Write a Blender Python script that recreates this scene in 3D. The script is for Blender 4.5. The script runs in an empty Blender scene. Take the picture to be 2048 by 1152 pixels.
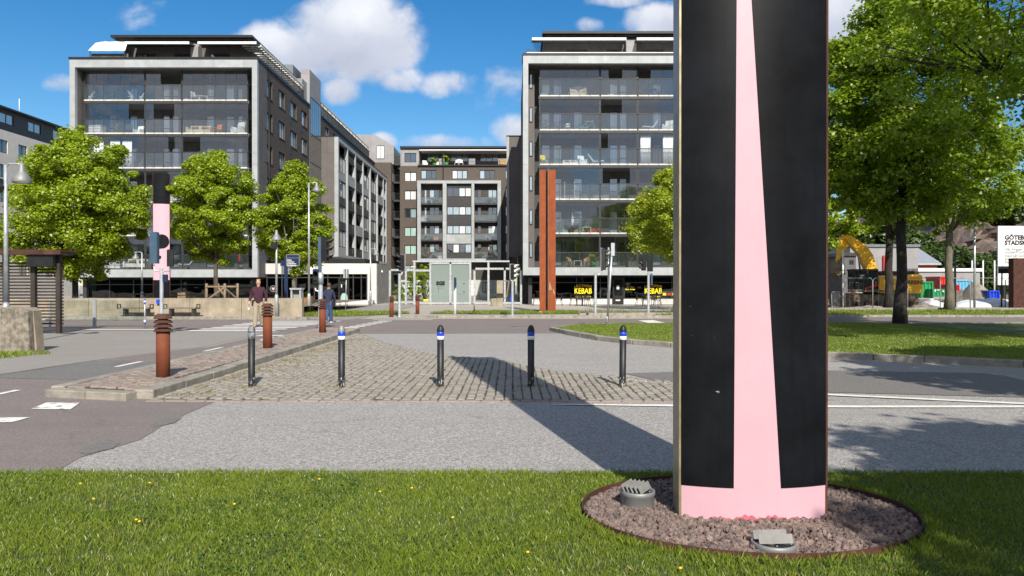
import bpy, bmesh, math, random
import numpy as np
from mathutils import Vector, Matrix
R = math.radians
C = bpy.context.scene.collection
SC = bpy.context.scene

# ---------------------------------------------------------------- camera, light, sky, exposure
F = 1500.0          # focal length in photograph pixels (2048 wide)
CAMH = 1.6
HOR = 570.0         # horizon row in the photograph
cd = bpy.data.cameras.new("camera"); cam = bpy.data.objects.new("camera", cd); C.objects.link(cam)
cd.sensor_width = 36; cd.lens = 36 * F / 2048; cd.clip_start = .05; cd.clip_end = 3000
cam.location = (0, 0, CAMH); cam.rotation_euler = (R(90) - math.atan((576 - HOR) / F), 0, 0)
SC.camera = cam
SUN_EL = R(38.5); SUN_AZ = math.atan2(.215, -.977)       # direction towards the sun, x over y
sdir = Vector((math.sin(SUN_AZ) * math.cos(SUN_EL), math.cos(SUN_AZ) * math.cos(SUN_EL), math.sin(SUN_EL)))
sl = bpy.data.lights.new("sun", 'SUN'); sl.energy = 4.9; sl.angle = R(.5); sl.color = (1, .93, .82)
so = bpy.data.objects.new("sun", sl); C.objects.link(so)
so.rotation_euler = (-sdir).to_track_quat('-Z', 'Y').to_euler(); so.location = (20, -40, 60)
SC.view_settings.view_transform = 'Standard'; SC.view_settings.look = 'None'
SC.view_settings.gamma = 1; SC.view_settings.exposure = .35
SC.cycles.max_bounces = 6; SC.cycles.diffuse_bounces = 3; SC.cycles.glossy_bounces = 3
SC.cycles.transparent_max_bounces = 12; SC.cycles.transmission_bounces = 4

def N(nt, t, **kw):
    n = nt.nodes.new(t)
    for k, v in kw.items():
        if k in n.inputs: n.inputs[k].default_value = v
        else: setattr(n, k, v)
    return n
def mth(nt, op, a, b=None, c=None):
    n = nt.nodes.new('ShaderNodeMath'); n.operation = op
    for i, v in enumerate((a, b, c)):
        if v is None: continue
        if isinstance(v, (int, float)): n.inputs[i].default_value = v
        else: nt.links.new(v, n.inputs[i])
    return n.outputs[0]
def mixc(nt, f, a, b, blend='MIX'):
    n = nt.nodes.new('ShaderNodeMix'); n.data_type = 'RGBA'; n.blend_type = blend
    for s, v in ((n.inputs[0], f), (n.inputs[6], a), (n.inputs[7], b)):
        if isinstance(v, (int, float)): s.default_value = v
        elif isinstance(v, (tuple, list)): s.default_value = (*v[:3], 1)
        else: nt.links.new(v, s)
    return n.outputs[2]
def ramp(nt, fac, stops):
    n = nt.nodes.new('ShaderNodeValToRGB'); cr = n.color_ramp
    while len(cr.elements) < len(stops): cr.elements.new(.5)
    for e, (p, c) in zip(cr.elements, stops):
        e.position = p; e.color = (*c[:3], 1) if isinstance(c, (tuple, list)) else (c, c, c, 1)
    nt.links.new(fac, n.inputs[0]); return n.outputs[0]

w = bpy.data.worlds.new("World"); SC.world = w; w.use_nodes = True
nt = w.node_tree; nt.nodes.clear()
sky = N(nt, 'ShaderNodeTexSky'); sky.sky_type = 'NISHITA'; sky.sun_disc = False
sky.sun_elevation = SUN_EL; sky.sun_rotation = SUN_AZ % (2 * math.pi)
sky.air_density = 1.0; sky.dust_density = .25; sky.ozone_density = 2.2; sky.altitude = 0
hs = N(nt, 'ShaderNodeHueSaturation', Saturation=1.42, Value=1.0); nt.links.new(sky.outputs[0], hs.inputs['Color'])
tc = N(nt, 'ShaderNodeTexCoord'); sx = N(nt, 'ShaderNodeSeparateXYZ'); nt.links.new(tc.outputs['Generated'], sx.inputs[0])
ay = mth(nt, 'MAXIMUM', mth(nt, 'ABSOLUTE', sx.outputs[1]), .06)
U = mth(nt, 'DIVIDE', sx.outputs[0], ay); V = mth(nt, 'DIVIDE', sx.outputs[2], ay)
cx = N(nt, 'ShaderNodeCombineXYZ'); nt.links.new(U, cx.inputs[0]); nt.links.new(V, cx.inputs[1])
def noise(nt, vec, scale, detail=5, rough=.55, dist=0):
    n = N(nt, 'ShaderNodeTexNoise', Scale=scale, Detail=detail, Roughness=rough, Distortion=dist); nt.links.new(vec, n.inputs['Vector']); return n.outputs[0]
n1 = noise(nt, cx.outputs[0], 9, 8, .58, .3); n2 = noise(nt, cx.outputs[0], 24, 5, .5)
CL = [(545, 112, 120, 78, 1.25), (705, 75, 150, 105, 1.3), (685, 180, 46, 38, .8), (905, 170, 66, 26, .42), (800, 160, 50, 26, .5),
      (1176, 52, 30, 18, .5), (1340, 40, 85, 42, 1.0), (1715, 40, 190, 110, 1.3), (128, 168, 44, 24, .55), (880, 286, 105, 20, .62),
      (768, 284, 34, 22, 1.0), (1010, 178, 60, 40, .28), (1035, 262, 50, 40, .75), (1240, 0, 70, 12, .3), (300, -300, 220, 80, .8),
      (1250, -300, 330, 120, 1.2), (-500, 60, 240, 90, 1.1), (2500, 150, 260, 110, 1.2), (-900, -300, 300, 120, 1.1), (430, 330, 130, 40, .9), (1500, 360, 140, 30, .8)]
fld = None; top = None
for (px, py, rx, ry, wt) in CL:
    du = mth(nt, 'MULTIPLY', mth(nt, 'SUBTRACT', U, (px - 1024) / F), F / rx)
    dv = mth(nt, 'MULTIPLY', mth(nt, 'SUBTRACT', V, (HOR - py) / F), F / ry)
    q = mth(nt, 'ADD', mth(nt, 'MULTIPLY', du, du), mth(nt, 'MULTIPLY', dv, dv))
    f = mth(nt, 'MULTIPLY', mth(nt, 'SUBTRACT', 1.0, mth(nt, 'MINIMUM', q, 2.5)), wt)
    s = mth(nt, 'MULTIPLY', mth(nt, 'MAXIMUM', f, 0), dv)
    fld = f if fld is None else mth(nt, 'MAXIMUM', fld, f)
    top = s if top is None else mth(nt, 'ADD', top, s)
dens = mth(nt, 'ADD', fld, mth(nt, 'MULTIPLY', mth(nt, 'SUBTRACT', n1, .5), 2.6))
dens = mth(nt, 'ADD', dens, mth(nt, 'MULTIPLY', mth(nt, 'SUBTRACT', n2, .5), .95))
n3 = noise(nt, cx.outputs[0], 5, 6, .6, .4); back = mth(nt, 'LESS_THAN', sx.outputs[1], 0)          # broken cloud cover over the sky behind
dens = mth(nt, 'ADD', dens, mth(nt, 'MULTIPLY', back, mth(nt, 'ADD', 1.15, mth(nt, 'MULTIPLY', mth(nt, 'SUBTRACT', n3, .5), 3.2))))
mr = N(nt, 'ShaderNodeMapRange'); mr.interpolation_type = 'SMOOTHSTEP'
nt.links.new(dens, mr.inputs[0]); mr.inputs[1].default_value = -.12; mr.inputs[2].default_value = .78; mr.inputs[4].default_value = .97
shade = mth(nt, 'ADD', mth(nt, 'MULTIPLY', top, .55), mth(nt, 'ADD', mth(nt, 'MULTIPLY', mth(nt, 'SUBTRACT', n1, .5), 1.0), .45))
ccol = ramp(nt, shade, [(0, (4.0, 4.35, 5.3)), (.45, (5.3, 5.6, 6.5)), (1, (8.6, 8.7, 8.9))])
skyc = mixc(nt, mr.outputs[0], hs.outputs[0], ccol)
bg = N(nt, 'ShaderNodeBackground', Strength=.1); nt.links.new(skyc, bg.inputs[0])
wo = N(nt, 'ShaderNodeOutputWorld'); nt.links.new(bg.outputs[0], wo.inputs[0])

# ---------------------------------------------------------------- pixel helpers: a photo pixel at a real distance
def gx(px, d): return (px - 1024) / F * d
def gz(py, d): return CAMH + (HOR - py) / F * d
def gd(py): return CAMH * F / (py - HOR)
def gp(px, py): d = gd(py); return (gx(px, d), d)

# ---------------------------------------------------------------- mesh helper
WL = {}
class MB:
    def __init__(s): s.v = []; s.f = []; s.sm = []
    def add(s, vs, fs, smooth=False):
        b = len(s.v); s.v += [tuple(v) for v in vs]; s.f += [tuple(b + i for i in f) for f in fs]; s.sm += [smooth] * len(fs); return s
    def box(s, x0, x1, y0, y1, z0, z1):
        if x0 > x1: x0, x1 = x1, x0
        if y0 > y1: y0, y1 = y1, y0
        if z0 > z1: z0, z1 = z1, z0
        return s.add([(x0, y0, z0), (x1, y0, z0), (x1, y1, z0), (x0, y1, z0), (x0, y0, z1), (x1, y0, z1), (x1, y1, z1), (x0, y1, z1)],
              [(0, 3, 2, 1), (4, 5, 6, 7), (0, 1, 5, 4), (1, 2, 6, 5), (2, 3, 7, 6), (3, 0, 4, 7)])
    def cbox(s, x0, x1, y0, y1, z0, z1, c=.01):
        # box with chamfered vertical and top edges
        p = [(x0 + c, y0), (x1 - c, y0), (x1, y0 + c), (x1, y1 - c), (x1 - c, y1), (x0 + c, y1), (x0, y1 - c), (x0, y0 + c)]
        q = [(x0 + 2 * c, y0 + c), (x1 - 2 * c, y0 + c), (x1 - c, y0 + 2 * c), (x1 - c, y1 - 2 * c), (x1 - 2 * c, y1 - c), (x0 + 2 * c, y1 - c), (x0 + c, y1 - 2 * c), (x0 + c, y0 + 2 * c)]
        vs = [(*a, z0) for a in p] + [(*a, z1 - c) for a in p] + [(*a, z1) for a in q]
        fs = [tuple(range(7, -1, -1)), tuple(range(16, 24))]
        for k in (0, 8):
            for i in range(8): j = (i + 1) % 8; fs.append((k + i, k + j, k + 8 + j, k + 8 + i))
        return s.add(vs, fs)
    def bar(s, p, q, wx, wz=None):
        # square bar from p to q
        wz = wz or wx; p = Vector(p); q = Vector(q); d = (q - p).normalized()
        up = Vector((0, 0, 1)) if abs(d.z) < .95 else Vector((0, 1, 0))
        a = d.cross(up).normalized() * wx / 2; b = a.cross(d).normalized() * wz / 2
        return s.add([p - a - b, p + a - b, p + a + b, p - a + b, q - a - b, q + a - b, q + a + b, q - a + b],
              [(0, 3, 2, 1), (4, 5, 6, 7), (0, 1, 5, 4), (1, 2, 6, 5), (2, 3, 7, 6), (3, 0, 4, 7)])
    def tube(s, pts, rad, n=10, cap=True, smooth=True):
        pts = [Vector(p) for p in pts]; k = len(pts)
        rad = rad if isinstance(rad, (list, tuple)) else [rad] * k
        b = len(s.v); prev = None
        for i, p in enumerate(pts):
            d = (pts[min(i + 1, k - 1)] - pts[max(i - 1, 0)]).normalized()
            if prev is None:
                up = Vector((0, 0, 1)) if abs(d.z) < .9 else Vector((1, 0, 0))
                a = d.cross(up).normalized()
            else: a = (prev - d * prev.dot(d)).normalized()
            prev = a; c = d.cross(a)
            for j in range(n):
                t = 2 * math.pi * j / n; s.v.append(tuple(p + (a * math.cos(t) + c * math.sin(t)) * rad[i]))
        for i in range(k - 1):
            for j in range(n):
                jj = (j + 1) % n; s.f.append((b + i * n + j, b + i * n + jj, b + (i + 1) * n + jj, b + (i + 1) * n + j)); s.sm.append(smooth)
        if cap:
            s.f.append(tuple(b + j for j in range(n - 1, -1, -1))); s.sm.append(False)
            s.f.append(tuple(b + (k - 1) * n + j for j in range(n))); s.sm.append(False)
        return s
    def lathe(s, prof, c=(0, 0, 0), n=20, smooth=True, cap=True):
        b = len(s.v); k = len(prof)
        for (r, z) in prof:
            for j in range(n):
                t = 2 * math.pi * j / n; s.v.append((c[0] + r * math.cos(t), c[1] + r * math.sin(t), c[2] + z))
        for i in range(k - 1):
            for j in range(n):
                jj = (j + 1) % n; s.f.append((b + i * n + j, b + i * n + jj, b + (i + 1) * n + jj, b + (i + 1) * n + j)); s.sm.append(smooth)
        if cap:
            s.f.append(tuple(b + j for j in range(n - 1, -1, -1))); s.sm.append(False)
            s.f.append(tuple(b + (k - 1) * n + j for j in range(n))); s.sm.append(False)
        return s
    def prism(s, poly, a0, a1, axis='z'):
        # polygon extruded along an axis; poly given in the two other coordinates
        def P(u, v, t): return {'z': (u, v, t), 'y': (u, t, v), 'x': (t, u, v)}[axis]
        n = len(poly)
        return s.add([P(u, v, a0) for u, v in poly] + [P(u, v, a1) for u, v in poly],
              [tuple(range(n - 1, -1, -1)), tuple(range(n, 2 * n))] + [(i, (i + 1) % n, n + (i + 1) % n, n + i) for i in range(n)])
    def xf(s, M, start=0):
        for i in range(start, len(s.v)): s.v[i] = tuple(M @ Vector(s.v[i]))
        return s
    def build(s, name, m, parent=None, loc=None, fix=True):
        me = bpy.data.meshes.new(name); off = Vector(WL.get(parent, (0, 0, 0)) if parent else (0, 0, 0))
        if loc is not None: off = Vector(loc)
        me.from_pydata([(v[0] - off.x, v[1] - off.y, v[2] - off.z) for v in s.v], [], s.f)
        me.polygons.foreach_set('use_smooth', s.sm)
        if fix:
            bm = bmesh.new(); bm.from_mesh(me); bmesh.ops.recalc_face_normals(bm, faces=bm.faces); bm.to_mesh(me); bm.free()
        if m: me.materials.append(m)
        o = bpy.data.objects.new(name, me); C.objects.link(o)
        if parent: o.parent = parent; WL[o] = WL.get(parent, (0, 0, 0))
        else: o.location = off; WL[o] = tuple(off)
        return o

def tag(o, label=None, cat=None, group=None, kind=None):
    if label: o['label'] = label
    if cat: o['category'] = cat
    if group: o['group'] = group
    if kind: o['kind'] = kind
    return o
def thing(name, label, cat, loc=(0, 0, 0), group=None):
    o = bpy.data.objects.new(name, None); C.objects.link(o); o.location = loc; o.empty_display_size = .2
    WL[o] = tuple(loc); return tag(o, label, cat, group)
def dup(o, loc=None, rz=None, label=None, group=None, parent=None, scale=None):
    c = o.copy(); C.objects.link(c)
    if parent: c.parent = parent
    if loc is not None: c.location = loc
    if rz is not None: c.rotation_euler = (0, 0, rz)
    if scale is not None: c.scale = (scale,) * 3 if isinstance(scale, (int, float)) else scale
    if label: c['label'] = label
    if group: c['group'] = group
    for ch in list(o.children): dup(ch, parent=c)
    return c
def struct(name, mb, m): return tag(mb.build(name, m), kind='structure')

def fast_mesh(name, verts, nper, m, smooth=False):
    me = bpy.data.meshes.new(name); nv = len(verts); nf = nv // nper
    me.vertices.add(nv); me.vertices.foreach_set('co', np.ascontiguousarray(verts, np.float32).ravel())
    me.loops.add(nv); me.loops.foreach_set('vertex_index', np.arange(nv, dtype=np.int32))
    me.polygons.add(nf); me.polygons.foreach_set('loop_start', np.arange(0, nv, nper, dtype=np.int32))
    me.polygons.foreach_set('use_smooth', np.full(nf, smooth)); me.update(); me.validate()
    if m: me.materials.append(m)
    return me

def text_mesh(s, size, bold=0, align='CENTER'):
    cu = bpy.data.curves.new('lettering', 'FONT'); cu.body = s; cu.size = size; cu.align_x = align; cu.extrude = .004; cu.offset = bold; cu.resolution_u = 2
    o = bpy.data.objects.new('lettering', cu); me = bpy.data.meshes.new_from_object(o); bpy.data.objects.remove(o); return me
def text(name, s, size, m, loc, parent, rx=R(90), rz=0, bold=0, align='CENTER', sx=1.0):
    me = text_mesh(s, size, bold, align); me.materials.clear(); me.materials.append(m)
    o = bpy.data.objects.new(name, me); C.objects.link(o); o.parent = parent
    o.location = Vector(loc) - Vector(WL.get(parent, (0, 0, 0))); o.rotation_euler = (rx, 0, rz); o.scale = (sx, 1, 1); WL[o] = tuple(loc)
    return o

# ---------------------------------------------------------------- materials
def mat(name, col, rough=.6, metal=0, var=.12, scale=2.0, bump=0, bscale=60, col2=None, stretch=(1, 1, 1), spec=.5, coat=0, streak=0):
    m = bpy.data.materials.new(name); m.use_nodes = True; nt = m.node_tree; b = nt.nodes['Principled BSDF']
    b.inputs['Roughness'].default_value = rough; b.inputs['Metallic'].default_value = metal; b.inputs['Specular IOR Level'].default_value = spec
    if coat: b.inputs['Coat Weight'].default_value = coat
    t = N(nt, 'ShaderNodeTexCoord'); mp = N(nt, 'ShaderNodeMapping'); mp.inputs['Scale'].default_value = stretch
    nt.links.new(t.outputs['Object'], mp.inputs[0]); vec = mp.outputs[0]
    a = noise(nt, vec, scale, 6, .6); c2 = col2 or tuple(c * (1 - 2 * var) for c in col); c1 = col if col2 else tuple(min(1, c * (1 + var)) for c in col)
    c = mixc(nt, ramp(nt, a, [(.32, 0.0), (.68, 1.0)]), c2, c1)
    if streak:
        mp2 = N(nt, 'ShaderNodeMapping'); mp2.inputs['Scale'].default_value = (14, 14, .6); nt.links.new(t.outputs['Object'], mp2.inputs[0])
        st = noise(nt, mp2.outputs[0], 1.5, 4, .6); c = mixc(nt, mth(nt, 'MULTIPLY', ramp(nt, st, [(.5, 0.0), (.75, 1.0)]), streak), c, tuple(k * .45 for k in c2))
    nt.links.new(c, b.inputs['Base Color'])
    if bump:
        bn = noise(nt, vec, bscale, 4, .6); bp = N(nt, 'ShaderNodeBump', Strength=bump, Distance=.02); nt.links.new(bn, bp.inputs['Height']); nt.links.new(bp.outputs[0], b.inputs['Normal'])
    return m
def asphalt(name, col, grain=.5, gscale=90, patch=.18, tint=None):
    m = bpy.data.materials.new(name); m.use_nodes = True; nt = m.node_tree; b = nt.nodes['Principled BSDF']
    b.inputs['Roughness'].default_value = .9; b.inputs['Specular IOR Level'].default_value = .25
    t = N(nt, 'ShaderNodeTexCoord'); v = t.outputs['Object']
    g = N(nt, 'ShaderNodeTexVoronoi', Scale=gscale); nt.links.new(v, g.inputs['Vector'])
    sg = N(nt, 'ShaderNodeSeparateColor'); nt.links.new(g.outputs['Color'], sg.inputs[0])
    g2 = noise(nt, v, gscale * .35, 4, .7); lo = noise(nt, v, .35, 6, .6, .6); mp = N(nt, 'ShaderNodeMapping'); mp.inputs['Scale'].default_value = (.25, 1.6, 1); nt.links.new(v, mp.inputs[0]); tr = noise(nt, mp.outputs[0], .9, 5, .6)
    c = mixc(nt, sg.outputs[0], tuple(k * (1 - grain) for k in col), tuple(k * (1 + grain) for k in col))
    c = mixc(nt, ramp(nt, g2, [(.35, 0.0), (.7, 1.0)]), mixc(nt, 1, c, (.75, .75, .76), 'MULTIPLY'), c)
    c = mixc(nt, mth(nt, 'MULTIPLY', ramp(nt, lo, [(.35, 0.0), (.65, 1.0)]), patch * 2), c, tint or tuple(k * .72 for k in col))
    c = mixc(nt, mth(nt, 'MULTIPLY', ramp(nt, tr, [(.5, 0.0), (.72, 1.0)]), patch * 1.6), c, tuple(k * .62 for k in col))
    # hairline cracks
    cr = N(nt, 'ShaderNodeTexVoronoi', Scale=.42); cr.feature = 'DISTANCE_TO_EDGE'
    wv = N(nt, 'ShaderNodeTexNoise', Scale=2.5, Detail=5.0); nt.links.new(v, wv.inputs['Vector'])
    va = N(nt, 'ShaderNodeVectorMath'); va.operation = 'MULTIPLY_ADD'; nt.links.new(wv.outputs['Color'], va.inputs[0]); va.inputs[1].default_value = (.7, .7, 0); nt.links.new(v, va.inputs[2])
    nt.links.new(va.outputs[0], cr.inputs['Vector'])
    ck = mth(nt, 'MULTIPLY', mth(nt, 'LESS_THAN', cr.outputs[0], .006), mth(nt, 'GREATER_THAN', lo, .52))
    c = mixc(nt, mth(nt, 'MULTIPLY', ck, .22), c, tuple(k * .35 for k in col))
    nt.links.new(c, b.inputs['Base Color'])
    bp = N(nt, 'ShaderNodeBump', Strength=.5, Distance=.006); nt.links.new(sg.outputs[0], bp.inputs['Height']); nt.links.new(bp.outputs[0], b.inputs['Normal'])
    return m
def panelled(name, col, pw, ph, rough=.45, metal=.6, var=.12, joint=.012, vert=False):
    # sheet cladding with panel joints (in the x/y and z object directions)
    m = mat(name, col, rough, metal, var, 1.3); nt = m.node_tree; b = nt.nodes['Principled BSDF']
    t = N(nt, 'ShaderNodeTexCoord'); s = N(nt, 'ShaderNodeSeparateXYZ'); nt.links.new(t.outputs['Object'], s.inputs[0])
    u = mth(nt, 'ADD', s.outputs[0], s.outputs[1])
    ju = mth(nt, 'LESS_THAN', mth(nt, 'FRACT', mth(nt, 'DIVIDE', mth(nt, 'ADD', u, 500), pw)), joint / pw)
    jz = mth(nt, 'LESS_THAN', mth(nt, 'FRACT', mth(nt, 'DIVIDE', mth(nt, 'ADD', s.outputs[2], 100.37), ph)), joint / ph)
    old = b.inputs['Base Color'].links[0].from_socket
    wn = N(nt, 'ShaderNodeTexWhiteNoise'); wn.noise_dimensions = '2D'; cv = N(nt, 'ShaderNodeCombineXYZ')
    nt.links.new(mth(nt, 'FLOOR', mth(nt, 'DIVIDE', mth(nt, 'ADD', u, 500), pw)), cv.inputs[0]); nt.links.new(mth(nt, 'FLOOR', mth(nt, 'DIVIDE', mth(nt, 'ADD', s.outputs[2], 100.37), ph)), cv.inputs[1]); nt.links.new(cv.outputs[0], wn.inputs['Vector'])
    c = mixc(nt, mth(nt, 'MULTIPLY', wn.outputs[0], .35), old, tuple(k * .62 for k in col))
    c = mixc(nt, mth(nt, 'MULTIPLY', mth(nt, 'MAXIMUM', ju, jz), .75), c, tuple(k * .2 for k in col))
    nt.links.new(c, b.inputs['Base Color']); return m
def glass(name, tint=(.72, .78, .8), refl=.14, rough=.02, diffuse_mix=0):
    m = bpy.data.materials.new(name); m.use_nodes = True; nt = m.node_tree; nt.nodes.clear()
    tr = N(nt, 'ShaderNodeBsdfTransparent'); tr.inputs[0].default_value = (*tint, 1)
    gl = N(nt, 'ShaderNodeBsdfGlossy', Roughness=rough); gl.inputs[0].default_value = (.95, .97, 1, 1)
    fr = N(nt, 'ShaderNodeFresnel', IOR=1.45); f = mth(nt, 'ADD', mth(nt, 'MULTIPLY', fr.outputs[0], 1.0), refl - .035)
    t = N(nt, 'ShaderNodeTexCoord'); bn = noise(nt, t.outputs['Object'], .35, 2, .5); bp = N(nt, 'ShaderNodeBump', Strength=.12, Distance=.25); nt.links.new(bn, bp.inputs['Height']); nt.links.new(bp.outputs[0], gl.inputs['Normal'])
    mx = N(nt, 'ShaderNodeMixShader'); nt.links.new(f, mx.inputs[0]); nt.links.new(tr.outputs[0], mx.inputs[1]); nt.links.new(gl.outputs[0], mx.inputs[2])
    out = mx.outputs[0]
    if diffuse_mix:  # even diffuse share mixed over the glass
        df = N(nt, 'ShaderNodeBsdfDiffuse'); df.inputs[0].default_value = (.34, .41, .385, 1); m2 = N(nt, 'ShaderNodeMixShader'); m2.inputs[0].default_value = diffuse_mix
        nt.links.new(out, m2.inputs[1]); nt.links.new(df.outputs[0], m2.inputs[2]); out = m2.outputs[0]
    o = N(nt, 'ShaderNodeOutputMaterial'); nt.links.new(out, o.inputs[0]); return m
def pane_mat(name, inner, refl=.3):
    # window pane: what is seen behind (dark room, blind, or pblue's painted sky reflection) under a reflecting sheet
    m = bpy.data.materials.new(name); m.use_nodes = True; nt = m.node_tree; nt.nodes.clear()
    df = N(nt, 'ShaderNodeBsdfDiffuse'); t = N(nt, 'ShaderNodeTexCoord'); v = t.outputs['Object']
    mp = N(nt, 'ShaderNodeMapping'); mp.inputs['Scale'].default_value = (5, 5, .25); nt.links.new(v, mp.inputs[0])
    a = noise(nt, mp.outputs[0], 1.2, 3, .5); nt.links.new(mixc(nt, a, tuple(k * .45 for k in inner), tuple(k * 1.4 for k in inner)), df.inputs[0])
    gl = N(nt, 'ShaderNodeBsdfGlossy', Roughness=.03); bn = noise(nt, v, .5, 2, .5); bp = N(nt, 'ShaderNodeBump', Strength=.15, Distance=.25); nt.links.new(bn, bp.inputs['Height']); nt.links.new(bp.outputs[0], gl.inputs['Normal'])
    fr = N(nt, 'ShaderNodeFresnel', IOR=1.5); mx = N(nt, 'ShaderNodeMixShader'); nt.links.new(mth(nt, 'MINIMUM', mth(nt, 'ADD', fr.outputs[0], refl - .04), .95), mx.inputs[0])
    nt.links.new(df.outputs[0], mx.inputs[1]); nt.links.new(gl.outputs[0], mx.inputs[2])
    o = N(nt, 'ShaderNodeOutputMaterial'); nt.links.new(mx.outputs[0], o.inputs[0]); return m
def leaf_mat(name, c1, c2, trans=.5):
    m = bpy.data.materials.new(name); m.use_nodes = True; nt = m.node_tree; nt.nodes.clear()
    g = N(nt, 'ShaderNodeNewGeometry'); t = N(nt, 'ShaderNodeTexCoord'); a = noise(nt, t.outputs['Object'], 1.1, 3, .5)
    f = mth(nt, 'ADD', mth(nt, 'MULTIPLY', g.outputs['Random Per Island'], .6), mth(nt, 'MULTIPLY', a, .5))
    c = mixc(nt, f, c1, c2); df = N(nt, 'ShaderNodeBsdfDiffuse'); nt.links.new(c, df.inputs[0])
    tl = N(nt, 'ShaderNodeBsdfTranslucent'); nt.links.new(mixc(nt, 1, c, (1.25, 1.2, .55), 'MULTIPLY'), tl.inputs[0])
    mx = N(nt, 'ShaderNodeMixShader'); mx.inputs[0].default_value = trans; nt.links.new(df.outputs[0], mx.inputs[1]); nt.links.new(tl.outputs[0], mx.inputs[2])
    gl = N(nt, 'ShaderNodeBsdfGlossy', Roughness=.42); m2 = N(nt, 'ShaderNodeMixShader'); m2.inputs[0].default_value = .05; nt.links.new(mx.outputs[0], m2.inputs[1]); nt.links.new(gl.outputs[0], m2.inputs[2])
    o = N(nt, 'ShaderNodeOutputMaterial'); nt.links.new(m2.outputs[0], o.inputs[0]); return m

M = {}
M['galv'] = panelled('galvanised steel', (.385, .412, .425), 2.4, 3.1, .55, .08, .09)
M['galvplain'] = mat('galvanised tube', (.5, .53, .55), .45, .5, .12, 6, streak=.25)
M['brick'] = mat('dark brown brick', (.085, .07, .06), .85, 0, .22, 2.2, .35, 30, stretch=(1, 1, 7))
M['brickc'] = mat('brown grey brick', (.105, .085, .07), .85, 0, .2, 2.2, .3, 30, stretch=(1, 1, 7))
M['wallgrey'] = panelled('brown grey facade panel', (.135, .12, .115), .9, 2.7, .75, 0, .08, .015)
M['render'] = mat('dark grey render', (.115, .112, .113), .8, 0, .12, 1.5)
M['lightgrey'] = panelled('light grey facade panel', (.30, .295, .30), 1.2, 1.6, .65, 0, .06, .012)
M['corrug'] = panelled('corrugated sheet', (.22, .24, .26), .3, 30, .5, .4, .06, .05)
M['black'] = mat('black metal', (.018, .019, .021), .45, .2, .2, 4)
M['charcoal'] = mat('charcoal metal', (.045, .047, .05), .5, .2, .15, 3)
M['white'] = mat('white painted', (.78, .79, .8), .5, 0, .05, 3)
M['whitefab'] = mat('white fabric', (.85, .85, .84), .85, 0, .05, 1.2, .3, 4)
M['concw'] = panelled('pale concrete', (.66, .645, .61), 1.5, 3.4, .8, 0, .06, .012)
M['conc'] = mat('weathered concrete', (.34, .29, .215), .9, 0, .16, 1.6, .5, 45, streak=.35)
M['concd'] = mat('old pitted concrete', (.30, .265, .215), .95, 0, .3, 9, .9, 60, streak=.5)
M['concg'] = mat('grey concrete wall', (.3, .3, .295), .85, 0, .14, 1.2, .3, 30)
M['slab'] = mat('balcony slab', (.2, .205, .21), .7, 0, .1, 2)
M['edge'] = mat('balcony edge', (.62, .62, .58), .6, 0, .12, 3)
M['glaze'] = glass('balcony glazing', (.92, .94, .95), .078)
M['railgl'] = glass('railing glass', (.88, .9, .91), .11, .03, .03)
M['shopgl'] = glass('shop glazing', (.10, .115, .115), .075)
M['frost'] = glass('frosted panel', (.4, .46, .45), .06, .25, .55)
M['clear'] = glass('clear shelter glass', (.9, .94, .93), .06)
M['pdark'] = pane_mat('pane dark room', (.03, .035, .04), .30)
M['pblue'] = pane_mat('pane painted sky blue', (.40, .52, .58), .34)  # pale blue base colour imitates sky reflected in the pane
M['pcurt'] = pane_mat('pane with white blind', (.72, .74, .74), .12)
M['pmint'] = pane_mat('pane with pale green blind', (.42, .6, .55), .16)
M['pblack'] = pane_mat('pane black', (.012, .013, .014), .10)
M['tall'] = pane_mat('stair glazing', (.02, .025, .03), .55)
M['rust'] = mat('corten steel', (.20, .058, .021), .8, .1, .25, 3.5, .25, 50, col2=(.15, .034, .012), streak=.35)
M['rustbright'] = mat('bright corten steel', (.31, .075, .016), .8, 0, .2, 2.5, .25, 50, col2=(.22, .048, .013), streak=.3)
M['rustdark'] = mat('dark corten steel', (.085, .032, .022), .85, .1, .25, 3.5, .25, 50)
M['pink'] = mat('pink enamel', (.645, .395, .465), .42, 0, .035, 2.2, .02, 14, coat=.1, streak=.06)
M['redpink'] = mat('red weathered enamel', (.55, .13, .17), .6, 0, .15, 20)
M['blackpaint'] = mat('black enamel', (.0085, .0095, .0125), .38, 0, .25, 2.5, .02, 14, streak=.3, spec=.16)
M['gold'] = mat('bare metal edge', (.36, .30, .18), .5, .5, .15, 9)
M['steel'] = mat('brushed steel side', (.3, .28, .24), .38, .7, .12, 6)
M['alu'] = mat('cast aluminium', (.25, .255, .255), .55, .35, .08, 6)
M['bollard'] = mat('black bollard paint', (.012, .013, .016), .5, 0, .3, 8)
M['scuff'] = mat('scuffed bollard foot', (.30, .32, .34), .6, .2, .4, 22, col2=(.03, .03, .035))
M['blue'] = mat('blue reflective', (.012, .06, .62), .35, 0, .06, 5)
M['signblue'] = mat('dark blue sign', (.008, .022, .075), .4, 0, .08, 5)
M['navy'] = mat('blue grey signal back', (.05, .095, .15), .5, 0, .1, 4)
M['asph_road'] = asphalt('pale worn asphalt', (.375, .358, .338), .48, 70, .16)
M['asph_grey'] = asphalt('grey pavement asphalt', (.325, .305, .275), .22, 110, .16)
M['asph_red'] = asphalt('reddish asphalt', (.245, .212, .198), .34, 100, .2)
M['asph_dark'] = asphalt('patched asphalt', (.205, .196, .186), .3, 100, .1)
M['plaza'] = asphalt('plaza paving', (.43, .395, .345), .15, 60, .14)
M['sett'] = mat('granite sett', (.31, .283, .242), .85, 0, .2, 1.3, .6, 60, col2=(.25, .225, .19))
M['settred'] = mat('reddish granite sett', (.30, .245, .205), .85, 0, .2, 1.3, .6, 60, col2=(.23, .185, .16))
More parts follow.
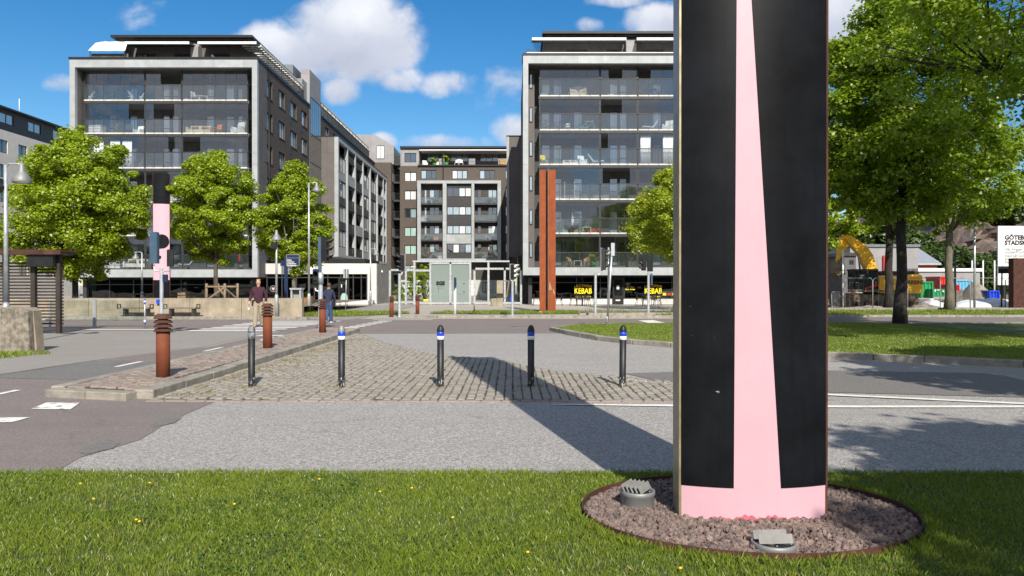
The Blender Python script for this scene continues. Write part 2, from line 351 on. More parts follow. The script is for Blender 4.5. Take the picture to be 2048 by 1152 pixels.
M['joint'] = mat('mossy joint', (.10, .088, .055), .95, 0, .3, 6, .8, 80, col2=(.075, .07, .05))
M['kerb'] = mat('granite kerb', (.31, .285, .24), .85, 0, .18, 4, .9, 40)
M['brickred'] = mat('red paver', (.26, .12, .10), .85, 0, .2, 9, .5, 40)
M['paint'] = mat('worn road paint', (.82, .80, .75), .7, 0, .12, 7, col2=(.62, .6, .56))
M['soil'] = mat('lawn soil', (.075, .115, .02), .95, 0, .3, 4, .6, 40, col2=(.03, .045, .012))
M['soildry'] = mat('bare soil', (.2, .16, .11), .95, 0, .2, 4, .6, 40)
M['bark'] = mat('bark', (.11, .09, .07), .95, 0, .3, 5, .9, 30, stretch=(1, 1, .3))
M['barkdark'] = mat('dark bark', (.036, .031, .026), .95, 0, .35, 5, .9, 30, stretch=(1, 1, .3))
M['barkpale'] = mat('pale bark', (.185, .165, .125), .95, 0, .3, 5, .9, 30, stretch=(1, 1, .4), col2=(.1, .09, .07))
M['wood'] = mat('weathered wood', (.27, .2, .13), .85, 0, .2, 3, .4, 30, stretch=(1, 1, .2))
M['woodd'] = mat('dark timber', (.04, .03, .025), .8, 0, .2, 3)
M['woodo'] = mat('orange timber', (.32, .16, .07), .7, 0, .2, 3, stretch=(1, 1, 4))
M['slat'] = mat('grey brown slat', (.2, .155, .115), .8, 0, .2, 3)
M['leaf'] = leaf_mat('spring leaf', (.16, .26, .012), (.42, .52, .025), .45)
M['leafd'] = leaf_mat('lime leaf', (.10, .19, .010), (.33, .45, .022), .5)
M['leafy'] = leaf_mat('yellow green leaf', (.20, .28, .016), (.45, .52, .03), .45)
M['bush'] = leaf_mat('bush leaf', (.03, .06, .012), (.08, .13, .025), .3)
M['grass'] = leaf_mat('grass blade', (.08, .145, .012), (.28, .35, .042), .35)
M['yellow'] = mat('yellow machine paint', (.80, .43, .012), .42, 0, .08, 3, coat=.2)
M['flower'] = mat('dandelion yellow', (.85, .55, .01), .7, 0, .05, 9)
M['red'] = mat('red paint', (.55, .025, .02), .5, 0, .1, 3)
M['green'] = mat('green container', (.012, .27, .09), .5, 0, .1, 3)
M['skyblue'] = mat('light blue container', (.12, .42, .65), .55, 0, .1, 3)
M['orange'] = mat('orange plastic', (.75, .22, .05), .5, 0, .05, 3)
M['teal'] = mat('teal plastic', (.15, .55, .5), .5, 0, .05, 3)
M['cream'] = mat('cream cushion', (.66, .56, .4), .85, 0, .1, 3)
M['wicker'] = mat('wicker', (.55, .36, .16), .8, 0, .2, 12)
M['stone'] = mat('crushed stone', (.20, .155, .135), .9, 0, .3, 5, .5, 60, col2=(.11, .085, .08))
M['rubble'] = mat('crushed aggregate', (.28, .25, .21), .95, 0, .2, 3, .9, 20)
M['tarp'] = mat('white tarpaulin', (.72, .74, .78), .6, 0, .08, 2, .6, 5)
M['track'] = mat('muddy track steel', (.24, .185, .13), .9, .2, .3, 7, .5, 30)
M['lettery'] = mat('yellow lettering', (.85, .72, .01), .6, 0, .03, 3)
M['lettero'] = mat('orange lettering', (.6, .32, .03), .6, 0, .03, 3)
M['letterg'] = mat('grey lettering', (.3, .3, .3), .6, 0, .03, 3)
M['skin'] = mat('skin', (.56, .33, .24), .55, 0, .06, 9)
M['maroon'] = mat('maroon wool', (.05, .014, .028), .9, 0, .15, 12, .4, 50)
M['khaki'] = mat('khaki cotton', (.31, .262, .19), .9, 0, .1, 9, .3, 40)
M['denim'] = mat('denim', (.045, .09, .2), .9, 0, .2, 12, .3, 50)
M['navycloth'] = mat('navy cloth', (.022, .03, .065), .85, 0, .2, 9, .3, 30)
M['hairf'] = mat('fair hair', (.30, .19, .09), .7, 0, .2, 20)
M['hairb'] = mat('brown hair', (.10, .06, .04), .7, 0, .25, 20)
M['shoe'] = mat('black leather', (.015, .014, .013), .45, 0, .1, 5)
M['rock'] = mat('cliff rock', (.19, .14, .11), .95, 0, .3, .35, 1, .5, col2=(.085, .07, .06))
M['redwall'] = mat('red wood cladding', (.36, .08, .045), .8, 0, .1, 2, stretch=(1, 1, 6))
M['whiter'] = mat('white render', (.62, .60, .56), .85, 0, .05, 1.5)
M['footscuff'] = mat('scuffed black paint', (.015, .015, .018), .55, 0, .2, 26, col2=(.012, .013, .016)); _nt = M['footscuff'].node_tree; _b = _nt.nodes['Principled BSDF']
_t = N(_nt, 'ShaderNodeTexCoord'); _mp = N(_nt, 'ShaderNodeMapping'); _mp.inputs['Scale'].default_value = (1, 1, .35); _nt.links.new(_t.outputs['Object'], _mp.inputs[0])
_nt.links.new(mixc(_nt, ramp(_nt, noise(_nt, _mp.outputs[0], 34, 5, .7), [(.56, 0.0), (.6, 1.0)]), (.014, .015, .018), (.42, .43, .44)), _b.inputs['Base Color'])
M['louvre'] = mat('dull galvanised louvre', (.24, .24, .235), .7, 0, .12, 9, spec=.2)
M['paintworn'] = mat('worn white paint', (.72, .70, .66), .75, 0, .1, 5, col2=(.26, .215, .195)); _r = [n for n in M['paintworn'].node_tree.nodes if n.type == 'VALTORGB'][0].color_ramp; _r.elements[0].position = .40; _r.elements[1].position = .47
# ---------------------------------------------------------------- ground, roads, kerbs, lawns
rng = np.random.default_rng(7); random.seed(7)
def sheet(name, poly, z, m, kind='structure'):
    mb = MB(); mb.add([(x, y, z) for x, y in poly], [tuple(range(len(poly)))]); o = mb.build(name, m, fix=False)
    if o.data.polygons[0].normal.z < 0: o.data.flip_normals()
    return tag(o, kind=kind)
def inside(poly, x, y):
    x = np.asarray(x); y = np.asarray(y); r = np.zeros(x.shape, bool); n = len(poly)
    for i in range(n):
        x0, y0 = poly[i]; x1, y1 = poly[(i + 1) % n]
        if y0 == y1: continue
        r ^= ((y0 > y) != (y1 > y)) & (x < (x1 - x0) * (y - y0) / (y1 - y0) + x0)
    return r
sheet('ground', [(-900, -300), (900, -300), (900, 1500), (-900, 1500)], 0, M['plaza'])
sheet('middle_road', [(-5.1, 9.9), (70, 9.9), (70, 26), (-6.5, 26)], .004, M['asph_road'])
bnd = [(-3.86, 6.3), (-3.98, 6.9), (-3.82, 7.7), (-3.95, 8.5), (-4.02, 9.3), (-4.05, 10.3)]
sheet('front_road', [(70, 6.3), (70, 10.26), *reversed(bnd)], .008, M['asph_road'])
sheet('cycle_path', [(-60, 6.3), *bnd, (-5.0, 10.45), (-6.6, 10.9), (-6.6, 26.2), (-8.0, 26.2), (-7.8, 19.2), (-8.7, 15.7), (-9.0, 12.9), (-60, 12.6)], .012, M['asph_red'])
sheet('left_pavement', [(-60, 12.4), (-9.2, 12.7), (-8.85, 15.7), (-7.95, 19.2), (-8.2, 26.2), (-60, 27.5)], .008, M['asph_grey'])
sheet('asphalt_patch', [(-9.1, 12.85), (-6.7, 12.45), (-6.62, 15.2), (-7.6, 15.5), (-8.72, 15.7)], .016, M['asph_dark'])
for pts in ([(155, 908), (212, 878), (240, 889), (225, 900), (172, 912)], [(297, 856), (330, 838), (362, 838), (350, 848), (305, 858)]):
    sheet('asphalt_patch', [gp(*p) for p in pts], .016, M['asph_dark'])
sheet('cross_road', [(-90, 26.1), (-6.7, 26.1), (-5.0, 24.6), (90, 24.6 + 2), (90, 35.8), (-90, 34.8)], .010, M['asph_red'])
sheet('right_road', [(10.5, 29.8), (90, 29.8), (90, 37), (10.5, 37)], .014, M['asph_red'])
sheet('asphalt_patch', [gp(1250, 748), gp(1345, 745), gp(1660, 742), gp(1990, 748), gp(2200, 800), gp(1660, 786), gp(1345, 770)], .012, M['asph_dark'])
# red paver strip at the bottom left with its joints in the mesh
mb = MB(); nx = 0
for i in range(26):
    for j in range(11):
        x = -9.6 + j * .205 + (i % 2) * .1; y = 8.75 + i * .105
        if x < -6.55 - (2.6 if y < 9.2 else 0) * (9.2 - y) * 1.2 and y < 10.4 and x + .2 < -6.3 - max(0, 9.9 - y) * 1.1: mb.box(x, x + .197, y, y + .099, .0, .018 + random.random() * .003)
struct('paver_strip', mb, M['brickred'])

def paint(name, quads, z=.020, m='paint'):
    mb = MB()
    for q in quads: mb.add([(x, y, z) for x, y in q], [tuple(range(len(q)))])
    o = tag(mb.build(name, M[m], fix=False), kind='structure')
    for p in o.data.polygons:
        if p.normal.z < 0: p.flip()
    return o
dash = lambda x, y0, y1, wd=.11, sl=0: [(x, y0), (x + wd, y0), (x + wd + sl, y1), (x + sl, y1)]
paint('road_marking', [dash(-7.5, 9.9, 11.3), dash(-7.72, 14.5, 15.5), dash(-7.4, 17.9, 19.0), dash(-7.3, 21.6, 22.8)])
paint('road_marking', [[gp(62, 821), gp(140, 822), gp(160, 808), gp(92, 808)], [gp(-60, 848), gp(22, 848), gp(60, 838), gp(-30, 838)]], m='paintworn')
paint('zebra_crossing', [[(-11.2 + k * .02, 25.7 + k * .98), (-8.2 + k * .1, 25.7 + k * .98), (-8.2 + k * .1, 26.2 + k * .98), (-11.2 + k * .02, 26.2 + k * .98)] for k in range(8)])
paint('cycle_crossing', [[(-6.35 + k * .07, 26.7 + k * .85), (-5.75 + k * .07, 26.7 + k * .85), (-5.75 + k * .07, 27.15 + k * .85), (-6.35 + k * .07, 27.15 + k * .85)] for k in range(8)])
paint('road_marking', [[(-8.0, 23.2), (-6.9, 23.4), (-6.85, 23.75), (-7.9, 23.6)], [(-15.2, 26.4), (-12.6, 26.4), (-12.5, 26.75), (-15.0, 26.75)], [(-6.3, 33.9), (-3.6, 34.0), (-3.6, 34.3), (-6.3, 34.2)]])
paint('road_marking', [[gp(1105, 812), gp(1345, 816), gp(1700, 818), gp(2100, 818), gp(2100, 814), gp(1700, 814), gp(1345, 812), gp(1105, 811)],
      [gp(1250, 762), gp(1345, 772), gp(1345, 769), gp(1250, 759)], [gp(1652, 793), gp(2060, 812), gp(2060, 809), gp(1652, 790)]])
paint('road_marking', [[gp(1276, 642), gp(1306, 641), gp(1345, 650), gp(1320, 652)], [(6.2, 30.4), (9.8, 30.2), (9.8, 29.95), (6.2, 30.1)]])
# manhole in the road
mb = MB(); mb.lathe([(.0, .016), (.33, .016), (.33, .005)], (gx(1040, 26.5), 28.4, 0), 20, cap=False); struct('manhole_cover_ground', mb, M['asph_dark'])

def kerb(name, pts, wd=.28, h=.12, ln=1.0, m=None, z0=-.02):
    mb = MB(); m = m or M['kerb']
    for (a, b) in zip(pts[:-1], pts[1:]):
        a = Vector((*a, 0)); b = Vector((*b, 0)); L = (b - a).length; n = max(1, round(L / ln)); d = (b - a) / n; ang = math.atan2(d.y, d.x)
        for i in range(n):
            st = len(mb.v); jz = random.uniform(-.006, .006)
            mb.cbox(.006, d.length - .006, -wd / 2 + random.uniform(-.008, .008), wd / 2 + random.uniform(-.008, .008), z0, h + jz, .012)
            mb.xf(Matrix.Translation(a + d * i) @ Matrix.Rotation(ang, 4, 'Z'), st)
    return struct(name, mb, m)
def setts(name, poly, z, wx, ly, m, gap=.016, rot=0, h=.1, skip=None):
    xs = [p[0] for p in poly]; ys = [p[1] for p in poly]; mb = MB(); c = 0
    x = min(xs); i = 0
    while x < max(xs):
        y = min(ys) - random.random() * ly; i += 1; cw = wx * random.uniform(.88, 1.12)
        while y < max(ys):
            l = ly * random.uniform(.75, 1.25); ox = random.uniform(-.008, .008)
            if inside(poly, x + cw / 2, y + l / 2):
                zt = z + random.uniform(-.007, .006); g = gap * random.uniform(.35, .8)
                mb.cbox(x + g + ox, x + cw - g + ox, y + g, y + l - g, z - h, zt, .011)
            y += l
        x += cw
    return struct(name, mb, m)
cob = [(-5.02, 10.42), (-2.5, 10.34), (0, 10.32), (4.3, 10.28), (4.3, 11.4), (2.6, 12.2), (1.8, 13.0), (.86, 13.7), (-.25, 15.8), (-1.73, 17.0), (-3.5, 20.6), (-4.95, 24.4)]
sheet('sett_joints', cob, .012, M['joint'])
setts('sett_paving', cob, .03, .128, .205, M['sett'])
mb = MB(); x = -5.0
while x < 4.3:
    l = random.uniform(.2, .32); mb.cbox(x + .007, x + l - .007, 10.19, 10.32, -.05, .024 + random.uniform(-.004, .004), .01); x += l
struct('sett_edging', mb, M['settred'])
isl = [(-6.45, 10.95), (-5.3, 10.6), (-5.42, 25.3), (-6.5, 25.9)]
sheet('island_bed', [(-6.5, 10.8), (-5.2, 10.5), (-5.3, 25.6), (-6.6, 26)], .10, M['joint'])
setts('island_paving', isl, .125, .16, .25, M['settred'])
kerb('island_kerb', [(-5.13, 10.45), (-5.22, 18), (-5.3, 25.5)], .26, .135, 1.1)
kerb('island_kerb', [(-6.62, 10.9), (-6.62, 18), (-6.6, 26.0)], .2, .125, 1.1)
kerb('island_kerb', [(-6.6, 10.75), (-5.25, 10.36)], .24, .12, .75)
kerb('island_kerb', [(-6.5, 26.0), (-5.4, 25.7)], .2, .11, .6)
# median lawn on the right
med = [gp(1105, 662), gp(1140, 670), gp(1200, 681), gp(1270, 689), gp(1345, 695), gp(1500, 705), gp(1652, 716), gp(1850, 725), gp(2048, 735), (16, 13.6), (40, 12.6), (60, 12.4), (60, 29.4), (30, 29.6), (14, 29.5), (7, 29.3), gp(1240, 653), gp(1150, 656)]
sheet('median_lawn', med, .10, M['soil'])
kerb('median_kerb', med[:12], .24, .14, 1.2)
kerb('median_kerb', med[12:] + [med[0]], .2, .13, 1.2)
# far side of the cross road
sheet('far_pavement', [(-60, 35.0), (-11.5, 35.0), (-7.5, 34.3), (-7.2, 36.6), (-7.2, 60), (-60, 60)], .012, M['asph_grey'])
kerb('far_kerb', [(-45, 34.75), (-11.3, 34.75), (-9.3, 34.2)], .3, .14, 1.2)
kerb('far_kerb', [(-5.4, 37.2), (-3.6, 36.4), (3, 36.6), (9.5, 36.9), (16, 37.2), (60, 37.2)], .3, .12, 1.2)
strip = [(-4.6, 41.5), (-1.5, 40.6), (3.4, 41.2), (9, 39.3), (17, 38.6), (60, 38.0), (60, 46), (17, 46), (9, 45.5), (3, 46), (-4, 45)]
sheet('verge', strip, .016, M['soil'])
sheet('bare_verge', [(3.6, 41.6), (9.5, 40.2), (9.5, 45), (4, 45.5)], .020, M['soildry'])
sheet('verge', [(-12.4, 37.8), (-8.3, 37.6), (-5.6, 41.8), (-7, 43), (-12.4, 43)], .018, M['soil'])
kerb('verge_kerb', [(3.5, 39.3), (9.4, 40.3), (16, 40.8)], .2, .13, 1.2, M['kerb'])
kerb('verge_kerb', [(16.5, 46.2), (60, 46.2)], .3, .2, 1.4, M['kerb'])
sheet('site_ground', [(15, 46.6), (130, 46.6), (130, 240), (30, 240), (15, 62)], .02, M['soildry'])
# front lawn
sheet('front_lawn', [(-60, -40), (60, -40), (60, 6.30), (-60, 6.30)], .02, M['soil'])
struct('lawn_edge', MB().box(-60, -3.8, 6.305, 6.36, -.05, .016).box(-3.79, 60, 6.305, 6.38, -.05, .022), M['asph_grey'])
PX, PY = 1.615, 5.07       # painted pillar in the gravel bed
BX, ERX, ERY = 1.62, 1.125, .90

def hashnoise(x, y, s):
    # smooth value noise
    xi = np.floor(x / s).astype(int); yi = np.floor(y / s).astype(int); fx = x / s - xi; fy = y / s - yi
    h = lambda a, b: np.modf(np.abs(np.sin(a * 127.1 + b * 311.7) * 43758.5453))[0]
    fx = fx * fx * (3 - 2 * fx); fy = fy * fy * (3 - 2 * fy)
    return (h(xi, yi) * (1 - fx) + h(xi + 1, yi) * fx) * (1 - fy) + (h(xi, yi + 1) * (1 - fx) + h(xi + 1, yi + 1) * fx) * fy
def blades(name, x, y, z, hgt, wid, m, label=None):
    n = len(x); a = rng.uniform(0, 2 * np.pi, n); h = hgt * rng.uniform(.55, 1.25, n); lean = rng.uniform(.1, .75, n) * h; la = rng.uniform(0, 2 * np.pi, n); wd = wid * rng.uniform(.6, 1.3, n) / 2
    V = np.zeros((n, 4, 3)); ca, sa = np.cos(a) * wd, np.sin(a) * wd
    V[:, 0] = np.stack([x - ca, y - sa, np.full(n, z)], 1); V[:, 1] = np.stack([x + ca, y + sa, np.full(n, z)], 1)
    mx = x + np.cos(la) * lean * .35; my = y + np.sin(la) * lean * .35
    V[:, 2] = np.stack([mx + ca * .7, my + sa * .7, z + h * .6], 1); V[:, 3] = np.stack([x + np.cos(la) * lean, y + np.sin(la) * lean, z + h], 1)
    # two triangles per blade packed as a quad base-base-mid-tip
    me = fast_mesh(name, V.reshape(-1, 3), 4, m); o = bpy.data.objects.new(name, me); C.objects.link(o)
    return tag(o, label, None, None, 'stuff')
def scatter(poly, n, dens=None):
    p = np.array(poly); x = rng.uniform(p[:, 0].min(), p[:, 0].max(), n); y = rng.uniform(p[:, 1].min(), p[:, 1].max(), n); k = inside(poly, x, y)
    return x[k], y[k]
x, y = scatter([(-6.6, 2.6), (6.8, 2.6), (6.8, 6.34), (-6.6, 6.34)], 430000)
k = ((x - BX) / (ERX + .03)) ** 2 + ((y - 5.2) / (ERY + .03)) ** 2 > 1
d = hashnoise(x, y, .11); d2 = hashnoise(x + 9, y, .55); keep = k & (rng.uniform(0, 1, len(x)) < .12 + .5 * d + .75 * d2) & ((y < 6.27) | (rng.uniform(0, 1, len(x)) < .5))
x, y = x[keep], y[keep]; hh = .016 + .016 * hashnoise(x, y, .16) + .016 * hashnoise(x + 3, y, .6)
edge = ((x - BX) / (ERX + .13)) ** 2 + ((y - 5.2) / (ERY + .13)) ** 2 < 1
hh = hh * np.where(edge, 1.5, 1) * np.where(y > 6.22, 1.15, 1)
blades('grass', x, y, .02, hh, .0062, M['grass'])
x, y = scatter([p for p in med if p[0] < 30] , 400000); hh = .035 + .03 * hashnoise(x, y, .5); k = y < 30; blades('grass', x[k], y[k], .10, hh[k], .017, M['grass'])
x, y = scatter(strip, 60000); k = ~inside([(3.6, 41.6), (9.5, 40.2), (9.5, 45), (4, 45.5)], x, y) & (hashnoise(x, y, 1.4) > .22); x, y = x[k], y[k]; blades('grass', x, y, .016, .09 + .07 * hashnoise(x, y, .8), .03, M['grass'])
x, y = scatter([(-12.4, 37.8), (-8.3, 37.6), (-5.6, 41.8), (-7, 43), (-12.4, 43)], 9000); blades('grass', x, y, .018, .12 + .08 * hashnoise(x, y, .8), .03, M['grass'])
# dry weeds between the setts, along the island kerb
x = -5.0 + np.abs(rng.normal(0, .38, 5200)) + .12; y = rng.uniform(10.6, 22, 5200); k = (hashnoise(x, y, .35) > .5); x, y = x[k], y[k]
x2, y2 = scatter(cob, 7000); k = (hashnoise(x2, y2, .3) > .8); x = np.concatenate([x, x2[k]]); y = np.concatenate([y, y2[k]])
for bx in (-4.03, -2.65, -1.113, .31, 1.74):
    x = np.concatenate([x, bx + rng.normal(0, .12, 90)]); y = np.concatenate([y, 11.62 + rng.normal(0, .1, 90)])
k = inside(cob, x, y); M['weed'] = leaf_mat('dry weed', (.16, .12, .035), (.26, .21, .05), .2)
blades('weeds', x[k], y[k], .014, np.full(k.sum(), .035), .014, M['weed'])
x, y = scatter([(-15, 15.4), (-11.0, 16.2), (-10.6, 17.3), (-11.0, 17.6), (-15, 17.2)], 5000); blades('grass', x, y, .01, .07 + .06 * hashnoise(x, y, .3), .016, M['grass'])
# dead blades and low clover in the lawn
M['straw'] = leaf_mat('straw blade', (.22, .17, .07), (.42, .36, .17), .2); M['clover'] = leaf_mat('clover leaf', (.03, .085, .012), (.09, .17, .03), .25)
x, y = scatter([(-6.6, 2.6), (6.8, 2.6), (6.8, 6.30), (-6.6, 6.30)], 60000); k = (((x - BX) / (ERX + .03)) ** 2 + ((y - 5.2) / (ERY + .03)) ** 2 > 1) & (rng.uniform(0, 1, len(x)) < .06 + .4 * (1 - hashnoise(x + 9, y, .55)) ** 2)
blades('dry_grass', x[k], y[k], .02, np.full(k.sum(), .028), .006, M['straw'])
x, y = scatter([(-6.6, 2.6), (6.8, 2.6), (6.8, 6.28), (-6.6, 6.28)], 60000); k = (((x - BX) / (ERX + .05)) ** 2 + ((y - 5.2) / (ERY + .05)) ** 2 > 1) & (hashnoise(x + 31, y + 4, .7) > .62); x, y = x[k], y[k]; n_ = len(x)
z_ = .028 + rng.uniform(0, .018, n_); s_ = rng.uniform(.006, .012, n_); a_ = rng.uniform(0, 6.28, n_); q_ = np.zeros((n_, 4, 3))
for i_ in range(4): q_[:, i_] = np.stack([x + s_ * np.cos(a_ + i_ * 1.57), y + s_ * np.sin(a_ + i_ * 1.57), z_ + rng.uniform(-.003, .003, n_)], 1)
o_ = bpy.data.objects.new('clover', fast_mesh('clover', q_.reshape(-1, 3), 4, M['clover'])); C.objects.link(o_); tag(o_, kind='stuff')
# dandelions in the front lawn
fl = [(270, 1042), (276, 1046), (160, 970), (188, 1000), (470, 1010), (905, 1037), (822, 978), (1360, 1140), (1056, 1108), (300, 968), (640, 960), (760, 985)]
d0 = None
for i, (px, py) in enumerate(fl):
    dd = 1.55 * F / (py - HOR); X, Y = gx(px, dd), dd
    if d0 is None:
        d0 = thing('dandelion', 'yellow dandelion in flower in the front lawn', 'flower', (X, Y, .02), 'dandelions in the front lawn')
        MB().tube([(X, Y, .02), (X + .006, Y, .055)], .002, 5).build('stem', M['grass'], d0); MB().lathe([(.003, .052), (.011, .056), (.009, .061), (.003, .064)], (X + .006, Y, 0), 9).build('flower_head', M['flower'], d0)
    else: dup(d0, (X, Y, .02), rz=i)
# ---------------------------------------------------------------- the near painted pillar and its gravel bed
def arc_section(wd, bulge, dep, n=14):
    pts = []
    for i in range(n + 1):
        t = -1 + 2 * i / n; pts.append((t * wd / 2, -bulge * (1 - t * t)))
    return pts
def pillar(name, label, loc, wd, H, bands, backm, sidem, rz=0, edge=True):
    # front: convex painted sheet from bands [(material, part name, f(z)->(t0,t1), z0, z1)]; back: corten V with a fin
    root = thing(name, label, 'pillar', loc); root.rotation_euler = (0, 0, rz); L = (0, 0, 0); WL[root] = L
    bl = wd * .1; th = .015
    def patch(pname, m, z0, z1, t0f, t1f, off, nz=16, nt=12):
        mb = MB(); vs = []; fs = []
        for o in (0, th * .5):
            for i in range(nz + 1):
                z = z0 + (z1 - z0) * i / nz; a, b = t0f(z), t1f(z)
                for j in range(nt + 1):
                    t = a + (b - a) * j / nt; vs.append((t * wd / 2, -bl * (1 - t * t) - off + o, z))
        n1 = (nz + 1) * (nt + 1)
        for i in range(nz):
            for j in range(nt):
                p = i * (nt + 1) + j; fs.append((p, p + 1, p + nt + 2, p + nt + 1)); q = n1 + p; fs.append((q, q + nt + 1, q + nt + 2, q + 1))
        mb.add(vs, fs, True)
        for i in range(nz):           # rim faces with corners of their own, so the sheet's edges stay crisp
            for j in (0, nt): p = i * (nt + 1) + j; mb.add([vs[p], vs[n1 + p], vs[n1 + p + nt + 1], vs[p + nt + 1]], [(0, 1, 2, 3)])
        for j in range(nt):
            for i in (0, nz): p = i * (nt + 1) + j; mb.add([vs[p], vs[n1 + p], vs[n1 + p + 1], vs[p + 1]], [(0, 1, 2, 3)])
        o = mb.build(pname, m, root)
        return o
    core = [(x, y + th) for x, y in arc_section(wd, bl, 0)]
    core = core + [(wd / 2, .19), (wd * .06, .03 + .19 * .6), (0, .19), (-wd * .06, .03 + .19 * .6), (-wd / 2, .19)]
    mb = MB(); mb.prism([(x, y) for x, y in core], 0, H); mb.build('steel_core', backm, root)
    for k in (-1, 1):
        mb = MB(); mb.box(k * (wd / 2 + .002), k * (wd / 2 + .012), .012, .185, 0, H + .004); mb.build('side_plate', sidem, root)
        if edge: mb = MB(); mb.box(k * (wd / 2 - .004), k * (wd / 2 + .013), -.006, .010, 0, H + .006); mb.build('edge_strip', M['gold' if k < 0 else 'rustdark'], root)
    for (pn, m, z0, z1, a, b, off) in bands: patch(pn, m, z0, z1, a, b, off)
    return root
one = lambda v: (lambda z: v)
zb = gz(977, 4.93) ; wtop = 4.88
lw = lambda z: -.322 + .0094 * (z - zb); rw = lambda z: max(lw(z) + .002, .317 - .1285 * (z - zb))
near = pillar('painted_steel_pillar', 'tall curved pillar painted black with a narrowing pink wedge standing in the gravel bed', (PX, PY - .05, 0), 0.97, 9.3, [
    ('pink_base_band', M['pink'], 0.0, zb, one(-1), one(1), .004), ('pink_wedge', M['pink'], zb, wtop, lw, rw, .004),
    ('black_panel', M['blackpaint'], zb, wtop, one(-1), lambda z: lw(z), .006), ('black_panel', M['blackpaint'], zb, wtop, lambda z: rw(z), one(1), .006),
    ('black_top_panel', M['blackpaint'], wtop, 9.3, one(-1), one(1), .006)], M['rustdark'], M['steel'])
# weathered red lower rim
mb = MB()
hr_ = [.060 + .010 * math.sin(i * .21) + .007 * math.sin(i * .77 + 1) + random.random() * .006 - .018 * math.cos(i * .0393) for i in range(161)]
for i in range(160):
    t0 = -1 + i / 80; t1 = t0 + .0125; h0, h1 = hr_[i], hr_[i + 1]
    f = lambda t: (t * .4925, -.0985 * (1 - t * t) - .0075)
    mb.add([(*f(t0), .0), (*f(t1), .0), (*f(t1), h1), (*f(t0), h0)], [(0, 1, 2, 3)])
mb.build('red_rim', M['redpink'], near)
# scuff marks
for (px, py, l, a, m_) in ((1380, 614, .02, .3, 'black'), (1383, 672, .02, 1, 'black'), (1424, 675, .03, .5, 'black'), (1430, 783, .02, .2, 'letterg')):
    mb = MB(); x = gx(px, 4.97) - PX; t = x / .4925; z = gz(py, 4.97); y = -.0985 * (1 - t * t) - .0085
    for q in range(3): mb.add([(x + q * .009, y, z + q * .006 * math.sin(q * 5 + a)), (x + q * .009 + l * .4, y, z + .003), (x + q * .009 + l * .42, y, z + .007), (x + q * .009 - .002, y, z + .005)], [(0, 1, 2, 3)])
    mb.build('scuff_mark', M[m_], near)

# gravel bed with a rusted rim
ring = thing('gravel_bed_rim', 'thin rusted steel rim round the oval gravel bed', 'edging', (BX, 5.2, 0))
mb = MB(); n = 72; vs = []; fs = []
for i in range(n):
    t = 2 * math.pi * i / n
    for (k, z) in ((0, -.05), (0, .06), (.008, .06), (.012, -.05)): vs.append((BX + (ERX + k) * math.cos(t), 5.2 + (ERY + k) * math.sin(t), z))
for i in range(n):
    j = (i + 1) % n
    for q in range(4): fs.append((i * 4 + q, j * 4 + q, j * 4 + (q + 1) % 4, i * 4 + (q + 1) % 4))
mb.add(vs, fs); mb.build('rim_band', M['rustdark'], ring)
mb = MB(); mb.add([(BX + ERX * .995 * math.cos(2 * math.pi * i / n), 5.2 + ERY * .995 * math.sin(2 * math.pi * i / n), .022) for i in range(n)], [tuple(range(n))]); tag(mb.build('gravel_ground', M['stone']), kind='structure')
# stones: jittered icosahedra
bm = bmesh.new(); bmesh.ops.create_icosphere(bm, subdivisions=1, radius=1); ico = np.array([v.co[:] for v in bm.verts]); fac = np.array([[v.index for v in f.verts] for f in bm.faces]); bm.free()
def stones(name, x, y, z, size, m, kind='stuff', label=None):
    n = len(x); k = len(ico); V = ico[None] * (1 + rng.uniform(-.32, .32, (n, k, 1))) * size[:, None, None] * rng.uniform(.6, 1.25, (n, 1, 3))
    q = rng.normal(size=(n, 4)); q /= np.linalg.norm(q, axis=1)[:, None]; a, b, c, d = q.T
    Rm = np.stack([np.stack([1 - 2 * (c * c + d * d), 2 * (b * c - a * d), 2 * (b * d + a * c)], 1), np.stack([2 * (b * c + a * d), 1 - 2 * (b * b + d * d), 2 * (c * d - a * b)], 1), np.stack([2 * (b * d - a * c), 2 * (c * d + a * b), 1 - 2 * (b * b + c * c)], 1)], 1)
    V = np.einsum('nij,nkj->nki', Rm, V) + np.stack([x, y, z], 1)[:, None]
    T = V[:, fac].reshape(-1, 3); me = fast_mesh(name, T, 3, m); o = bpy.data.objects.new(name, me); C.objects.link(o); return tag(o, label, kind=kind)
M['gravel'] = m = mat('crushed gravel', (.27, .205, .18), .9, 0, .3, 30, .4, 90, col2=(.11, .086, .08))
g = N(m.node_tree, 'ShaderNodeNewGeometry'); b = m.node_tree.nodes['Principled BSDF']; old = b.inputs['Base Color'].links[0].from_socket
# each stone its own tone: the tint comes from its place in the bed
t = N(m.node_tree, 'ShaderNodeTexCoord'); vo = N(m.node_tree, 'ShaderNodeTexVoronoi', Scale=22.0); m.node_tree.links.new(t.outputs['Object'], vo.inputs['Vector']); sc = N(m.node_tree, 'ShaderNodeSeparateColor'); m.node_tree.links.new(vo.outputs['Color'], sc.inputs[0])
m.node_tree.links.new(mixc(m.node_tree, sc.outputs[0], mixc(m.node_tree, 1, old, (.62, .6, .62), 'MULTIPLY'), mixc(m.node_tree, 1, old, (1.2, 1.15, 1.1), 'MULTIPLY')), b.inputs['Base Color'])
a = rng.uniform(0, 2 * np.pi, 9000); r = np.sqrt(rng.uniform(0, 1, 9000)) * .975
x = BX + ERX * r * np.cos(a); y = 5.2 + ERY * r * np.sin(a); z = .018 + .022 * (1 - r ** 2) + rng.uniform(0, .018, 9000)
stones('gravel', x, y, z, rng.uniform(.008, .024, 9000), M['gravel'])

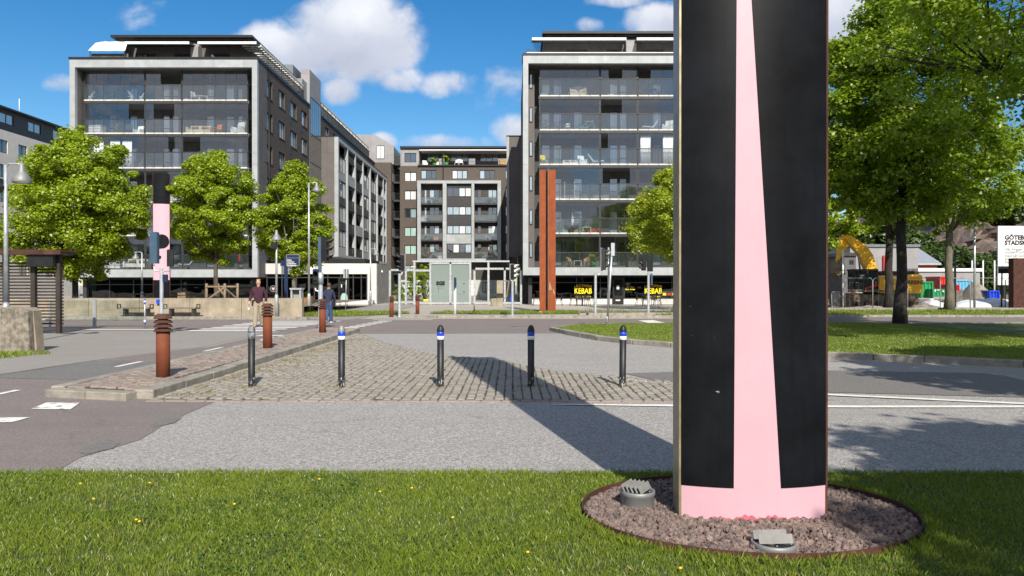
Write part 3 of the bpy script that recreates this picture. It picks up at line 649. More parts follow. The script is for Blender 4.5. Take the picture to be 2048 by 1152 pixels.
def uplight(label, loc, r, h, louv, rz):
    t = thing('ground_spotlight', label, 'spotlight', loc, 'floodlights in the gravel bed'); WL[t] = (0, 0, 0)
    MB().lathe([(r * .96, -.05), (r * .96, h - .035), (r, h - .03), (r, h), (r * .93, h + .004), (r * .9, h - .012), (0, h - .014)], n=40, cap=False).build('housing', M['alu'], t)
    MB().lathe([(0, h - .008), (r * .86, h - .008), (r * .86, h - .013), (0, h - .013)], n=32, cap=False).build('lens', M['pblack'], t)
    for k in range(louv):
        y = (k - (louv - 1) / 2) * r * 1.3 / louv; l = math.sqrt(max(.01, (r * .86) ** 2 - y * y)); mb = MB()
        st = len(mb.v); mb.box(-l, l, -.002, .002, 0, .055); mb.xf(Matrix.Translation((0, y, h)) @ Matrix.Rotation(R(-28), 4, 'X'), st); mb.build('louvre', M['louvre'], t)
    for k in range(6):
        a = k * math.pi / 3 + .3; MB().lathe([(.006, 0), (.006, .008)], (r * .8 * math.cos(a), r * .8 * math.sin(a), h + .002), 8).build('bolt', M['alu'], t)
    t.rotation_euler = (0, 0, rz)
    return t
uplight('grey cylinder spotlight with slanted louvres standing high behind left in the gravel', (gx(1276, 5.3), 5.3, .0), .12, .15, 5, R(60))
uplight('grey louvred spotlight sunk almost level with the gravel in front of the pillar', (gx(1548, 4.47), 4.47, .005), .13, .065, 2, R(4))

# distant pillars of the same family
dist = 39.0; X = gx(323, dist)
pillar('painted_steel_pillar', 'tall pink pillar with black top and black disc behind the concrete wall at left', (X, dist, .4), .78, gz(347, dist) - .4, [
    ('black_base_band', M['blackpaint'], 0, gz(560, dist) - .4, one(-1), one(1), .004), ('pink_band', M['pink'], gz(560, dist) - .4, gz(408, dist) - .4, one(-1), one(1), .004),
    ('black_top_band', M['blackpaint'], gz(408, dist) - .4, gz(347, dist) - .4, one(-1), one(1), .004)], M['rust'], M['rust'], R(16), False)
pp = bpy.data.objects['painted_steel_pillar.001']
mb = MB(); vs = [(0, 0, 0)]; n = 28; zc = gz(483, dist)
vs = []
for i in range(n):
    a = 2 * math.pi * i / n; xx = .03 + .35 * math.cos(a); t = max(-1, min(1, xx / .39)); vs.append((xx, -.078 * (1 - t * t) - .016, zc - .4 + .37 * math.sin(a)))
mb.add(vs, [(i, (i + 1) % n, n - 1 - i - 1, n - 1 - i) for i in range(n // 2 - 1)]); mb.build('black_disc', M['blackpaint'], pp)
# the unpainted back of a third pillar
D3 = 43.6; X = gx(1095, D3); H3 = gz(340, D3)
t = thing('corten_pillar', 'tall rust orange steel pillar seen from its finned back before the right tower', 'pillar', (X, D3, 0)); WL[t] = (0, 0, 0)
MB().prism([(-.46, -.02), (-.11, .02), (-.11, .05), (-.46, .06)], 0, H3).build('left_flange', M['rustbright'], t)
MB().prism([(.035, .0), (.47, -.05), (.47, .03), (.035, .06)], 0, H3).build('right_flange', M['rustbright'], t)
MB().prism([(-.12, .22), (.06, .22), (.05, .34), (-.11, .34)], 0, H3).build('web', M['rustdark'], t)  # shade in the gap between the flanges put in as darker steel
MB().box(.012, .030, -.12, .22, 0, H3 + .1).build('fin', M['steel'], t)
mb = MB()
for k in range(7): mb.add([(.08 + .05 * k, -.055 - .003 * k, 1.3 + .1 * math.sin(k * 3)), (.10 + .05 * k, -.06 - .003 * k, 1.3 + .1 * math.sin(k * 3)), (.15 + .04 * k, -.066 - .003 * k, 1.75 - .12 * k), (.13 + .04 * k, -.066 - .003 * k, 1.75 - .12 * k)], [(0, 1, 2, 3)])
mb.build('graffiti', M['cream'], t)
for k in (-.4, .42): MB().box(k - .09, k + .09, -.1, .12, 0, .07).build('foot_plate', M['concw'], t)
# ---------------------------------------------------------------- building helpers
def wpt(O, u, n, a, z, k): return (O[0] + u[0] * a + n[0] * k, O[1] + u[1] * a + n[1] * k, O[2] + z)
def wall(O, u, n, a0, a1, z0, z1, ops, depth=.16, mb=None):
    # a wall face with real openings and reveals
    mb = mb or MB(); A = sorted({a0, a1, *[v for o in ops for v in o[:2]]}); Z = sorted({z0, z1, *[v for o in ops for v in o[2:4]]})
    A = [a for a in A if a0 <= a <= a1]; Z = [z for z in Z if z0 <= z <= z1]
    P = lambda a, z, k=0: wpt(O, u, n, a, z, k)
    for i in range(len(A) - 1):
        for j in range(len(Z) - 1):
            ca, cz = (A[i] + A[i + 1]) / 2, (Z[j] + Z[j + 1]) / 2
            if any(o[0] < ca < o[1] and o[2] < cz < o[3] for o in ops): continue
            mb.add([P(A[i], Z[j]), P(A[i + 1], Z[j]), P(A[i + 1], Z[j + 1]), P(A[i], Z[j + 1])], [(0, 1, 2, 3)])
    for (p, q, r, s) in [o[:4] for o in ops]:
        mb.add([P(p, r), P(q, r), P(q, s), P(p, s), P(p, r, -depth), P(q, r, -depth), P(q, s, -depth), P(p, s, -depth)], [(0, 1, 5, 4), (1, 2, 6, 5), (2, 3, 7, 6), (3, 0, 4, 7)])
    return mb
def pbox(mb, O, u, n, a0, a1, z0, z1, k0, k1):
    c = [wpt(O, u, n, a, z, k) for k in (k0, k1) for z in (z0, z1) for a in (a0, a1)]
    return mb.add(c, [(0, 2, 3, 1), (4, 5, 7, 6), (0, 1, 5, 4), (2, 6, 7, 3), (0, 4, 6, 2), (1, 3, 7, 5)])
PANES = ['pdark', 'pdark', 'pblue', 'pblue', 'pcurt', 'pblue']
def window(root, O, u, n, a0, a1, z0, z1, k=-.14, div=1, pane=None, fm='charcoal', fw=.055, name='window', transom=None, sill=False):
    mb = MB(); w_ = (a1 - a0) / (div + 1)
    pbox(mb, O, u, n, a0, a1, z0, z0 + fw, k, k + .06); pbox(mb, O, u, n, a0, a1, z1 - fw, z1, k, k + .06)
    for i in range(div + 2):
        c = a0 + i * w_; lo = c - fw / 2; hi = c + fw / 2
        if i == 0: lo, hi = a0, a0 + fw
        if i == div + 1: lo, hi = a1 - fw, a1
        pbox(mb, O, u, n, lo, hi, z0 + fw, z1 - fw, k, k + .055)
    if transom: pbox(mb, O, u, n, a0 + fw, a1 - fw, transom - .03, transom + .03, k, k + .05)
    if sill: pbox(mb, O, u, n, a0 - .04, a1 + .04, z0 - .04, z0 - .002, k, .05)
    f = mb.build(name, M[fm], root); pm = pane or random.choice(PANES)
    if pm == 'mix':
        for i in range(div + 1):
            p = MB(); pbox(p, O, u, n, a0 + i * w_ + .02, a0 + (i + 1) * w_ - .02, z0 + .02, z1 - .02, k - .02, k + .012); p.build('pane', M[random.choice(PANES)], f)
    else:
        p = MB(); pbox(p, O, u, n, a0 + .02, a1 - .02, z0 + .02, z1 - .02, k - .02, k + .012); p.build('pane', M[pm], f)
    return f
FX = ((1, 0), (0, -1)); EX = ((0, 1), (1, 0)); WX = ((0, 1), (-1, 0))

def tower(label, X0, X1, zt, slabs, topz, rails, bays, openings, backwin, gx0, gx1, side, mirror):
    """X0..X1 facade; slabs: z of balcony floors top to bottom; bays: x limits of balcony bays; openings: panels slid open per (level, bay)"""
    Y0 = 60.0; YG = 61.0; YB = 63.3
    root = thing('apartment_building', label, 'building', ((X0 + X1) / 2, Y0, 0)); fw = .42
    fb0, fb1 = slabs[-1] - .72, slabs[-1] - .10
    YF = Y0 + .35; mb = MB(); mb.box(X0, X0 + fw, Y0, YF, fb0, zt); mb.box(X1 - fw, X1, Y0, YF, fb0, zt); mb.box(X0 + fw, X1 - fw, Y0, YF, zt - .64, zt); mb.box(X0 + fw, X1 - fw, Y0, 61.3, fb0, fb1)
    mb.build('facade_frame', M['galv'], root)
    MB().box(X0 + .004, X0 + fw - .004, YF + .002, YB, fb0, zt - .01).box(X1 - fw + .004, X1 - .004, YF + .002, 62.39, fb0, zt - .01).box(X0 + fw, X1 - fw, YF + .002, YB, zt - .64, zt - .012).build('recess_cheek', M['wallgrey' if mirror else 'render'], root)
    MB().box(X0 - .06, X1 + .06, Y0 - .05, 62.6, zt + .003, zt + .17).build('parapet_cap', M['black'], root)
    MB().box(X0 + .3, X1 - .3, Y0 + .02, 62.2, zt + .17, zt + .25).build('roof_edge_sheet', M['white'], root) if mirror else None
    # back wall of the balconies with its windows and doors
    ops = []
    for s in slabs[:]: ops += [(a, b, s + .12, s + 2.05) for a, b in backwin]
    wall((0, YB, 0), *FX, X0 + fw, X1 - fw, fb1, zt - .64, ops).build('back_wall', M['render'], root)
    for s in slabs:
        for a, b in backwin: window(root, (0, YB, 0), *FX, a, b, s + .12, s + 2.05, div=0, pane=random.choice(['pblue', 'pblue', 'pdark', 'pblue']), fw=.06, transom=s + .9 if b - a < .75 and random.random() < .3 else None)
    MB().box(X0 + fw + .003, X1 - fw - .003, YB + .25, YB + .4, fb1, zt).build('inner_wall', M['black'], root)
    mb = MB(); mb.box(X0 + fw + .003, gx0 - .25, YG + .1, YB - .01, fb1 + .01, zt - .66) if not mirror else mb.box(X0 + fw + .003, gx0 - .35, 61.6, YB - .01, fb1 + .01, zt - .66); mb.build('end_wall', M['render'] if not mirror else M['wallgrey'], root)
    tops = [topz] + [s - .30 for s in slabs[:-1]]
    if mirror:
        for s, tp in zip(slabs, tops): window(root, (0, 61.6, 0), *FX, X0 + fw + .12, gx0 - .5, s + .75, s + 2.0, k=.002, div=0, pane='pblue', fw=.07)
    for li, (s, tp) in enumerate(zip(slabs, tops)):
        if li < len(slabs) - 1: MB().box(gx0 - .02, gx1 + .02, YG + .02, YB - .01, s - .26, s - .02).build('floor_slab', M['slab'], root)
        rail = rails[li]
        for bi in range(len(bays) - 1):
            a, b = bays[bi], bays[bi + 1]
            bal = MB().box(a + .02, b - .02, YG - .06, YG + .02, s - .28, s - .06).build('balcony', M['charcoal'], root)
            if li < len(slabs) - 1:
                mb = MB(); n_ = max(2, round((b - a) / .85))
                for q in range(n_): mb.box(a + .05 + (b - a - .1) * q / n_ + .02, a + .05 + (b - a - .1) * (q + 1) / n_ - .02, YG - .07, YG + .1, s - .055, s + .05)
                mb.build('floor_edge', M['edge'], bal)
            mb = MB(); mb.box(a, b, YG - .075, YG - .01, rail - .03, rail + .035)
            for xx in (a + .01, b - .07): mb.box(xx, xx + .06, YG - .005, YG + .06, s + .06, tp - .002)
            MB().box(a + .08, b - .08, YG - .05, YG - .035, s + .07, rail - .035).build('railing_glass', M['railgl'], bal)
            n_ = max(2, round((b - a) / .85))
            for q in range(1, n_): xx = a + (b - a) * q / n_; mb.box(xx - .012, xx + .012, YG - .06, YG - .052, s + .05, rail - .031)
            hr = mb
            op = openings.get((li, bi)); segs = [(a + .08, b - .08)]
            if op: segs = [sg for sg in ((a + .08, op[0]), (op[1], b - .08)) if sg[1] - sg[0] > .1]
            for (p, q) in segs:
                n_ = max(1, round((q - p) / .9))
                mb = MB()
                for j in range(n_): mb.box(p + (q - p) * j / n_ + .006, p + (q - p) * (j + 1) / n_ - .006, YG + .0, YG + .012, rail + .04, tp - .01)
                mb.build('sliding_glazing', M['glaze'], bal)
                for j in range(n_ + 1): hr.box(p + (q - p) * j / n_ - .007, p + (q - p) * j / n_ + .007, YG - .004, YG + .018, rail + .036, tp - .004)
            hr.build('handrail', M['charcoal'], bal)
        if not mirror:       # glazed return at the right end
            bal = MB().box(gx1 + .0, gx1 + .05, YG + .03, 62.3, s - .28, s - .06).build('balcony', M['charcoal'], root)
            MB().box(gx1 + .01, gx1 + .05, YG + .03, 62.3, rail - .03, rail + .035).build('handrail', M['charcoal'], bal)
            MB().box(gx1 + .02, gx1 + .03, YG + .05, 62.3, s + .05, rail - .04).build('railing_glass', M['railgl'], bal)
    # ground floor shop front
    zs = fb0 - .003; G0, G1 = X0 + .5, X1 - .3
    MB().box(G0, G1, 61.35, 61.6, .02, .46).build('plinth', M['concw'] if mirror else M['black'], root)
    mb = MB(); k = 0; xx = G0
    while xx < G1 + .01:
        mb.box(xx - .035, xx + .035, 61.33, 61.5, .461, zs); xx += 1.95
    mb.box(G0, G1, 61.345, 61.45, zs - .62, zs - .54); mb.box(G0, G1, 61.345, 61.45, .462, .54)
    mb.build('shop_frame', M['charcoal'], root)
    MB().box(G0, G1, 61.42, 61.435, .55, zs - .02).build('shop_glass', M['shopgl'], root)
    MB().box(G0 - .2, G1 + .2, 64.8, 65, 0, zs).build('shop_back_wall', M['black'], root); MB().box(G0, G1, 61.65, 64.79, .01, .03).build('shop_floor', M['black'], root)  # black floor added so no sunlit ground shows through the glass
    MB().box(X0 + .1, X1 - .1, 61.2, 64.7, zs - .16, zs - .004).build('soffit', M['black'], root)
    for xx in (X0 + .45, X1 - .75): MB().box(xx, xx + .3, 61.0, 61.3, 0, zs - .17).build('column', M['charcoal'], root)
    # main volume behind, side wall in brick
    mb = MB(); mb.box(X0 + .02, X1 - .25, YB + .42, 75.6, 0, zt - .05); mb.build('building_core', M['brick'], root)
    return root

zl = lambda py: gz(py, 61.0)
L_sl = [zl(p) for p in (201, 267, 336, 404, 471, 537)]; L_rl = [zl(p) for p in (170, 239, 305, 374, 442, 510)]
xg = lambda px: gx(px, 61.0)
xb = lambda px: gx(px, 63.3)
LB = [xg(168), xg(291), xg(365), xg(497)]
left = tower('dark brick apartment tower at left with grey metal frame and white roof canopy', gx(140, 60), gx(515, 60), gz(119, 60), L_sl, zl(137), L_rl, LB,
    {(0, 1): (xg(322), xg(364)), (1, 0): (xg(258), xg(290)), (1, 1): (xg(308), xg(349)), (2, 1): (xg(337), xg(350)), (2, 2): (xg(369), xg(401)), (3, 1): (xg(294), xg(336)), (3, 0): (xg(260), xg(288)), (4, 0): (xg(255), xg(290))},
    [(xb(195), xb(207)), (xb(217), xb(234)), (xb(259), xb(275)), (xb(325), xb(340)), (xb(342), xb(358)), (xb(412), xb(429)), (xb(451), xb(469)), (xb(475), xb(486))], xg(168), xg(497), 1, False)
R_sl = [zl(p) for p in (192, 260, 329, 398.5, 466.5, 533)]; R_rl = [zl(p) for p in (159, 228, 298, 368, 436.6, 505)]
RB = [xg(1078), xg(1200), xg(1275), xg(1400)]
right = tower('dark apartment tower at right of the street with a kebab shop below', gx(1046, 60), gx(1424, 60), gz(111, 60), R_sl, zl(129), R_rl, RB,
    {(0, 1): (xg(1217), xg(1244)), (0, 2): (xg(1277), xg(1301)), (1, 1): (xg(1202), xg(1244)), (2, 1): (xg(1202), xg(1216)), (3, 1): (xg(1205), xg(1260)), (5, 1): (xg(1203), xg(1230))},
    [(xb(1083), xb(1101)), (xb(1106), xb(1124)), (xb(1147), xb(1165)), (xb(1219), xb(1236)), (xb(1239), xb(1254)), (xb(1305), xb(1323)), (xb(1350), xb(1368))], xg(1078), xg(1400), -1, True)

# left tower: brick side wall facing the street with windows, roof storey, canopy
def side_wall(root):
    X = gx(515, 60) - .03; O = (X, 0, 0); zt = gz(119, 60)
    cols = [(61.9, 63.9), (65.6, 67.4), (69.0, 71.1), (72.6, 74.7)]; ops = []
    for k in range(6):
        for i, (a, b) in enumerate(cols):
            z = 17.25 - 2.72 * k - (.12 if i > 1 else 0); ops.append((a, b, z, z + 1.5))
    ops = [o for o in ops if o[2] > 3]
    wall(O, *EX, 62.4, 75.6, 0, zt - .02, ops, .2).build('brick_wall', M['brick'], root)
    MB().box(X - .4, X - .3, 62.4, 75.6, 0, zt - .1).build('inner_wall', M['black'], root)
    for o in ops:
        window(root, O, *EX, *o, k=-.17, div=2, pane='mix', fw=.07, sill=True)
    mb = MB()
    for (a, b, z0, z1) in ops:
        if a > 68: pbox(mb, O, *EX, a + .0, a + .32, z0 - .75, z0 - .045, .002, .03)
    mb.build('vent_panel', M['black'], root)
    MB().tube([(X + .08, 61.55 + 1.2, .2), (X + .08, 62.75, zt - .2)], .05, 8).build('downpipe', M['black'], root)
    MB().box(X - .2, X + .09, 62.62, 75.6, zt - .016, zt + .16).build('eaves_edge', M['black'], root)
side_wall(left)
def roof_storey(root, xa, xb_, zt, roofx0, roofx1, wins, awn, canopy_x, canvas=None, leftrail=False, y1=76, px_=None):
    zr0, zr1 = zt + 2.25, zt + 2.58
    ops = [(a, b, zt + .5, zt + 1.3) for a, b in wins]
    wall((0, 62.7, 0), *FX, xa, xb_, zt + .16, zr0, ops, .1).build('roof_storey_wall', M['render'], root)
    MB().box(xa + .01, xb_ - .01, 62.9, y1, zt + .1, zr0 - .004).build('roof_storey_core', M['render'], root)
    for a, b in wins: window(root, (0, 62.7, 0), *FX, a, b, zt + .5, zt + 1.3, k=-.09, div=1, pane='pdark', fw=.06)
    MB().box(roofx0, roofx1, 61.9, y1 + .4, zr1 - .2, zr1).build('flat_roof', M['black'], root)
    MB().box(roofx0 + .25, roofx1 - .25, 62.2, y1, zr0, zr1 - .203).build('roof_soffit', M['charcoal'], root)
    for (a, b) in awn:
        aw = MB(); aw.prism([(61.0, zr0 - .64), (62.68, zr0 - .34), (62.68, zr0 - .38), (61.0, zr0 - .68)], a, b, 'x'); o = None
        mb = aw; n_ = max(3, round((b - a) / .95))
        for q in range(n_ + 1): xx = a + (b - a) * q / n_; mb.prism([(61.02, zr0 - .685), (62.66, zr0 - .385), (62.66, zr0 - .44), (61.02, zr0 - .73)], xx - .02, xx + .02, 'x')
        o = aw.build('awning', M['wallgrey'], root); MB().box(a, b, 60.9, 60.998, zr0 - .74, zr0 - .54).build('awning_front', M['white'], o)
    for k in range(2): MB().cbox(roofx0 + 2.6 + k * 3.6, roofx0 + 3.2 + k * 3.6, 64, 64.8, zr1, zr1 + .28, .03).build('roof_vent', M['white'], root)
zt = gz(119, 60)
roof_storey(left, gx(250, 62.7), gx(503, 62.7), zt, gx(222, 61.9), gx(505, 61.9), [(gx(272, 62.7), gx(313, 62.7)), (gx(349, 62.7), gx(385, 62.7)), (gx(420, 62.7), gx(461, 62.7))],
    [(gx(255, 61), gx(380, 61)), (gx(397, 61), gx(514, 61))], 0)
MB().prism([(61.9, zt + .2), (62.65, zt + .2), (62.65, zt + 2.2), (61.9, zt + 1.6)], gx(383, 62), gx(398, 62), 'x').build('roof_party_wall', M['lightgrey'], left)
# white canvas tent on the roof terrace
mb = MB(); x0, x1 = gx(178, 61), gx(252, 61); pr = [(60.9, zt + .95), (61.0, zt + 1.15), (61.3, zt + 1.7), (61.9, zt + 2.02), (63, zt + 2.05)]; vs = []; fs = []
for i in range(9):
    xx = x0 + (x1 - x0) * i / 8; ins = max(0, 1 - i / 2.5)
    for (y, z) in pr: vs.append((xx + (z - zt - .95) * .55 * ins, y, z + .02 * math.sin(i * 2.3 + y * 3)))
for i in range(8):
    for j in range(4): p = i * 5 + j; fs.append((p, p + 5, p + 6, p + 1))
mb.add(vs, fs, True); cv = mb.build('roof_canopy', M['whitefab'], left)
sd = cv.modifiers.new('thick', 'SOLIDIFY'); sd.thickness = .03
mb = MB()
for xx in (x0 + .1, x1 - .1): mb.bar((xx, 61.05, zt + .17), (xx, 61.05, zt + 1.0), .05)
mb.build('canopy_post', M['charcoal'], left); MB().box(x0 + .05, x0 + 5.6 * .55, 61.3, 61.34, zt + .17, zt + .85).build('terrace_screen', M['render'], left)
def louvre_canopy(root, X, y0, y1, z, step=.62, wall_x=None, back=None):
    # sunshade of white blades along a roof terrace, with its railing of dark pickets
    mb = MB(); mb.box(X - .05, X + .05, y0, y1, z - .09, z + .09); mb.build('sunshade_beam', M['edge'], root)
    mb = MB(); y = y0 + .2
    while y < y1:
        mb.prism([(X - 1.6, z + .02), (X - .06, z - .06), (X - .06, z + .02), (X - 1.6, z + .1)], y, y + .17, 'y'); y += step
    mb.build('sunshade_blade', M['edge'], root)
    mb = MB(); y = y0
    while y < y1: mb.box(X - .06, X - .02, y, y + .05, z - 1.45, z - .10); y += 1.9
    mb.build('sunshade_post', M['charcoal'], root)
    mb = MB(); y = y0; zb_ = z - 1.42
    while y < y1: mb.box(X + .06, X + .085, y, y + .03, zb_, zb_ + .9); y += .14
    mb.box(X + .05, X + .10, y0, y1, zb_ + .9, zb_ + .95); mb.build('terrace_railing', M['black'], root)
XL = gx(515, 60)
louvre_canopy(left, XL - .12, 61.2, 73.6, zt + 1.45)
mb = MB(); mb.box(XL - 3.6, XL - 1.3, 74.2, 79, zt, zt + 3.75); mb.build('lift_housing', M['corrug'], left)
MB().box(XL - 1.9, XL - .3, 73.9, 75.7, zt + .15, zt + 2.3).build('roof_stair_head', M['lightgrey'], left)
mb = MB(); mb.box(XL - .9, XL - .02, 75.62, 80, 0, gz(139, 75.6)); mb.build('stair_tower', M['lightgrey'], left)
ft = MB(); pb = MB()
for i in range(6):
    a = 75.9 + i * .78; ft.box(XL + .0, XL + .055, a - .03, a + .03, 3.2, 20.6)
for z in (3.2, 5.9, 8.6, 11.3, 14, 16.9, 20.6): ft.box(XL - .005, XL + .05, 75.87, 79.83, z - .04, z + .04)
f = ft.build('stair_window', M['charcoal'], left); MB().box(XL - .015, XL + .02, 75.9, 79.8, 3.2, 20.6).build('pane', M['tall'], f)
rt = gz(111, 60)
roof_storey(right, gx(1087, 62.7), gx(1415, 62.7), rt, gx(1085, 61.9), gx(1420, 61.9), [(gx(1133, 62.7), gx(1175, 62.7)), (gx(1213, 62.7), gx(1247, 62.7)), (gx(1284, 62.7), gx(1326, 62.7)), (gx(1362, 62.7), gx(1398, 62.7))],
    [(gx(1064, 61), gx(1252, 61)), (gx(1273, 61), gx(1420, 61))], 0)
MB().prism([(61.9, rt + .2), (62.65, rt + .2), (62.65, rt + 2.2), (61.9, rt + 1.6)], gx(1252, 62), gx(1272, 62), 'x').build('roof_party_wall', M['lightgrey'], right)
mb = MB()
for i in range(14): mb.box(gx(1066, 61) + i * .06, gx(1066, 61) + i * .06 + .02, 61.2 + i * .12, 61.22 + i * .12, rt + .17, rt + 2.0)
for xx in range(8): mb.box(gx(1053, 61) + xx * .09, gx(1053, 61) + xx * .09 + .02, 61, 61.03, rt + .17, rt + .75)
mb.box(gx(1053, 61), gx(1066, 61), 61, 61.03, rt + .75, rt + .79); mb.build('terrace_railing', M['black'], right)

# ---------------------------------------------------------------- the long wing behind the left tower
wing = thing('apartment_wing', 'long dark brick wing with framed bay block behind the left tower', 'building', (-21, 80, 0))
XW = -20.42; zt2 = 19.6
ops = [(82 + i * 3.6, 83.7 + i * 3.6, 17.55, 18.95) for i in range(9)]
wall((XW, 0, 0), *EX, 80, 113, 0, zt2, ops, .2).build('brick_wall', M['brick'], wing)
for o in ops: window(wing, (XW, 0, 0), *EX, *o, k=-.17, div=1, fw=.07)
MB().box(XW - 10, XW - .3, 80.1, 113, 0, zt2).build('building_core', M['brick'], wing)
MB().box(XW - 10.2, XW + .1, 79.98, 113.1, zt2 + .003, zt2 + .2).build('parapet_cap', M['black'], wing)
MB().box(XW - 10, XW - 1.9, 80.5, 112, zt2 + .2, zt2 + 2.4).build('roof_storey', M['render'], wing)
louvre_canopy(wing, XW - .2, 80.2, 108, zt2 + 1.75, .6)
# projecting block
B0, B1, zb0, zb1 = 80.0, 111.0, gz(508, 80), 17.4; XB = gx(677, 80)
MB().box(XW + .01, XB - 2.4 if XB - 2.4 > XW + .02 else XW + .05, B0 + .01, B1, zb0, zb1 - .01).build('block_core', M['render'], wing)
mb = MB(); mb.box(XW + .005, XB - .3, B0, B0 + .3, zb0 + .0, zb1); mb.build('end_wall', M['wallgrey'], wing)
MB().box(XW - .02, XB + .02, B0 - .03, B1 + .02, zb1 + .003, zb1 + .12).build('block_cap', M['black'], wing)
mb = MB(); mb.box(XB - .42, XB, B0 - .012, B1, zb1 - .42, zb1); mb.box(XB - 1.9, XB, B0 - .012, B1, zb0 - .28, zb0 - .003)
ny = 6; ys = [B0 - .012, 84.6, 88.8, 93.4, 98.2, 103.4, 108.2]; ye = ys[1:] + [B1]
for y in ys + [B1 - .35]: mb.box(XB - .42, XB - .002, y + .002, y + .35, zb0, zb1 - .42)
mb.build('facade_frame', M['galv'], wing)
MB().box(XB - 1.6, XB - 1.4, B0 + .3, B1 - .3, zb0, zb1 - .42).build('recess_wall', M['brick'], wing)
lv = [zb0 + i * (zb1 - .42 - zb0) / 4.45 for i in range(5)]
for bi, (y0, y1) in enumerate(zip(ys, ye)):
    y0 += .36
    for li, z in enumerate(lv):
        zt_ = min(zb1 - .43, z + 2.6)
        if bi in (0, 3, 4):
            if zt_ - z < 1.6: continue
            pm = M['galv'] if (bi + li) % 3 == 0 else M['charcoal']
            MB().box(XB - .32, XB - .2, y0, y1, z, z + .85).build('spandrel_panel', pm, wing)
            window(wing, (XB - .15, 0, 0), *EX, y0, y1, z + .86, zt_, div=2, pane='mix', fw=.08)
        else:
            b_ = MB().box(XB - 1.4, XB - .12, y0, y1, z - .14, z).build('balcony', M['charcoal'], wing)
            mb = MB(); y = y0 + .02
            while y < y1: mb.box(XB - .17, XB - .15, y, y + .025, z + .02, z + 1.0); y += .13
            mb.box(XB - .18, XB - .14, y0, y1, z + 1.0, z + 1.05); mb.build('railing', M['black'], b_)
            if (bi * 2 + li) % 4 == 1: MB().box(XB - .12, XB - .06, y0, y1, z - .1, z + 1.1).build('balcony_panel', M['galv'], b_)
            if zt_ - z > 2: window(wing, (XB - 1.4, 0, 0), *EX, y0 + .6, y1 - 1.2, z + .1, z + 2.1, k=.003, div=1, fw=.08)
# gable storey at its far end
mb = MB(); mb.prism([(-27, 19.8), (-17.8, 19.8), (-17.8, 22.5), (-20.6, 24.2), (-27, 24.4)], 113, 130, 'y'); mb.build('gable_storey', M['lightgrey'], wing)
window(wing, (0, 113, 0), *FX, -20.4, -19.2, 20.6, 22.6, k=.003, div=1, pane='pcurt')
mb = MB(); mb.box(-27, -17.95, 111.3, 130, 0, 19.78); mb.build('end_block', M['brickc'], wing)
for k in range(5): window(wing, (-17.95, 0, 0), *EX, 112.2, 114.4, 6.0 + k * 2.76, 7.6 + k * 2.76, k=.003, div=1)
# outdoor gallery stair between the wing and the far house
gal = thing('access_gallery', 'dark open gallery of stacked balconies in the corner between wing and courtyard house', 'gallery', (-17.4, 114, 0))
MB().box(-17.9, -16.95, 116, 116.2, 0, 18.9).build('back_wall', M['black'], gal)
for k in range(7):
    z = 3.4 + k * 2.76; b_ = MB().box(-17.9, -16.95, 113.4, 115.99, z - .25, z).build('gallery_floor', M['charcoal'], gal)
    mb = MB(); mb.box(-17.9, -16.95, 113.42, 113.46, z + 1.0, z + 1.06)
    for q in range(8): mb.box(-17.88 + q * .12, -17.86 + q * .12, 113.43, 113.45, z, z + 1.0)
    mb.build('railing', M['black'], b_)

# ---------------------------------------------------------------- pavilion with the bistro
pav = thing('bistro_pavilion', 'low white concrete bistro pavilion at the foot of the left tower', 'building', (-15.5, 62, 0))
P0, P1, PY0, PY1 = gx(531, 62), gx(753, 62), 62.0, 68.6
MB().box(P0, P1, PY0, PY0 + .35, gz(548, 62), gz(527, 62)).box(gx(735, 62), P1, PY0 - .003, PY0 + .35, .0, gz(548, 62) - .003).box(P0, gx(735, 62) - .003, PY0 + .02, PY0 + .3, .0, .34).build('white_facade', M['concw'], pav)
MB().box(P1 - .3, P1 - .004, PY0 + .36, PY1, 0, gz(527, 62)).build('side_wall', M['concg'], pav)
MB().box(P0, P1 - .31, PY0 + .36, PY1, gz(529, 62), gz(527, 62) + .02).build('roof', M['charcoal'], pav)
MB().box(P0 - .3, P1 - 1.5, PY0 + 3.0, PY1 + 3, gz(527, 62) + .03, gz(515, 62)).build('dark_recess_band', M['black'], pav)  # solid black box standing in for the shaded recess above the fascia
MB().box(P0, P1 - .32, 66, 66.2, 0, gz(529, 62) - .02).build('back_wall', M['black'], pav); MB().box(P0, P1 - .32, 62.4, 65.99, .01, .03).build('shop_floor', M['black'], pav)  # floor coloured black to keep the sunlit bistro interior dark
mb = MB()
for px in (533, 563, 592, 628, 655, 681, 706, 722, 733): mb.box(gx(px, 62) - .04, gx(px, 62) + .04, PY0 + .1, PY0 + .2, .341, gz(548, 62) - .005)
mb.box(P0, gx(734, 62), PY0 + .12, PY0 + .18, gz(556, 62), gz(554, 62)); mb.build('window_frame', M['charcoal'], pav)
MB().box(P0 + .02, gx(734, 62), PY0 + .21, PY0 + .222, .35, gz(548, 62) - .01).build('shop_glass', M['shopgl'], pav)
d = MB().box(gx(676, 62), gx(698, 62), PY0 + .05, PY0 + .1, .08, gz(556, 62)).build('door', M['black'], pav)
MB().box(gx(680, 62), gx(694, 62), PY0 + .035, PY0 + .048, .5, 2.1).build('door_glass', M['pblack'], d); MB().box(gx(682, 62), gx(684, 62), PY0 + .02, PY0 + .033, 1.4, 1.65).build('door_notice', M['white'], d)
sg = MB().box(gx(563, 62), gx(616, 62), PY0 - .06, PY0 - .004, gz(546, 62), gz(532, 62)).build('sign_board', M['corrug'], pav)
text('sign_lettering', 'BAY BISTRO', .34, M['white'], (gx(591, 62), PY0 - .07, gz(544.5, 62)), sg, bold=.006)
mb = MB(); cx_, cz_ = gx(545, 62), gz(577.5, 62)
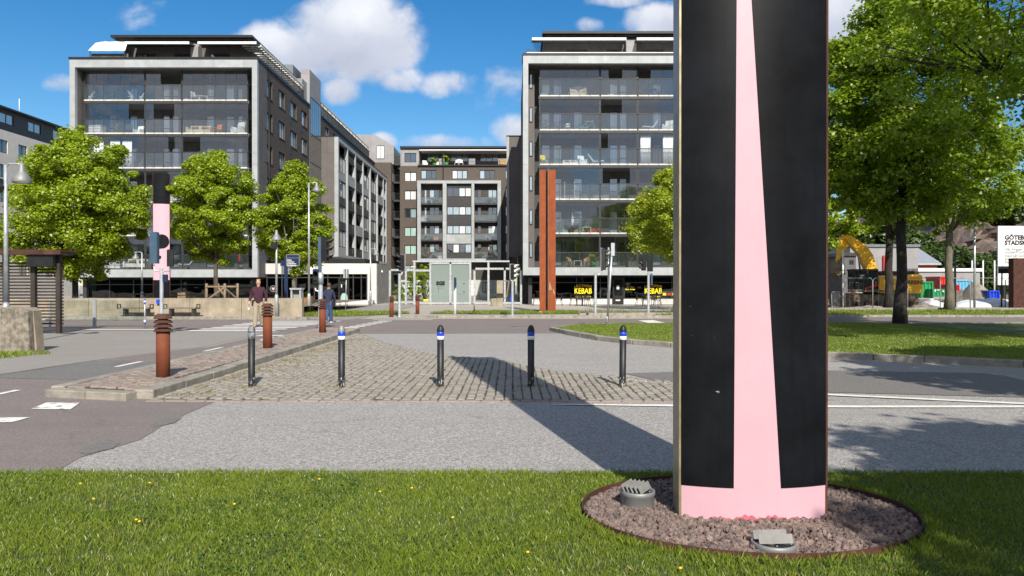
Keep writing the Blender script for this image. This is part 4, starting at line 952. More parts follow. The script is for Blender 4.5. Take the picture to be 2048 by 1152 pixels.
for k in range(24):
    a = k * math.pi / 12; mb.add([(cx_ + r * math.cos(b), PY0 + .19, cz_ + r * math.sin(b)) for r, b in ((.27, a), (.27, a + .2), (.22, a + .2), (.22, a))], [(0, 1, 2, 3)])
rs = mb.build('round_window_logo', M['letterg'], pav)
mb = MB(); mb.add([(cx_ + .13 * 16 / 16 * math.sin(t) ** 3, PY0 + .188, cz_ + .13 / 13 * (13 * math.cos(t) - 5 * math.cos(2 * t) - 2 * math.cos(3 * t))) for t in [k * math.pi / 12 for k in range(24)]], [tuple(range(24))]); mb.build('pink_heart', M['pink'], rs)
MB().lathe([(.06, 0), (.09, .05), (.02, .22)], (P1 + .02, 64.5, gz(545, 64)), 10).build('wall_lamp', M['white'], pav)

# kebab shop writing, door
for cxp in (1166, 1306):
    X = gx(cxp, 61.4)
    text('window_lettering', 'KEBAB', .66, M['lettery'], (X, 61.315, gz(587, 61.4)), right, bold=.014, sx=.74)
    text('window_lettering', 'Tel: 031-719 88 10', .165, M['lettery'], (X, 61.315, gz(590, 61.4) - .2), right, bold=.007)
    for k, ch in enumerate('LINDHOLMENS'):
        a = (k - 5) / 5; text('window_lettering', ch, .26, M['lettero'], (X + a * .66, 61.315, gz(573.5, 61.4) - .09 * a * a), right, bold=.012, rz=0)
text('window_lettering', 'Pizza   Kebab', .12, M['lettero'], (gx(1260, 61.4), 61.315, gz(575, 61.4)), right, bold=.006)
text('window_lettering', 'Öppet   alla dagar', .11, M['lettery'], (gx(1260, 61.4), 61.315, gz(579.5, 61.4)), right, bold=.006)
d = MB().box(gx(1225, 61.3), gx(1247, 61.3), 61.2, 61.32, .05, 2.2).build('shop_door', M['black'], right)
MB().box(gx(1228, 61.3), gx(1244, 61.3), 61.185, 61.198, .75, 2.05).build('door_glass', M['pblack'], d); MB().box(gx(1233, 61.3), gx(1238, 61.3), 61.17, 61.183, 1.25, 1.55).build('door_notice', M['white'], d); MB().box(gx(1231, 61.3), gx(1240, 61.3), 61.17, 61.183, .3, .4).build('door_plate', M['white'], d)

# right wing block
rw_ = thing('apartment_wing', 'dark block in shade projecting behind the left edge of the right tower', 'building', (.3, 80, 0))
MB().box(gx(1018, 80), 6, 80.3, 112, 4.6, gz(274, 80)).build('block_core', M['render'], rw_); MB().box(gx(1018, 80), 4, 80, 80.29, 4.6, gz(274, 80)).build('end_wall', M['wallgrey'], rw_)
MB().box(gx(1018, 80) - .25, gx(1018, 80) - .003, 80, 112, 4.4, gz(273, 80)).build('facade_frame', M['galv'], rw_); MB().box(gx(1018, 80) - .28, 4, 79.96, 112, gz(273, 80) + .003, gz(271, 80)).build('block_cap', M['black'], rw_)
MB().box(1.2, 8, 76, 112, 0, 19).build('lower_core', M['brick'], rw_)
MB().box(gx(1036, 66), 1.5, 66, 79.9, 0, 4.2).build('ground_floor', M['black'], rw_)

# ---------------------------------------------------------------- courtyard house at the end of the street
DC = 113.0; hx = lambda px: gx(px, DC); hz = lambda py: gz(py, DC)
ch = thing('courtyard_house', 'brown brick house with pale grey framed balconies at the end of the street', 'building', (hx(910), DC, 0))
lw_rows = [(344, 363), (381, 400), (417, 436), (454, 473), (490, 509), (530, 545)]
tops_ = [(842, 873), (904, 935), (959, 990)]
ops = [(hx(809), hx(833), hz(b), hz(a)) for a, b in lw_rows] + [(hx(a), hx(b), hz(358), hz(340)) for a, b in tops_] + [(hx(1010.5), hx(1016), hz(b), hz(a)) for a, b in ((340, 358), (376, 395), (413, 432), (450, 468), (487, 505))]
wall((0, DC, 0), *FX, hx(800), hx(1030), 0, hz(332), ops, .2).build('brick_wall', M['brickc'], ch)
MB().box(hx(800), hx(1030), DC + .3, DC + 14, 0, hz(333)).build('building_core', M['brick'], ch)
for i, o in enumerate(ops): window(ch, (0, DC, 0), *FX, *o, k=-.16, div=1 if i < 6 else 2 if i < 9 else 0, pane={0: 'mix', 1: 'pcurt', 2: 'mix', 3: 'pmint', 4: 'pmint'}.get(i, 'mix'), fw=.1)
MB().box(hx(836), hx(1025), DC - .25, DC - .003, hz(332.5), hz(330)).build('cornice', M['black'], ch)
MB().tube([(hx(886.5), DC - .1, hz(360)), (hx(886.5), DC - .1, hz(294))], .07, 6).build('downpipe', M['black'], ch)
# pale roof storey with a terrace
wall((0, DC + .02, 0), *FX, hx(801), hx(838), hz(332), hz(297), [(hx(809), hx(832.5), hz(325), hz(306))], .15).build('roof_storey_wall', M['lightgrey'], ch); window(ch, (0, DC + .02, 0), *FX, hx(809), hx(832.5), hz(325), hz(306), div=1, pane='pdark', fw=.1)
MB().box(hx(801) + .01, hx(838) - .01, DC + .3, DC + 10, hz(332) + .02, hz(297.5)).build('roof_storey_core', M['lightgrey'], ch)
tw = [(854, 878), (900, 937), (960, 997)]
tops2 = [(gx(a, 116), gx(b, 116), gz(324, 116), gz(305, 116)) for a, b in tw]
wall((0, 116, 0), *FX, hx(838), hx(1030), hz(332), hz(297.5), tops2, .12).build('terrace_wall', M['render'], ch)
for o in tops2: window(ch, (0, 116, 0), *FX, *o, div=2, pane='pdark', fw=.1)
for a, b in ((877, 888), (937, 950), (996, 1020)): MB().box(hx(a), hx(b), DC + .6, DC + .75, hz(332), hz(316)).build('terrace_divider', M['lightgrey'], ch)
aw = MB().box(hx(839), hx(1028), DC - .25, DC + 3.2, hz(301.6), hz(299.7)).build('awning', M['white'], ch)
MB().box(hx(800.5), hx(1030), DC - .3, DC + 12, hz(297), hz(293.2)).build('flat_roof', M['black'], ch)
mb = MB()
for px in (849, 885, 921, 957, 986): mb.tube([(hx(px), DC + 4, hz(293.5)), (hx(px), DC + 4, hz(287))], .07, 6)
mb.build('roof_vent_pipe', M['charcoal'], ch)
mb = MB()
for q in range(40): mb.box(hx(838) + q * .34, hx(838) + q * .34 + .03, DC - .15, DC - .12, hz(330), hz(323))
mb.box(hx(838), hx(1025), DC - .16, DC - .11, hz(323), hz(322.5)); mb.build('terrace_railing', M['black'], ch)
# projecting grey frame with three bays
DF = 111.6; fx = lambda px: gx(px, DF); fz = lambda py: gz(py, DF)
mb = MB(); cols = [(834.5, 841.5), (885.5, 893), (943, 948.5), (995, 1002)]
for a, b in cols: mb.box(fx(a), fx(b), DF, DC - .01, fz(517), fz(367))
mb.box(fx(834.5), fx(1002), DF - .004, DC - .01, fz(366.9), fz(361)); mb.box(fx(834.5), fx(1002), DF - .004, DC - .01, fz(523), fz(517.1)); mb.build('facade_frame', M['galv'], ch)
for (a, b, c0, c1) in ((893, 943, 374, 393), (893, 943, 412, 430), (893, 943, 450, 468), (893, 943, 487, 506)):
    window(ch, (0, DF + .5, 0), *FX, fx(a) + .02, fx(b) - .02, fz(c1), fz(c0), k=.0, div=3, pane='mix', fw=.12)
for a, b, m_ in ((367, 373.7, 'charcoal'), (393.3, 411.7, 'charcoal'), (430.3, 449.7, 'charcoal'), (468.3, 486.7, 'galv'), (506.3, 517, 'charcoal')):
    MB().box(fx(893) + .01, fx(943) - .01, DF + .45, DF + .6, fz(b), fz(a)).build('spandrel_panel', M[m_], ch)
for bi, (a, b) in enumerate(((841.5, 885.5), (948.5, 995))):
    for (fl, tp) in ((407, 367), (442.5, 409.5), (480, 445), (517, 482.5)):
        b_ = MB().box(fx(a), fx(b), DF + .1, DC - .01, fz(fl + 2.4), fz(fl)).build('balcony', M['charcoal'], ch)
        MB().box(fx(a), fx(b), DF + .12, DF + .16, fz(fl - 13.6), fz(fl - 13)).build('handrail', M['black'], b_); MB().box(fx(a) + .05, fx(b) - .05, DF + .13, DF + .145, fz(fl - .5), fz(fl - 13)).build('railing_glass', M['railgl'], b_)
        MB().box(fx(a), fx(b), DC - .3, DC - .02, fz(fl) + .004, fz(tp)).build('recess_wall', M['brick'], ch)
        for w0, w1 in (((.12, .25), (.36, .82)) if bi == 0 else ((.12, .3), (.58, .98))):
            window(ch, (0, DC - .3, 0), *FX, fx(a) + (fx(b) - fx(a)) * w0, fx(a) + (fx(b) - fx(a)) * w1, fz(fl) + (.05 if w0 < .2 and bi == 0 else .9), fz(fl) + 2.2, k=.003, div=0 if w1 - w0 < .3 else 1, pane='mix', fw=.09)
# ground floor of the house
MB().box(hx(800), hx(1030), DC - .15, DC - .003, .02, hz(560)).build('plinth', M['concw'], ch)
for a, b in ((803, 825), (845, 858), (965, 976)): window(ch, (0, DC - .15, 0), *FX, hx(a), hx(b), .5, 2.0, k=.003, div=1, pane='pcurt', fw=.1)

# far house at the left edge
fh = thing('far_house', 'white rendered house with a dark top storey far left behind the trees', 'building', (-66, 90, 0))
XF = -62.0; ztp = gz(212, 90.5); zm = gz(262, 90.5)
ops = [(a, a + 2.6, zm + 1.15, zm + 2.45) for a in (71, 77, 83, 90.8, 96.2, 101.4)]
wall((XF, 0, 0), *EX, 60, 106, zm + .3, ztp - .2, ops, .15).build('upper_wall', M['charcoal'], fh)
ops2 = [(a, a + 1.7, zm - 2.5 - 3 * k, zm - .9 - 3 * k) for a in (72, 79, 86, 90.5, 94.2, 99.6, 103) for k in range(6)]
wall((XF + .05, 0, 0), *EX, 60, 106, 0, zm + .29, ops2, .18).build('white_wall', M['whiter'], fh)
MB().box(-80, XF - .25, 60, 106, 0, ztp - .2).build('building_core', M['charcoal'], fh); MB().box(-81, XF + .7, 59, 106.8, ztp - .197, ztp).build('flat_roof', M['black'], fh)
for o in ops: window(fh, (XF, 0, 0), *EX, *o, k=-.13, div=1, pane='pblue', fw=.1)
for o in ops2: window(fh, (XF + .05, 0, 0), *EX, *o, k=-.16, div=1, pane='pdark', fw=.1)
MB().tube([(XF - 1, 96, ztp), (XF - 1, 96, ztp + 2.2)], .05, 6).build('roof_aerial', M['white'], fh)
# ---------------------------------------------------------------- trees
def crown_mesh(name, seed, rx, rz, zc, nclump, nleaf, leaf, m, shape=1.0, cr=.17, hollow=.35):
    """leaf clumps through an egg-shaped volume; returns mesh and clump centres"""
    r = np.random.default_rng(seed); cs = []
    while len(cs) < nclump:
        p = r.uniform(-1, 1, 3); q = np.linalg.norm(p)
        if q > 1 or q < hollow * r.uniform(0, 1.6): continue
        # narrower towards the top
        t = (p[2] + 1) / 2; wdt = (1 - .55 * shape * t ** 1.6) * (.62 + .38 * min(1, t * 3.2))
        lump = 1 + .16 * math.sin(3 * math.atan2(p[1], p[0]) + seed + 4 * t) + .1 * math.sin(7 * math.atan2(p[1], p[0]) + 2 * seed)
        cs.append((p[0] * rx * wdt * 1.12 * lump, p[1] * rx * wdt * 1.12 * lump, zc + p[2] * rz))
    cs = np.array(cs); crr = cr * rx * r.uniform(.6, 1.35, nclump)
    for i in range(0, nclump, 7):      # sprays that stick out of the outline
        c = np.array([0, 0, zc]); cs[i] = c + (cs[i] - c) * r.uniform(1.03, 1.15); crr[i] *= .6; nl = (nleaf * r.uniform(.5, 1.4, nclump)).astype(int)
    idx = np.repeat(np.arange(nclump), nl); n = len(idx)
    d = r.normal(size=(n, 3)); d /= np.linalg.norm(d, axis=1)[:, None]; rad = r.uniform(0, 1, n) ** .55
    P = cs[idx] + d * (rad * crr[idx])[:, None] * np.array([1.15, 1.15, .75])
    # leaf frame: normal leaning outward and up
    nn = d * .6 + np.array([0, 0, .75]) + r.normal(size=(n, 3)) * .45; nn /= np.linalg.norm(nn, axis=1)[:, None]
    a = np.cross(nn, r.normal(size=(n, 3))); a /= np.linalg.norm(a, axis=1)[:, None]; b = np.cross(nn, a)
    s = (leaf * r.uniform(.6, 1.25, n) / 2)[:, None]; V = np.zeros((n, 4, 3))
    V[:, 0] = P - a * s * 1.1; V[:, 1] = P + b * s * .85 - nn * s * .25; V[:, 2] = P + a * s * 1.25 - nn * s * .35; V[:, 3] = P - b * s * .85 - nn * s * .25
    return fast_mesh(name, V.reshape(-1, 3), 4, m), cs
def tree(label, loc, H, rx, z0, tr, m, bark, seed, nclump=170, nleaf=150, leaf=.13, shape=1.0, lean=(0, 0), group=None, fork=.5, name='lime_tree', cr=.17, hollow=.35):
    root = thing(name, label, 'tree', loc, group); r = random.Random(seed)
    zc = (H + z0) / 2; rz = (H - z0) / 2; me, cs = crown_mesh('crown', seed, rx, rz, zc, nclump, nleaf, leaf, m, shape, cr, hollow)
    me.transform(Matrix.Translation((lean[0] * zc, lean[1] * zc, 0)))
    cr_ = bpy.data.objects.new('crown', me); C.objects.link(cr_); cr_.parent = root
    mb = MB(); zf = z0 + (H - z0) * .25; tp = []
    for i in range(8):
        t = i / 7; z = zf * 1.0 * t; tp.append((lean[0] * z + .03 * math.sin(i * 1.7 + seed), lean[1] * z + .03 * math.cos(i * 2.1 + seed), z - .05))
    rr = [tr * (1.45 if i == 0 else 1.12 if i == 1 else 1 - .035 * i) for i in range(8)]
    mb.tube(tp, rr, 12)
    top = Vector(tp[-1]); n_l = 6; cs_v = [Vector(c) + Vector((lean[0] * zc, lean[1] * zc, 0)) for c in cs]
    limbs = []
    lead = [top, top + Vector((.1, .05, (H - zf) * .35)), top + Vector((.02, -.05, (H - zf) * .72))]; mb.tube(lead, [tr * .72, tr * .42, tr * .12], 8); limbs.append(lead)
    for k in range(n_l):
        a = k * 2.4 + seed; st = Vector(tp[-1 - (k % 3)]); e = Vector((math.cos(a) * rx * .6, math.sin(a) * rx * .6, r.uniform(.25, .6) * (H - z0))) + Vector((0, 0, z0 - st.z)); mid = st + e * .5 + Vector((0, 0, -.12 * e.length * r.random())) + Vector((math.cos(a), math.sin(a), 0)) * .2
        l_ = [st, mid, st + e]; mb.tube(l_, [tr * .5, tr * .3, tr * .1], 7); limbs.append(l_)
    pts = [p for l_ in limbs for p in (l_[0].lerp(l_[1], .5), l_[1], l_[1].lerp(l_[2], .5), l_[2])]
    for i, c in enumerate(cs_v):
        if i % 2: continue
        p = min(pts, key=lambda q: (q - c).length); mid = p.lerp(c, .5) + Vector((r.uniform(-.15, .15), r.uniform(-.15, .15), r.uniform(-.2, .05)))
        mb.tube([p, mid, c], [tr * .13, tr * .08, tr * .03], 4, cap=False)
    tk = mb.build('trunk', M[bark], root, fix=False)
    if WL[root] != (0, 0, 0): tk.data.transform(Matrix.Translation(Vector(WL[root])))   # built in local coordinates
    return root
G1 = 'trees in front of the left tower'
tree('widest round lime tree beside the bus shelter at far left', (gx(150, 40), 40, 0), gz(262, 40), 3.6, 1.9, .16, M['leaf'], 'barkdark', 3, 350, 360, .13, .8, group=G1, cr=.15)
tree('young lime tree inside a wooden guard between pink pillar and bistro', (gx(432, 42), 42, 0), gz(303, 42), 2.75, gz(530, 42), .13, M['leaf'], 'bark', 11, 250, 350, .122, .9, group=G1, cr=.16)
tree('pointed lime tree by the blue sign in front of the bistro', (gx(588, 45), 45, 0), gz(322, 45), 2.35, gz(545, 45), .13, M['leaf'], 'barkpale', 5, 240, 350, .122, 1.15, group=G1, cr=.165)
tree('yellow green lime tree partly behind the big painted pillar', (gx(1352, 47), 47, 0), gz(330, 47), 3.2, gz(525, 47), .14, M['leafy'], 'bark', 17, 220, 230, .125, 1.0, cr=.165)
GR = 'big trees on the right lawn'
tree('tall dark trunked lime tree nearest on the median lawn at right', (gx(1801, 29.4), 29.4, .08), 13.4, 4.5, 4.0, .205, M['leafd'], 'barkdark', 23, 520, 190, .145, .75, (.012, 0), GR, cr=.14)
tree('big tree with pale mottled trunk on the verge before the site', (gx(1899, 45.5), 45.5, 0), 12.5, 4.6, 4.8, .235, M['leafd'], 'barkpale', 31, 150, 150, .19, .5, (-.01, 0), GR, cr=.15)
tree('slim dark forked tree standing close to the excavator', (gx(1778, 46.4), 46.4, 0), 11.5, 3.6, 4.4, .25, M['leafd'], 'barkdark', 37, 75, 150, .19, .5, (.0, 0), GR, cr=.16)
tree('lime tree left of the excavator half behind the painted pillar', (gx(1640, 42), 42, 0), 10.0, 2.6, 3.4, .2, M['leaf'], 'barkdark', 41, 150, 150, .17, .5, (.0, 0), GR, cr=.16)
tree('spreading tree whose branches reach in from the right edge', (15.2, 17.5, 0), 13.0, 5.6, 5.2, .28, M['leafd'], 'barkdark', 43, 420, 180, .125, .35, (.0, 0), GR, cr=.14)
near_t = tree('park tree outside the frame throwing shade on the road at right', (13.2, 4.6, 0), 10, 4.0, 3.2, .25, M['leafd'], 'barkdark', 47, 260, 170, .22, .5, group='park trees behind the camera', cr=.16)
for (x, y, rz_, lb, sc_) in ((7.7, -4.1, 1.0, 'park tree behind the camera shading the corner of the lawn', .93), (13.0, -4.3, 2.2, 'park tree behind the camera shading the right end of the lawn', .97), (16, -16, 2, 'park tree behind the camera mirrored in the right tower', 1.1), (-9, -24, 3, 'park tree behind the camera mirrored in the left tower', 1.1), (3, -34, 4, 'park tree behind the camera beyond the lawn', 1.2), (-24, -30, 5, 'park tree behind the camera far to the left', 1.2), (28, -30, .4, 'park tree behind the camera far to the right', 1.2)):
    dup(near_t, (x, y, 0), rz_, lb, scale=sc_)
# shrubs far right below the cliff, saplings in the courtyard
def bush(label, loc, rx, H, m, seed, nclump=60, nleaf=120, leaf=.25, group=None):
    root = thing('bush', label, 'bush', loc, group); me, cs = crown_mesh('foliage', seed, rx, H * .52, H * .48, nclump, nleaf, leaf, m, .5, .22, .2)
    o = bpy.data.objects.new('foliage', me); C.objects.link(o); o.parent = root; mb = MB()
    for c in cs[::4]: mb.tube([(0, 0, 0), (c[0] * .5, c[1] * .5, c[2] * .5), tuple(c)], [.05, .035, .015], 4, cap=False)
    o2 = mb.build('stem', M['bark'], root, fix=False); o2.data.transform(Matrix.Translation(Vector(WL[root]))); return root
b0 = bush('green bush below the cliff beyond the construction site', (gx(1900, 128), 128, 0), 5.2, 7.4, M['bush'], 3, 90, 130, .5, 'bushes below the cliff')
for i, (px, d, s) in enumerate(((1925, 131, .95), (1955, 127, 1.0), (1985, 133, 1.1), (2015, 128, 1.05), (2050, 130, 1.1), (2090, 126, 1.1), (1870, 136, .8), (1690, 120, .8), (1665, 118, .9))):
    dup(b0, (gx(px, d), d, 0), i * 1.3, scale=s)
c0 = bush('small leafy sapling in the courtyard behind the glass screen', (gx(848, 74), 74, 0), 1.3, 3.9, M['leaf'], 9, 46, 60, .16, 'courtyard saplings')
dup(c0, (gx(829, 80), 80, 0), 2, scale=.95)
bush('leafy plant in front of the white courtyard wall behind the signal', (gx(799, 66), 66, 0), .62, 1.75, M['leaf'], 14, 26, 60, .14)

# wooded ridge across the river behind the camera, seen only mirrored in the glass
mb = MB(); n_ = 120; vs = []; fs = []
for i in range(n_ + 1):
    x = -260 + 520 * i / n_; h_ = 17 + 5 * math.sin(i * .21) + 3 * math.sin(i * .57 + 1) + 1.6 * math.sin(i * 1.9) + random.uniform(-.8, .8)
    vs += [(x, -150, -1), (x, -165 + random.uniform(-2, 2), h_), (x, -260, h_ + 6)]
for i in range(n_): fs += [(3 * i, 3 * i + 3, 3 * i + 4, 3 * i + 1), (3 * i + 1, 3 * i + 4, 3 * i + 5, 3 * i + 2)]
mb.add(vs, fs); struct('wooded_hill', mb, mat('wooded hill', (.045, .07, .025), .95, 0, .3, .3, 1, 1.5, col2=(.02, .035, .014)))
# ---------------------------------------------------------------- street furniture
GB = 'black bollards across the sett paving'
def bollard(label, px, py, band, tilt=0):
    X, Y = gx(px, 11.65), 11.65; t = thing('bollard', label, 'bollard', (X, Y, .02), GB); WL[t] = (0, 0, 0); r = .052; h = .905
    MB().lathe([(r * 1.02, -.05), (r, .0), (r, h - .05)], n=24).build('post', M['bollard'], t)
    MB().lathe([(r + .0015, .0), (r + .0015, .07), (r + .001, .16)], n=24, cap=False).build('worn_foot', M['footscuff'], t)
    cm = {'grey': 'scuff', 'black': 'bollard', 'silver': 'alu'}[band[0]]
    MB().lathe([(r * 1.1, h - .05), (r * 1.1, h - .03), (r * .96, h), (r * .7, h + .035), (r * .3, h + .052), (0, h + .055)], n=24, cap=False).build('cap', M[cm], t)
    if band[1]:
        MB().lathe([(r + .002, h - .115), (r + .0045, h - .113), (r + .0045, h - .055), (r + .002, h - .053)], n=24, cap=False).build('blue_band', M['blue'], t)
        mb = MB().lathe([(r + .002, h - .172), (r + .0045, h - .17), (r + .0045, h - .118), (r + .002, h - .116)], n=24, cap=False); mb.build('white_band', M['white'], t)
        if band[1] == 2: MB().box(-.005, .046, -r - .009, -r + .02, h - .171, h - .118).build('torn_patch', M['letterg'], t)
    else: MB().lathe([(r + .002, h - .16), (r + .005, h - .158), (r + .005, h - .06), (r + .002, h - .058)], n=24, cap=False).build('bare_band', M['scuff'], t)
    t.rotation_euler = (tilt * .3, tilt, random.random() * 6); return t
bollard('black bollard with bare grey cap and no coloured bands, nearest the kerb island', 503, 778, ('grey', 0))
bollard('black bollard with silver cap above blue and white bands', 683, 778, ('silver', 1))
bollard('black bollard whose white band is partly scraped off, in the middle of the row', 881, 778, ('black', 2))
bollard('black bollard standing in the shadow of the painted pillar', 1062, 778, ('black', 1))
bollard('slightly leaning black bollard nearest the painted pillar', 1245, 776, ('black', 1), R(1.6))
GRB = 'rust brown louvred bollards'
def rustb(label, px, py, h, d=None, z=.12):
    d = d or gd(py); t = thing('louvred_bollard', label, 'bollard', (gx(px, d), d, z), GRB); WL[t] = (0, 0, 0); r = .105 
    MB().lathe([(r, -.06), (r, h - .27)], n=28).build('post', M['rust'], t); MB().lathe([(r * .72, h - .27), (r * .72, h - .04)], n=20).build('lamp_core', M['black'], t)
    for k in range(4):
        z0 = h - .285 + k * .068; top = k == 3
        MB().lathe([(r * 1.05, z0 + .003), (r * 1.36, z0), (r * 1.36, z0 + .012), (r * (1.05 if not top else .85), z0 + (.05 if not top else .075)), (r * .8, z0 + (.05 if not top else .078))], n=28, smooth=False).build('louvre', M['rustdark'], t)
    return t
rustb('rust brown louvred bollard nearest on the kerb island', 326, 760, 1.02, 12.05)
rustb('second rust brown louvred bollard, in front of the man in maroon', 535, 698, 1.05, 17.6)
rustb('rust brown louvred bollard at the far end of the island by the signal', 645, 667, 1.05, 23.2)
rustb('rust bollard across the road beside the traffic signal pole', 783, 634, 1.05, 37.5, .0)
rustb('rust bollard across the road in front of the glass screen', 835, 628, 1.05, 41.2, .0)

def lamp(label, px, d, ztop, side=1, pole=.045, rz=0, straight=False):
    t = thing('street_lamp', label, 'street lamp', (gx(px, d), d, 0), 'bell shaped street lamps'); WL[t] = (0, 0, 0); s = ztop / 4.5 if ztop > 6 else 1.0
    ca = MB().lathe([(.09, 0), (.09, 1.05), (.06, 1.15)], n=12); ca.build('base_sleeve', M['galvplain'], t)
    MB().tube([(0, 0, 1.1), (0, 0, ztop)], [.058, pole], 10).build('pole', M['galvplain'], t); x = 0 if straight else side * .42
    if not straight: MB().tube([(0, 0, ztop - .06), (side * .1, 0, ztop + .03), (side * .34, 0, ztop + .03), (side * .42, 0, ztop - .06)], .022, 8).build('arm', M['galvplain'], t)
    MB().lathe([(0, .06), (.05, .05), (.07, -.02), (.09, -.16), (.14, -.24), (.21, -.34), (.235, -.45), (.23, -.46), (.2, -.44)], (x, 0, ztop), 22, cap=False).build('lamp_shade', M['alu'], t)
    MB().lathe([(0, -.47), (.12, -.46), (.2, -.43)], (x, 0, ztop), 16, cap=False).build('lens', M['white'], t); t.rotation_euler = (0, 0, rz); return t
lamp('bell street lamp with a black speaker at the far left edge', 12, 19.5, gz(330, 19.5))
lamp('small bell street lamp seen before the left tower ground floor', 284, 50, gz(505, 50), -1)
lb = lamp('short straight bell lamp with a small black floodlight by the blue signpost', 553, 36.5, gz(462, 36.5), straight=True)
lamp('tallest bell street lamp in front of the pointed tree', 618, 40.5, gz(366, 40.5))
lamp('bell street lamp at the corner of the bistro pavilion', 741, 57, gz(498, 57))
lamp('thin bell street lamp between the two signals before the kebab shop', 1217, 52, gz(496, 52), straight=True)
sp = bpy.data.objects.get('street_lamp'); st_ = MB(); i0 = 0; st_.box(-.30, .0, -.2, .12, -.14, .14); st_.xf(Matrix.Translation((-.08, 0, gz(365, 19.5))) @ Matrix.Rotation(R(-35), 4, 'Y')); st_.build('speaker_box', M['black'], sp)
mb = MB(); mb.box(-.22, .02, -.3, .0, -.16, .16); mb.xf(Matrix.Translation((.04, -.05, gz(492, 36.5))) @ Matrix.Rotation(R(12), 4, 'Y')); mb.build('floodlight', M['black'], lb)

def visor(mb, c, r, l, ax):
    # half-round hood over a lens; ax: direction it points
    ax = Vector(ax).normalized(); up = Vector((0, 0, 1)); sd_ = ax.cross(up); b = len(mb.v); n = 10
    for k in (0, 1):
        for rr in (r, r - .008):
            for i in range(n + 1):
                a = math.pi * (-.1 + 1.2 * i / n); ll = l * (1 if k else 0) * (.45 + .55 * math.sin(max(0, min(math.pi, a)))); mb.v.append(tuple(Vector(c) + ax * ll + (sd_ * math.cos(a) + up * math.sin(a)) * rr))
    m_ = n + 1
    for i in range(n):
        for (p, q) in ((0, 2), (1, 3)): mb.f.append((b + p * m_ + i, b + p * m_ + i + 1, b + q * m_ + i + 1, b + q * m_ + i)); mb.sm.append(True)
        mb.f.append((b + 2 * m_ + i, b + 2 * m_ + i + 1, b + 3 * m_ + i + 1, b + 3 * m_ + i)); mb.sm.append(False)
def head(root, x, y, z0, h, ang, lamps=3, back='black', lit=None, wd=.24, board=False, hood='black'):
    """signal head facing direction ang (0 = towards -y)"""
    Mx = Matrix.Translation((x, y, z0)) @ Matrix.Rotation(ang, 4, 'Z'); mb = MB()
    mb.cbox(-wd / 2, wd / 2, -.1, .1, 0, h, .025); mb.xf(Mx); o = mb.build('signal_head', M[back], root)
    if board: mb = MB(); mb.box(-wd / 2 - .09, wd / 2 + .09, .085, .1, -.04, h + .04); mb.xf(Mx); mb.build('back_board', M['galvplain'], o)
    mb = MB(); st = h / lamps
    for k in range(lamps):
        zc = st * (k + .5); visor(mb, (0, -.1, zc), wd * .40, .24, (0, -1, 0)); ln = MB().lathe([(0, 0), (wd * .38, 0)], (0, 0, 0), 14, cap=False); ln.v[-28:] = [(vx, -.104, zc + vy) for vx, vy, vz in ln.v[-28:]]; ln.xf(Mx); ln.build('lens', M['pblack'], o)
    mb.xf(Mx); mb.build('visor', M[hood], o)
    return o
GS = 'traffic signals at the crossing'
def signal(label, px, d, ztop, pr=.055):
    t = thing('traffic_signal', label, 'traffic signal', (gx(px, d), d, 0), GS); WL[t] = (0, 0, 0)
    MB().lathe([(.1, 0), (.1, .05), (pr, .06), (pr, ztop)], n=14).build('pole', M['galvplain'], t); return t
d = 24.0; zp = gz(537, d)
t = signal('twin signal with blue grey back and black head in front of the pink pillar', 323, d, zp)
MB().tube([(-.24, 0, zp + .12), (-.22, 0, zp - .08), (0, 0, zp - .1), (.24, 0, zp - .08), (.30, 0, zp + .1)], .025, 8).build('arm', M['galvplain'], t)
head(t, gx(309, d) - gx(323, d), 0, gz(527, d), gz(464, d) - gz(527, d), R(178), 3, 'navy', board=False, wd=.25)
hd = head(t, gx(341, d) - gx(323, d), 0, gz(533, d), gz(499, d) - gz(533, d), R(120), 2, 'black', wd=.22)
MB().box(.06, .2, -.05, .03, gz(564, d), gz(549, d)).build('push_button_box', M['signblue'], t)
d = 25.6; t = signal('signal with hooded lamps and a small blue and green pedestrian light by the crossing', 641, d, gz(545, d), .075)
MB().lathe([(.1, gz(568, d)), (.1, gz(545, d))], n=14).build('collar', M['galvplain'], t)
MB().box(-.07, .03, -.05, .05, gz(545, d) + .002, gz(474, d)).build('bracket', M['navy'], t)
head(t, gx(650, d) - gx(641, d), 0, gz(522, d), gz(476, d) - gz(522, d), R(75), 3, 'black', wd=.23)
hd = head(t, gx(632, d) - gx(641, d), -.02, gz(573, d), gz(538, d) - gz(573, d), R(10), 2, 'black', wd=.2)
for k, (py, m_) in enumerate(((543, 'blue'), (566, 'green'))): MB().lathe([(0, 0), (.045, .0), (.05, .012)], (0, 0, 0), 12, cap=False).xf(Matrix.Translation((gx(632, d) - gx(641, d), -.16, gz(py, d))) @ Matrix.Rotation(R(90), 4, 'X')).build('pedestrian_symbol', M[m_], t)
MB().tube([(-.17, -.02, gz(574, d)), (-.16, -.02, gz(581, d)), (0, 0, gz(583, d))], .03, 8).build('arm', M['white'], t)
d = 37.2; t = signal('signal with a pale framed black head across the road before the bistro corner', 799, d, gz(547, d), .07)
MB().tube([(0, 0, gz(548, d)), (.1, 0, gz(550, d)), (.15, 0, gz(543, d))], .035, 8).build('arm', M['galvplain'], t)
head(t, gx(803, d) - gx(799, d), 0, gz(541, d), gz(510, d) - gz(541, d), R(-50), 3, 'black', board=True, wd=.26)
d = 38.5; t = signal('low white signal pole with pale hoods facing right before the concrete stone', 1025, d, gz(558, d), .06)
MB().tube([(-.12, 0, gz(556, d)), (-.08, 0, gz(561, d)), (.1, 0, gz(561, d)), (.13, 0, gz(556, d))], .03, 8).build('arm', M['white'], t)
